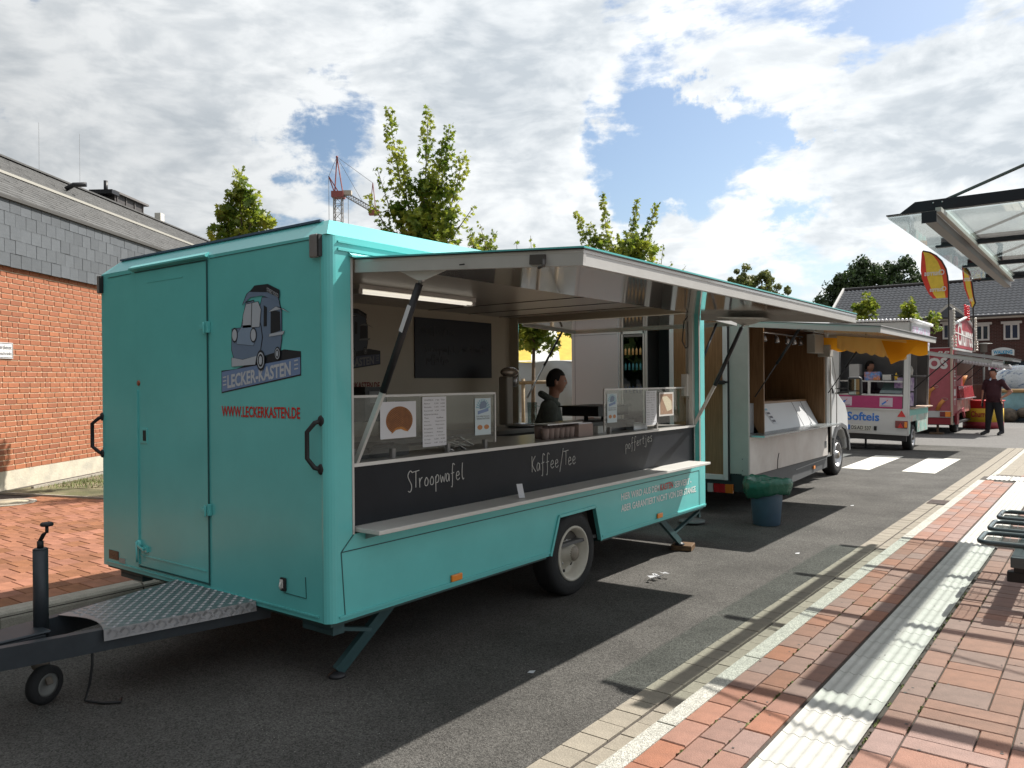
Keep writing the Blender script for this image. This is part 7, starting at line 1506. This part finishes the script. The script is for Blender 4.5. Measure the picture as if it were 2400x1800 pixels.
    me = evalmesh(me2, [('REMESH', {'mode': 'VOXEL', 'voxel_size': vox, 'use_smooth_shade': True}), ('SMOOTH', {'factor': .5, 'iterations': 5})])
    me.materials.clear()
    for x in mats: me.materials.append(x)
    base = BASE[parent.name]
    for p in me.polygons: p.material_index = matf(p.center); p.use_smooth = True
    for v in me.vertices: v.co -= base
    o = bpy.data.objects.new('body', me); COL.objects.link(o); o.parent = parent; BASE[o.name] = base; return o
def hair(parent, c, hs, F, m, back=1.0):
    F = Vector(F).normalized(); Lf = V(0, 0, 1).cross(F).normalized(); b = MB(); b.smooth = True; n, mm = 28, 16; R = random.Random(3)
    for i in range(mm+1):
        t = PI*.62*i/mm
        for j in range(n):
            a = 2*PI*j/n; x, y, z = math.sin(t)*math.cos(a), math.sin(t)*math.sin(a), math.cos(t)
            lim = .45 if x > .3 else (.05 if x > -.1 else -.55); zz = max(z, lim)
            k = 1.06+R.uniform(-.01, .02); rr = math.sqrt(max(0, 1-zz*zz)) if z < lim else math.sin(t)
            b.v.append(Vector(c)+F*(rr*math.cos(a)*.096*k-.003)*hs+Lf*(rr*math.sin(a)*.077*k)*hs+V(0, 0, zz*.124*k*hs))
    for i in range(mm):
        for j in range(n): j2 = (j+1) % n; b.f.append([i*n+j, (i+1)*n+j, (i+1)*n+j2, i*n+j2]); b.m.append(0); b.sm.append(True)
    return b.build('hair', m, parent, fix=False)
M_skin = mat('skin', (.42, .20, .13), rough=.55, var=.05, vscale=20); M_hair = mat('dark_hair', (.012, .009, .008), rough=.7, var=.3, vscale=60)
def frame(o, F):
    F = V(*F).normalized(); L_ = V(0, 0, 1).cross(F); o = V(*o); return lambda f, l, z: o+F*f+L_*l+V(0, 0, z)
def eyes(parent, c, hs, F):
    F = Vector(F).normalized(); L_ = V(0, 0, 1).cross(F)
    for sd in (-1, 1):
        b = MB(); b.sph(Vector(c)+F*.078*hs+L_*(sd*.030*hs)+V(0, 0, .006*hs), .012*hs, n=10, m=8); e = b.build('eye', mat('eye_white', (.5, .48, .45), rough=.2), parent)
        b = MB(); b.sph(Vector(c)+F*.087*hs+L_*(sd*.030*hs)+V(0, 0, .006*hs), .006*hs, n=8, m=6); b.build('iris', mat('iris', (.03, .02, .012), rough=.2), e)
    b = MB(); b.obox(Vector(c)+F*.0885*hs+V(0, 0, -.058*hs), F, L_, (0, 0, 1), .003, .022*hs, .003); b.build('mouth', mat('lip', (.25, .08, .07), rough=.5), parent)
# seller, seated behind the counter, looking along the street
F = (.80, .60, 0); SX, SY = -4.62, 6.78
sel = thing('person', 'seller with short dark hair in a grey-green hoodie sitting behind the counter', 'person', (SX, SY, .415)); f = frame((SX, SY, 0), F)
J = {'pelvis': (f(-.02, 0, .90), (.18, .15)), 'waist': (f(-.05, 0, 1.06), (.18, .15)), 'chest': (f(-.045, 0, 1.25), (.185, .145)), 'neck0': (f(-.03, 0, 1.42), (.12, .10)), 'neck': (f(.005, 0, 1.50), .055), 'skull': (f(.02, 0, 1.62), .06)}
E = [('pelvis', 'waist'), ('waist', 'chest'), ('chest', 'neck0'), ('neck0', 'neck'), ('neck', 'skull')]
for s, sd in (('l', 1), ('r', -1)):
    J.update({'sh'+s: (f(-.05, .195*sd, 1.385), .085), 'ua'+s: (f(-.05, .235*sd, 1.25), .075), 'el'+s: (f(.02, .25*sd, 1.10), .065), 'fa'+s: (f(.20, .20*sd, 1.155), .044), 'wr'+s: (f(.33, .14*sd, 1.235), .030),
              'hp'+s: (f(.02, .09*sd, .90), .095), 'kn'+s: (f(.42, .13*sd, .88), .065), 'an'+s: (f(.40, .13*sd, .49), .045), 'to'+s: (f(.54, .14*sd, .455), .035)})
    E += [('chest', 'sh'+s), ('sh'+s, 'ua'+s), ('ua'+s, 'el'+s), ('el'+s, 'fa'+s), ('fa'+s, 'wr'+s), ('pelvis', 'hp'+s), ('hp'+s, 'kn'+s), ('kn'+s, 'an'+s), ('an'+s, 'to'+s)]
M_hood = mat('hoodie_green_grey', (.13, .15, .135), rough=.9, var=.2, vscale=12, bump=.5, bscale=90); M_trs = mat('dark_trousers', (.012, .012, .016), rough=.85); M_shoe = mat('dark_shoes', (.02, .02, .022), rough=.6)
inv = lambda p: (p.x-SX, p.y-SY)
def mf(p):
    if p.z > 1.49: return 0
    fx = (p.x-SX)*.8+(p.y-SY)*.6
    if fx > .335 and p.z > 1.1: return 0
    return 1 if p.z > .98 or (fx > .05 and p.z > 1.0) else (2 if p.z > .50 else 3)
HC = f(.035, 0, 1.655)
human(sel, J, E, mf, [M_skin, M_hood, M_trs, M_shoe], (HC, 1.04), F, [(f(.36, .13, 1.245), F, (0, 0, 1), 1), (f(.36, -.13, 1.245), F, (0, 0, 1), 1)], .009)
hair(sel, HC, 1.05, F, M_hair); eyes(sel, HC, 1.04, F)
b = MB(); b.smooth = True   # hood lying on the shoulders
P = [f(-.035+.085*math.cos(a*PI/8)*(1 if math.cos(a*PI/8) > 0 else 1.05), .095*math.sin(a*PI/8), 1.475-.055*math.cos(a*PI/8)) for a in range(17)]
b.tube(P, .04, 10, caps=False, rr=[.026 if math.cos(a*PI/8) > .5 else .036 for a in range(17)]); b.build('hood', M_hood, sel, fix=False)
st_ = thing('stool', 'black round stool under the seller', 'stool', (SX, SY, .415)); b = MB(); b.lathe((SX, SY, .78), (0, 0, 1), [(.16, 0), (.17, .02), (.17, .05), (0, .06)], 20); b.build('seat', M_black, st_)
for k in range(4): a = k*PI/2+.4; b = MB(); b.tube([(SX+.1*math.cos(a), SY+.1*math.sin(a), .78), (SX+.18*math.cos(a), SY+.18*math.sin(a), .415)], .012, 6); b.build('leg', M_steel, st_)
# man in maroon shirt, hand on hip
F = (-.35, -.94, 0); MX, MY = -2.80, 26.95; H = 1.06
man = thing('person', 'man in maroon T-shirt and black trousers standing in the street, hand on hip', 'person', (MX, MY, 0)); f0 = frame((MX, MY, 0), F); f = lambda a, l, z: f0(a*H, l*H, z*H)
J = {'pelvis': (f(0, 0, .93), (.195, .155)), 'waist': (f(.03, 0, 1.10), (.205, .175)), 'chest': (f(.01, 0, 1.34), (.20, .15)), 'neck0': (f(-.01, 0, 1.50), (.12, .09)), 'neck': (f(.01, 0, 1.57), .062), 'skull': (f(.03, 0, 1.68), .065)}
E = [('pelvis', 'waist'), ('waist', 'chest'), ('chest', 'neck0'), ('neck0', 'neck'), ('neck', 'skull')]
J.update({'shl': (f(0, .20, 1.46), .085), 'ual': (f(-.04, .29, 1.32), .065), 'ell': (f(-.08, .40, 1.19), .048), 'fal': (f(.0, .32, 1.10), .042), 'wrl': (f(.08, .245, 1.03), .030),
          'shr': (f(0, -.20, 1.46), .085), 'uar': (f(.02, -.25, 1.30), .065), 'elr': (f(.03, -.26, 1.16), .050), 'far': (f(.09, -.25, 1.02), .042), 'wrr': (f(.14, -.24, .91), .030),
          'hpl': (f(.0, .10, .90), .13), 'knl': (f(.02, .15, .50), .092), 'anl': (f(-.02, .19, .09), .062), 'tol': (f(.14, .17, .035), .038),
          'hpr': (f(.0, -.10, .90), .13), 'knr': (f(.05, -.12, .50), .092), 'anr': (f(.02, -.17, .09), .062), 'tor': (f(.20, -.24, .035), .038)})
for s in 'lr': E += [('chest', 'sh'+s), ('sh'+s, 'ua'+s), ('ua'+s, 'el'+s), ('el'+s, 'fa'+s), ('fa'+s, 'wr'+s), ('pelvis', 'hp'+s), ('hp'+s, 'kn'+s), ('kn'+s, 'an'+s), ('an'+s, 'to'+s)]
M_mar = mat('maroon_shirt', (.045, .010, .016), rough=.85, var=.1, vscale=8, bump=.4, bscale=40)
def mf2(p):
    z = p.z/H; d = V(p.x-MX, p.y-MY, 0); l = d.dot(V(0, 0, 1).cross(V(*F).normalized()))/H
    if z > 1.545: return 0
    if z < .075: return 3
    if abs(l) > .235 and z < 1.24 and z > .8 : return 0
    return 1 if z > .90 else 2
HC = f(.045, 0, 1.70)
human(man, J, E, mf2, [M_skin, M_mar, M_trs, M_shoe], (HC, 1.10), F, [(f(.10, .225, .99), (.1, .3, -.9), (-1, 0, 0), 1.05), (f(.16, -.235, .86), (0, 0, -1), (-1, 0, 0), 1.05)], .010)
hair(man, HC, 1.12, F, M_hair); eyes(man, HC, 1.10, F)
# seller inside the soft ice trailer: only head and shoulders show above the counter
F = (.9, -.3, 0); X0, Y0 = -4.72, 20.45; f = frame((X0, Y0, 0), F)
s3 = thing('person', 'dark-haired seller in the shade inside the soft ice trailer', 'person', (X0, Y0, .44))
J = {'pelvis': (f(0, 0, 1.15), (.15, .12)), 'chest': (f(0, 0, 1.62), (.18, .12)), 'neck': (f(.01, 0, 1.80), .055), 'skull': (f(.02, 0, 1.92), .06)}; E = [('pelvis', 'chest'), ('chest', 'neck'), ('neck', 'skull')]
for s, sd in (('l', 1), ('r', -1)):
    J.update({'sh'+s: (f(0, .18*sd, 1.70), .07), 'el'+s: (f(.04, .22*sd, 1.42), .05), 'wr'+s: (f(.26, .18*sd, 1.36), .03), 'hp'+s: (f(0, .09*sd, 1.08), .1), 'kn'+s: (f(.02, .1*sd, .78), .065), 'an'+s: (f(0, .1*sd, .50), .045)}); E += [('chest', 'sh'+s), ('sh'+s, 'el'+s), ('el'+s, 'wr'+s), ('pelvis', 'hp'+s), ('hp'+s, 'kn'+s), ('kn'+s, 'an'+s)]
HC = f(.03, 0, 1.96); human(s3, J, E, lambda p: 0 if p.z > 1.79 else (1 if p.z > 1.1 else 2), [M_skin, mat('dark_top', (.03, .02, .03), rough=.8), M_trs], (HC, 1.05), F, [(f(.30, .17, 1.36), F, (0, 0, 1), 1), (f(.30, -.17, 1.36), F, (0, 0, 1), 1)], .012)
hair(s3, HC, 1.12, F, M_hair)
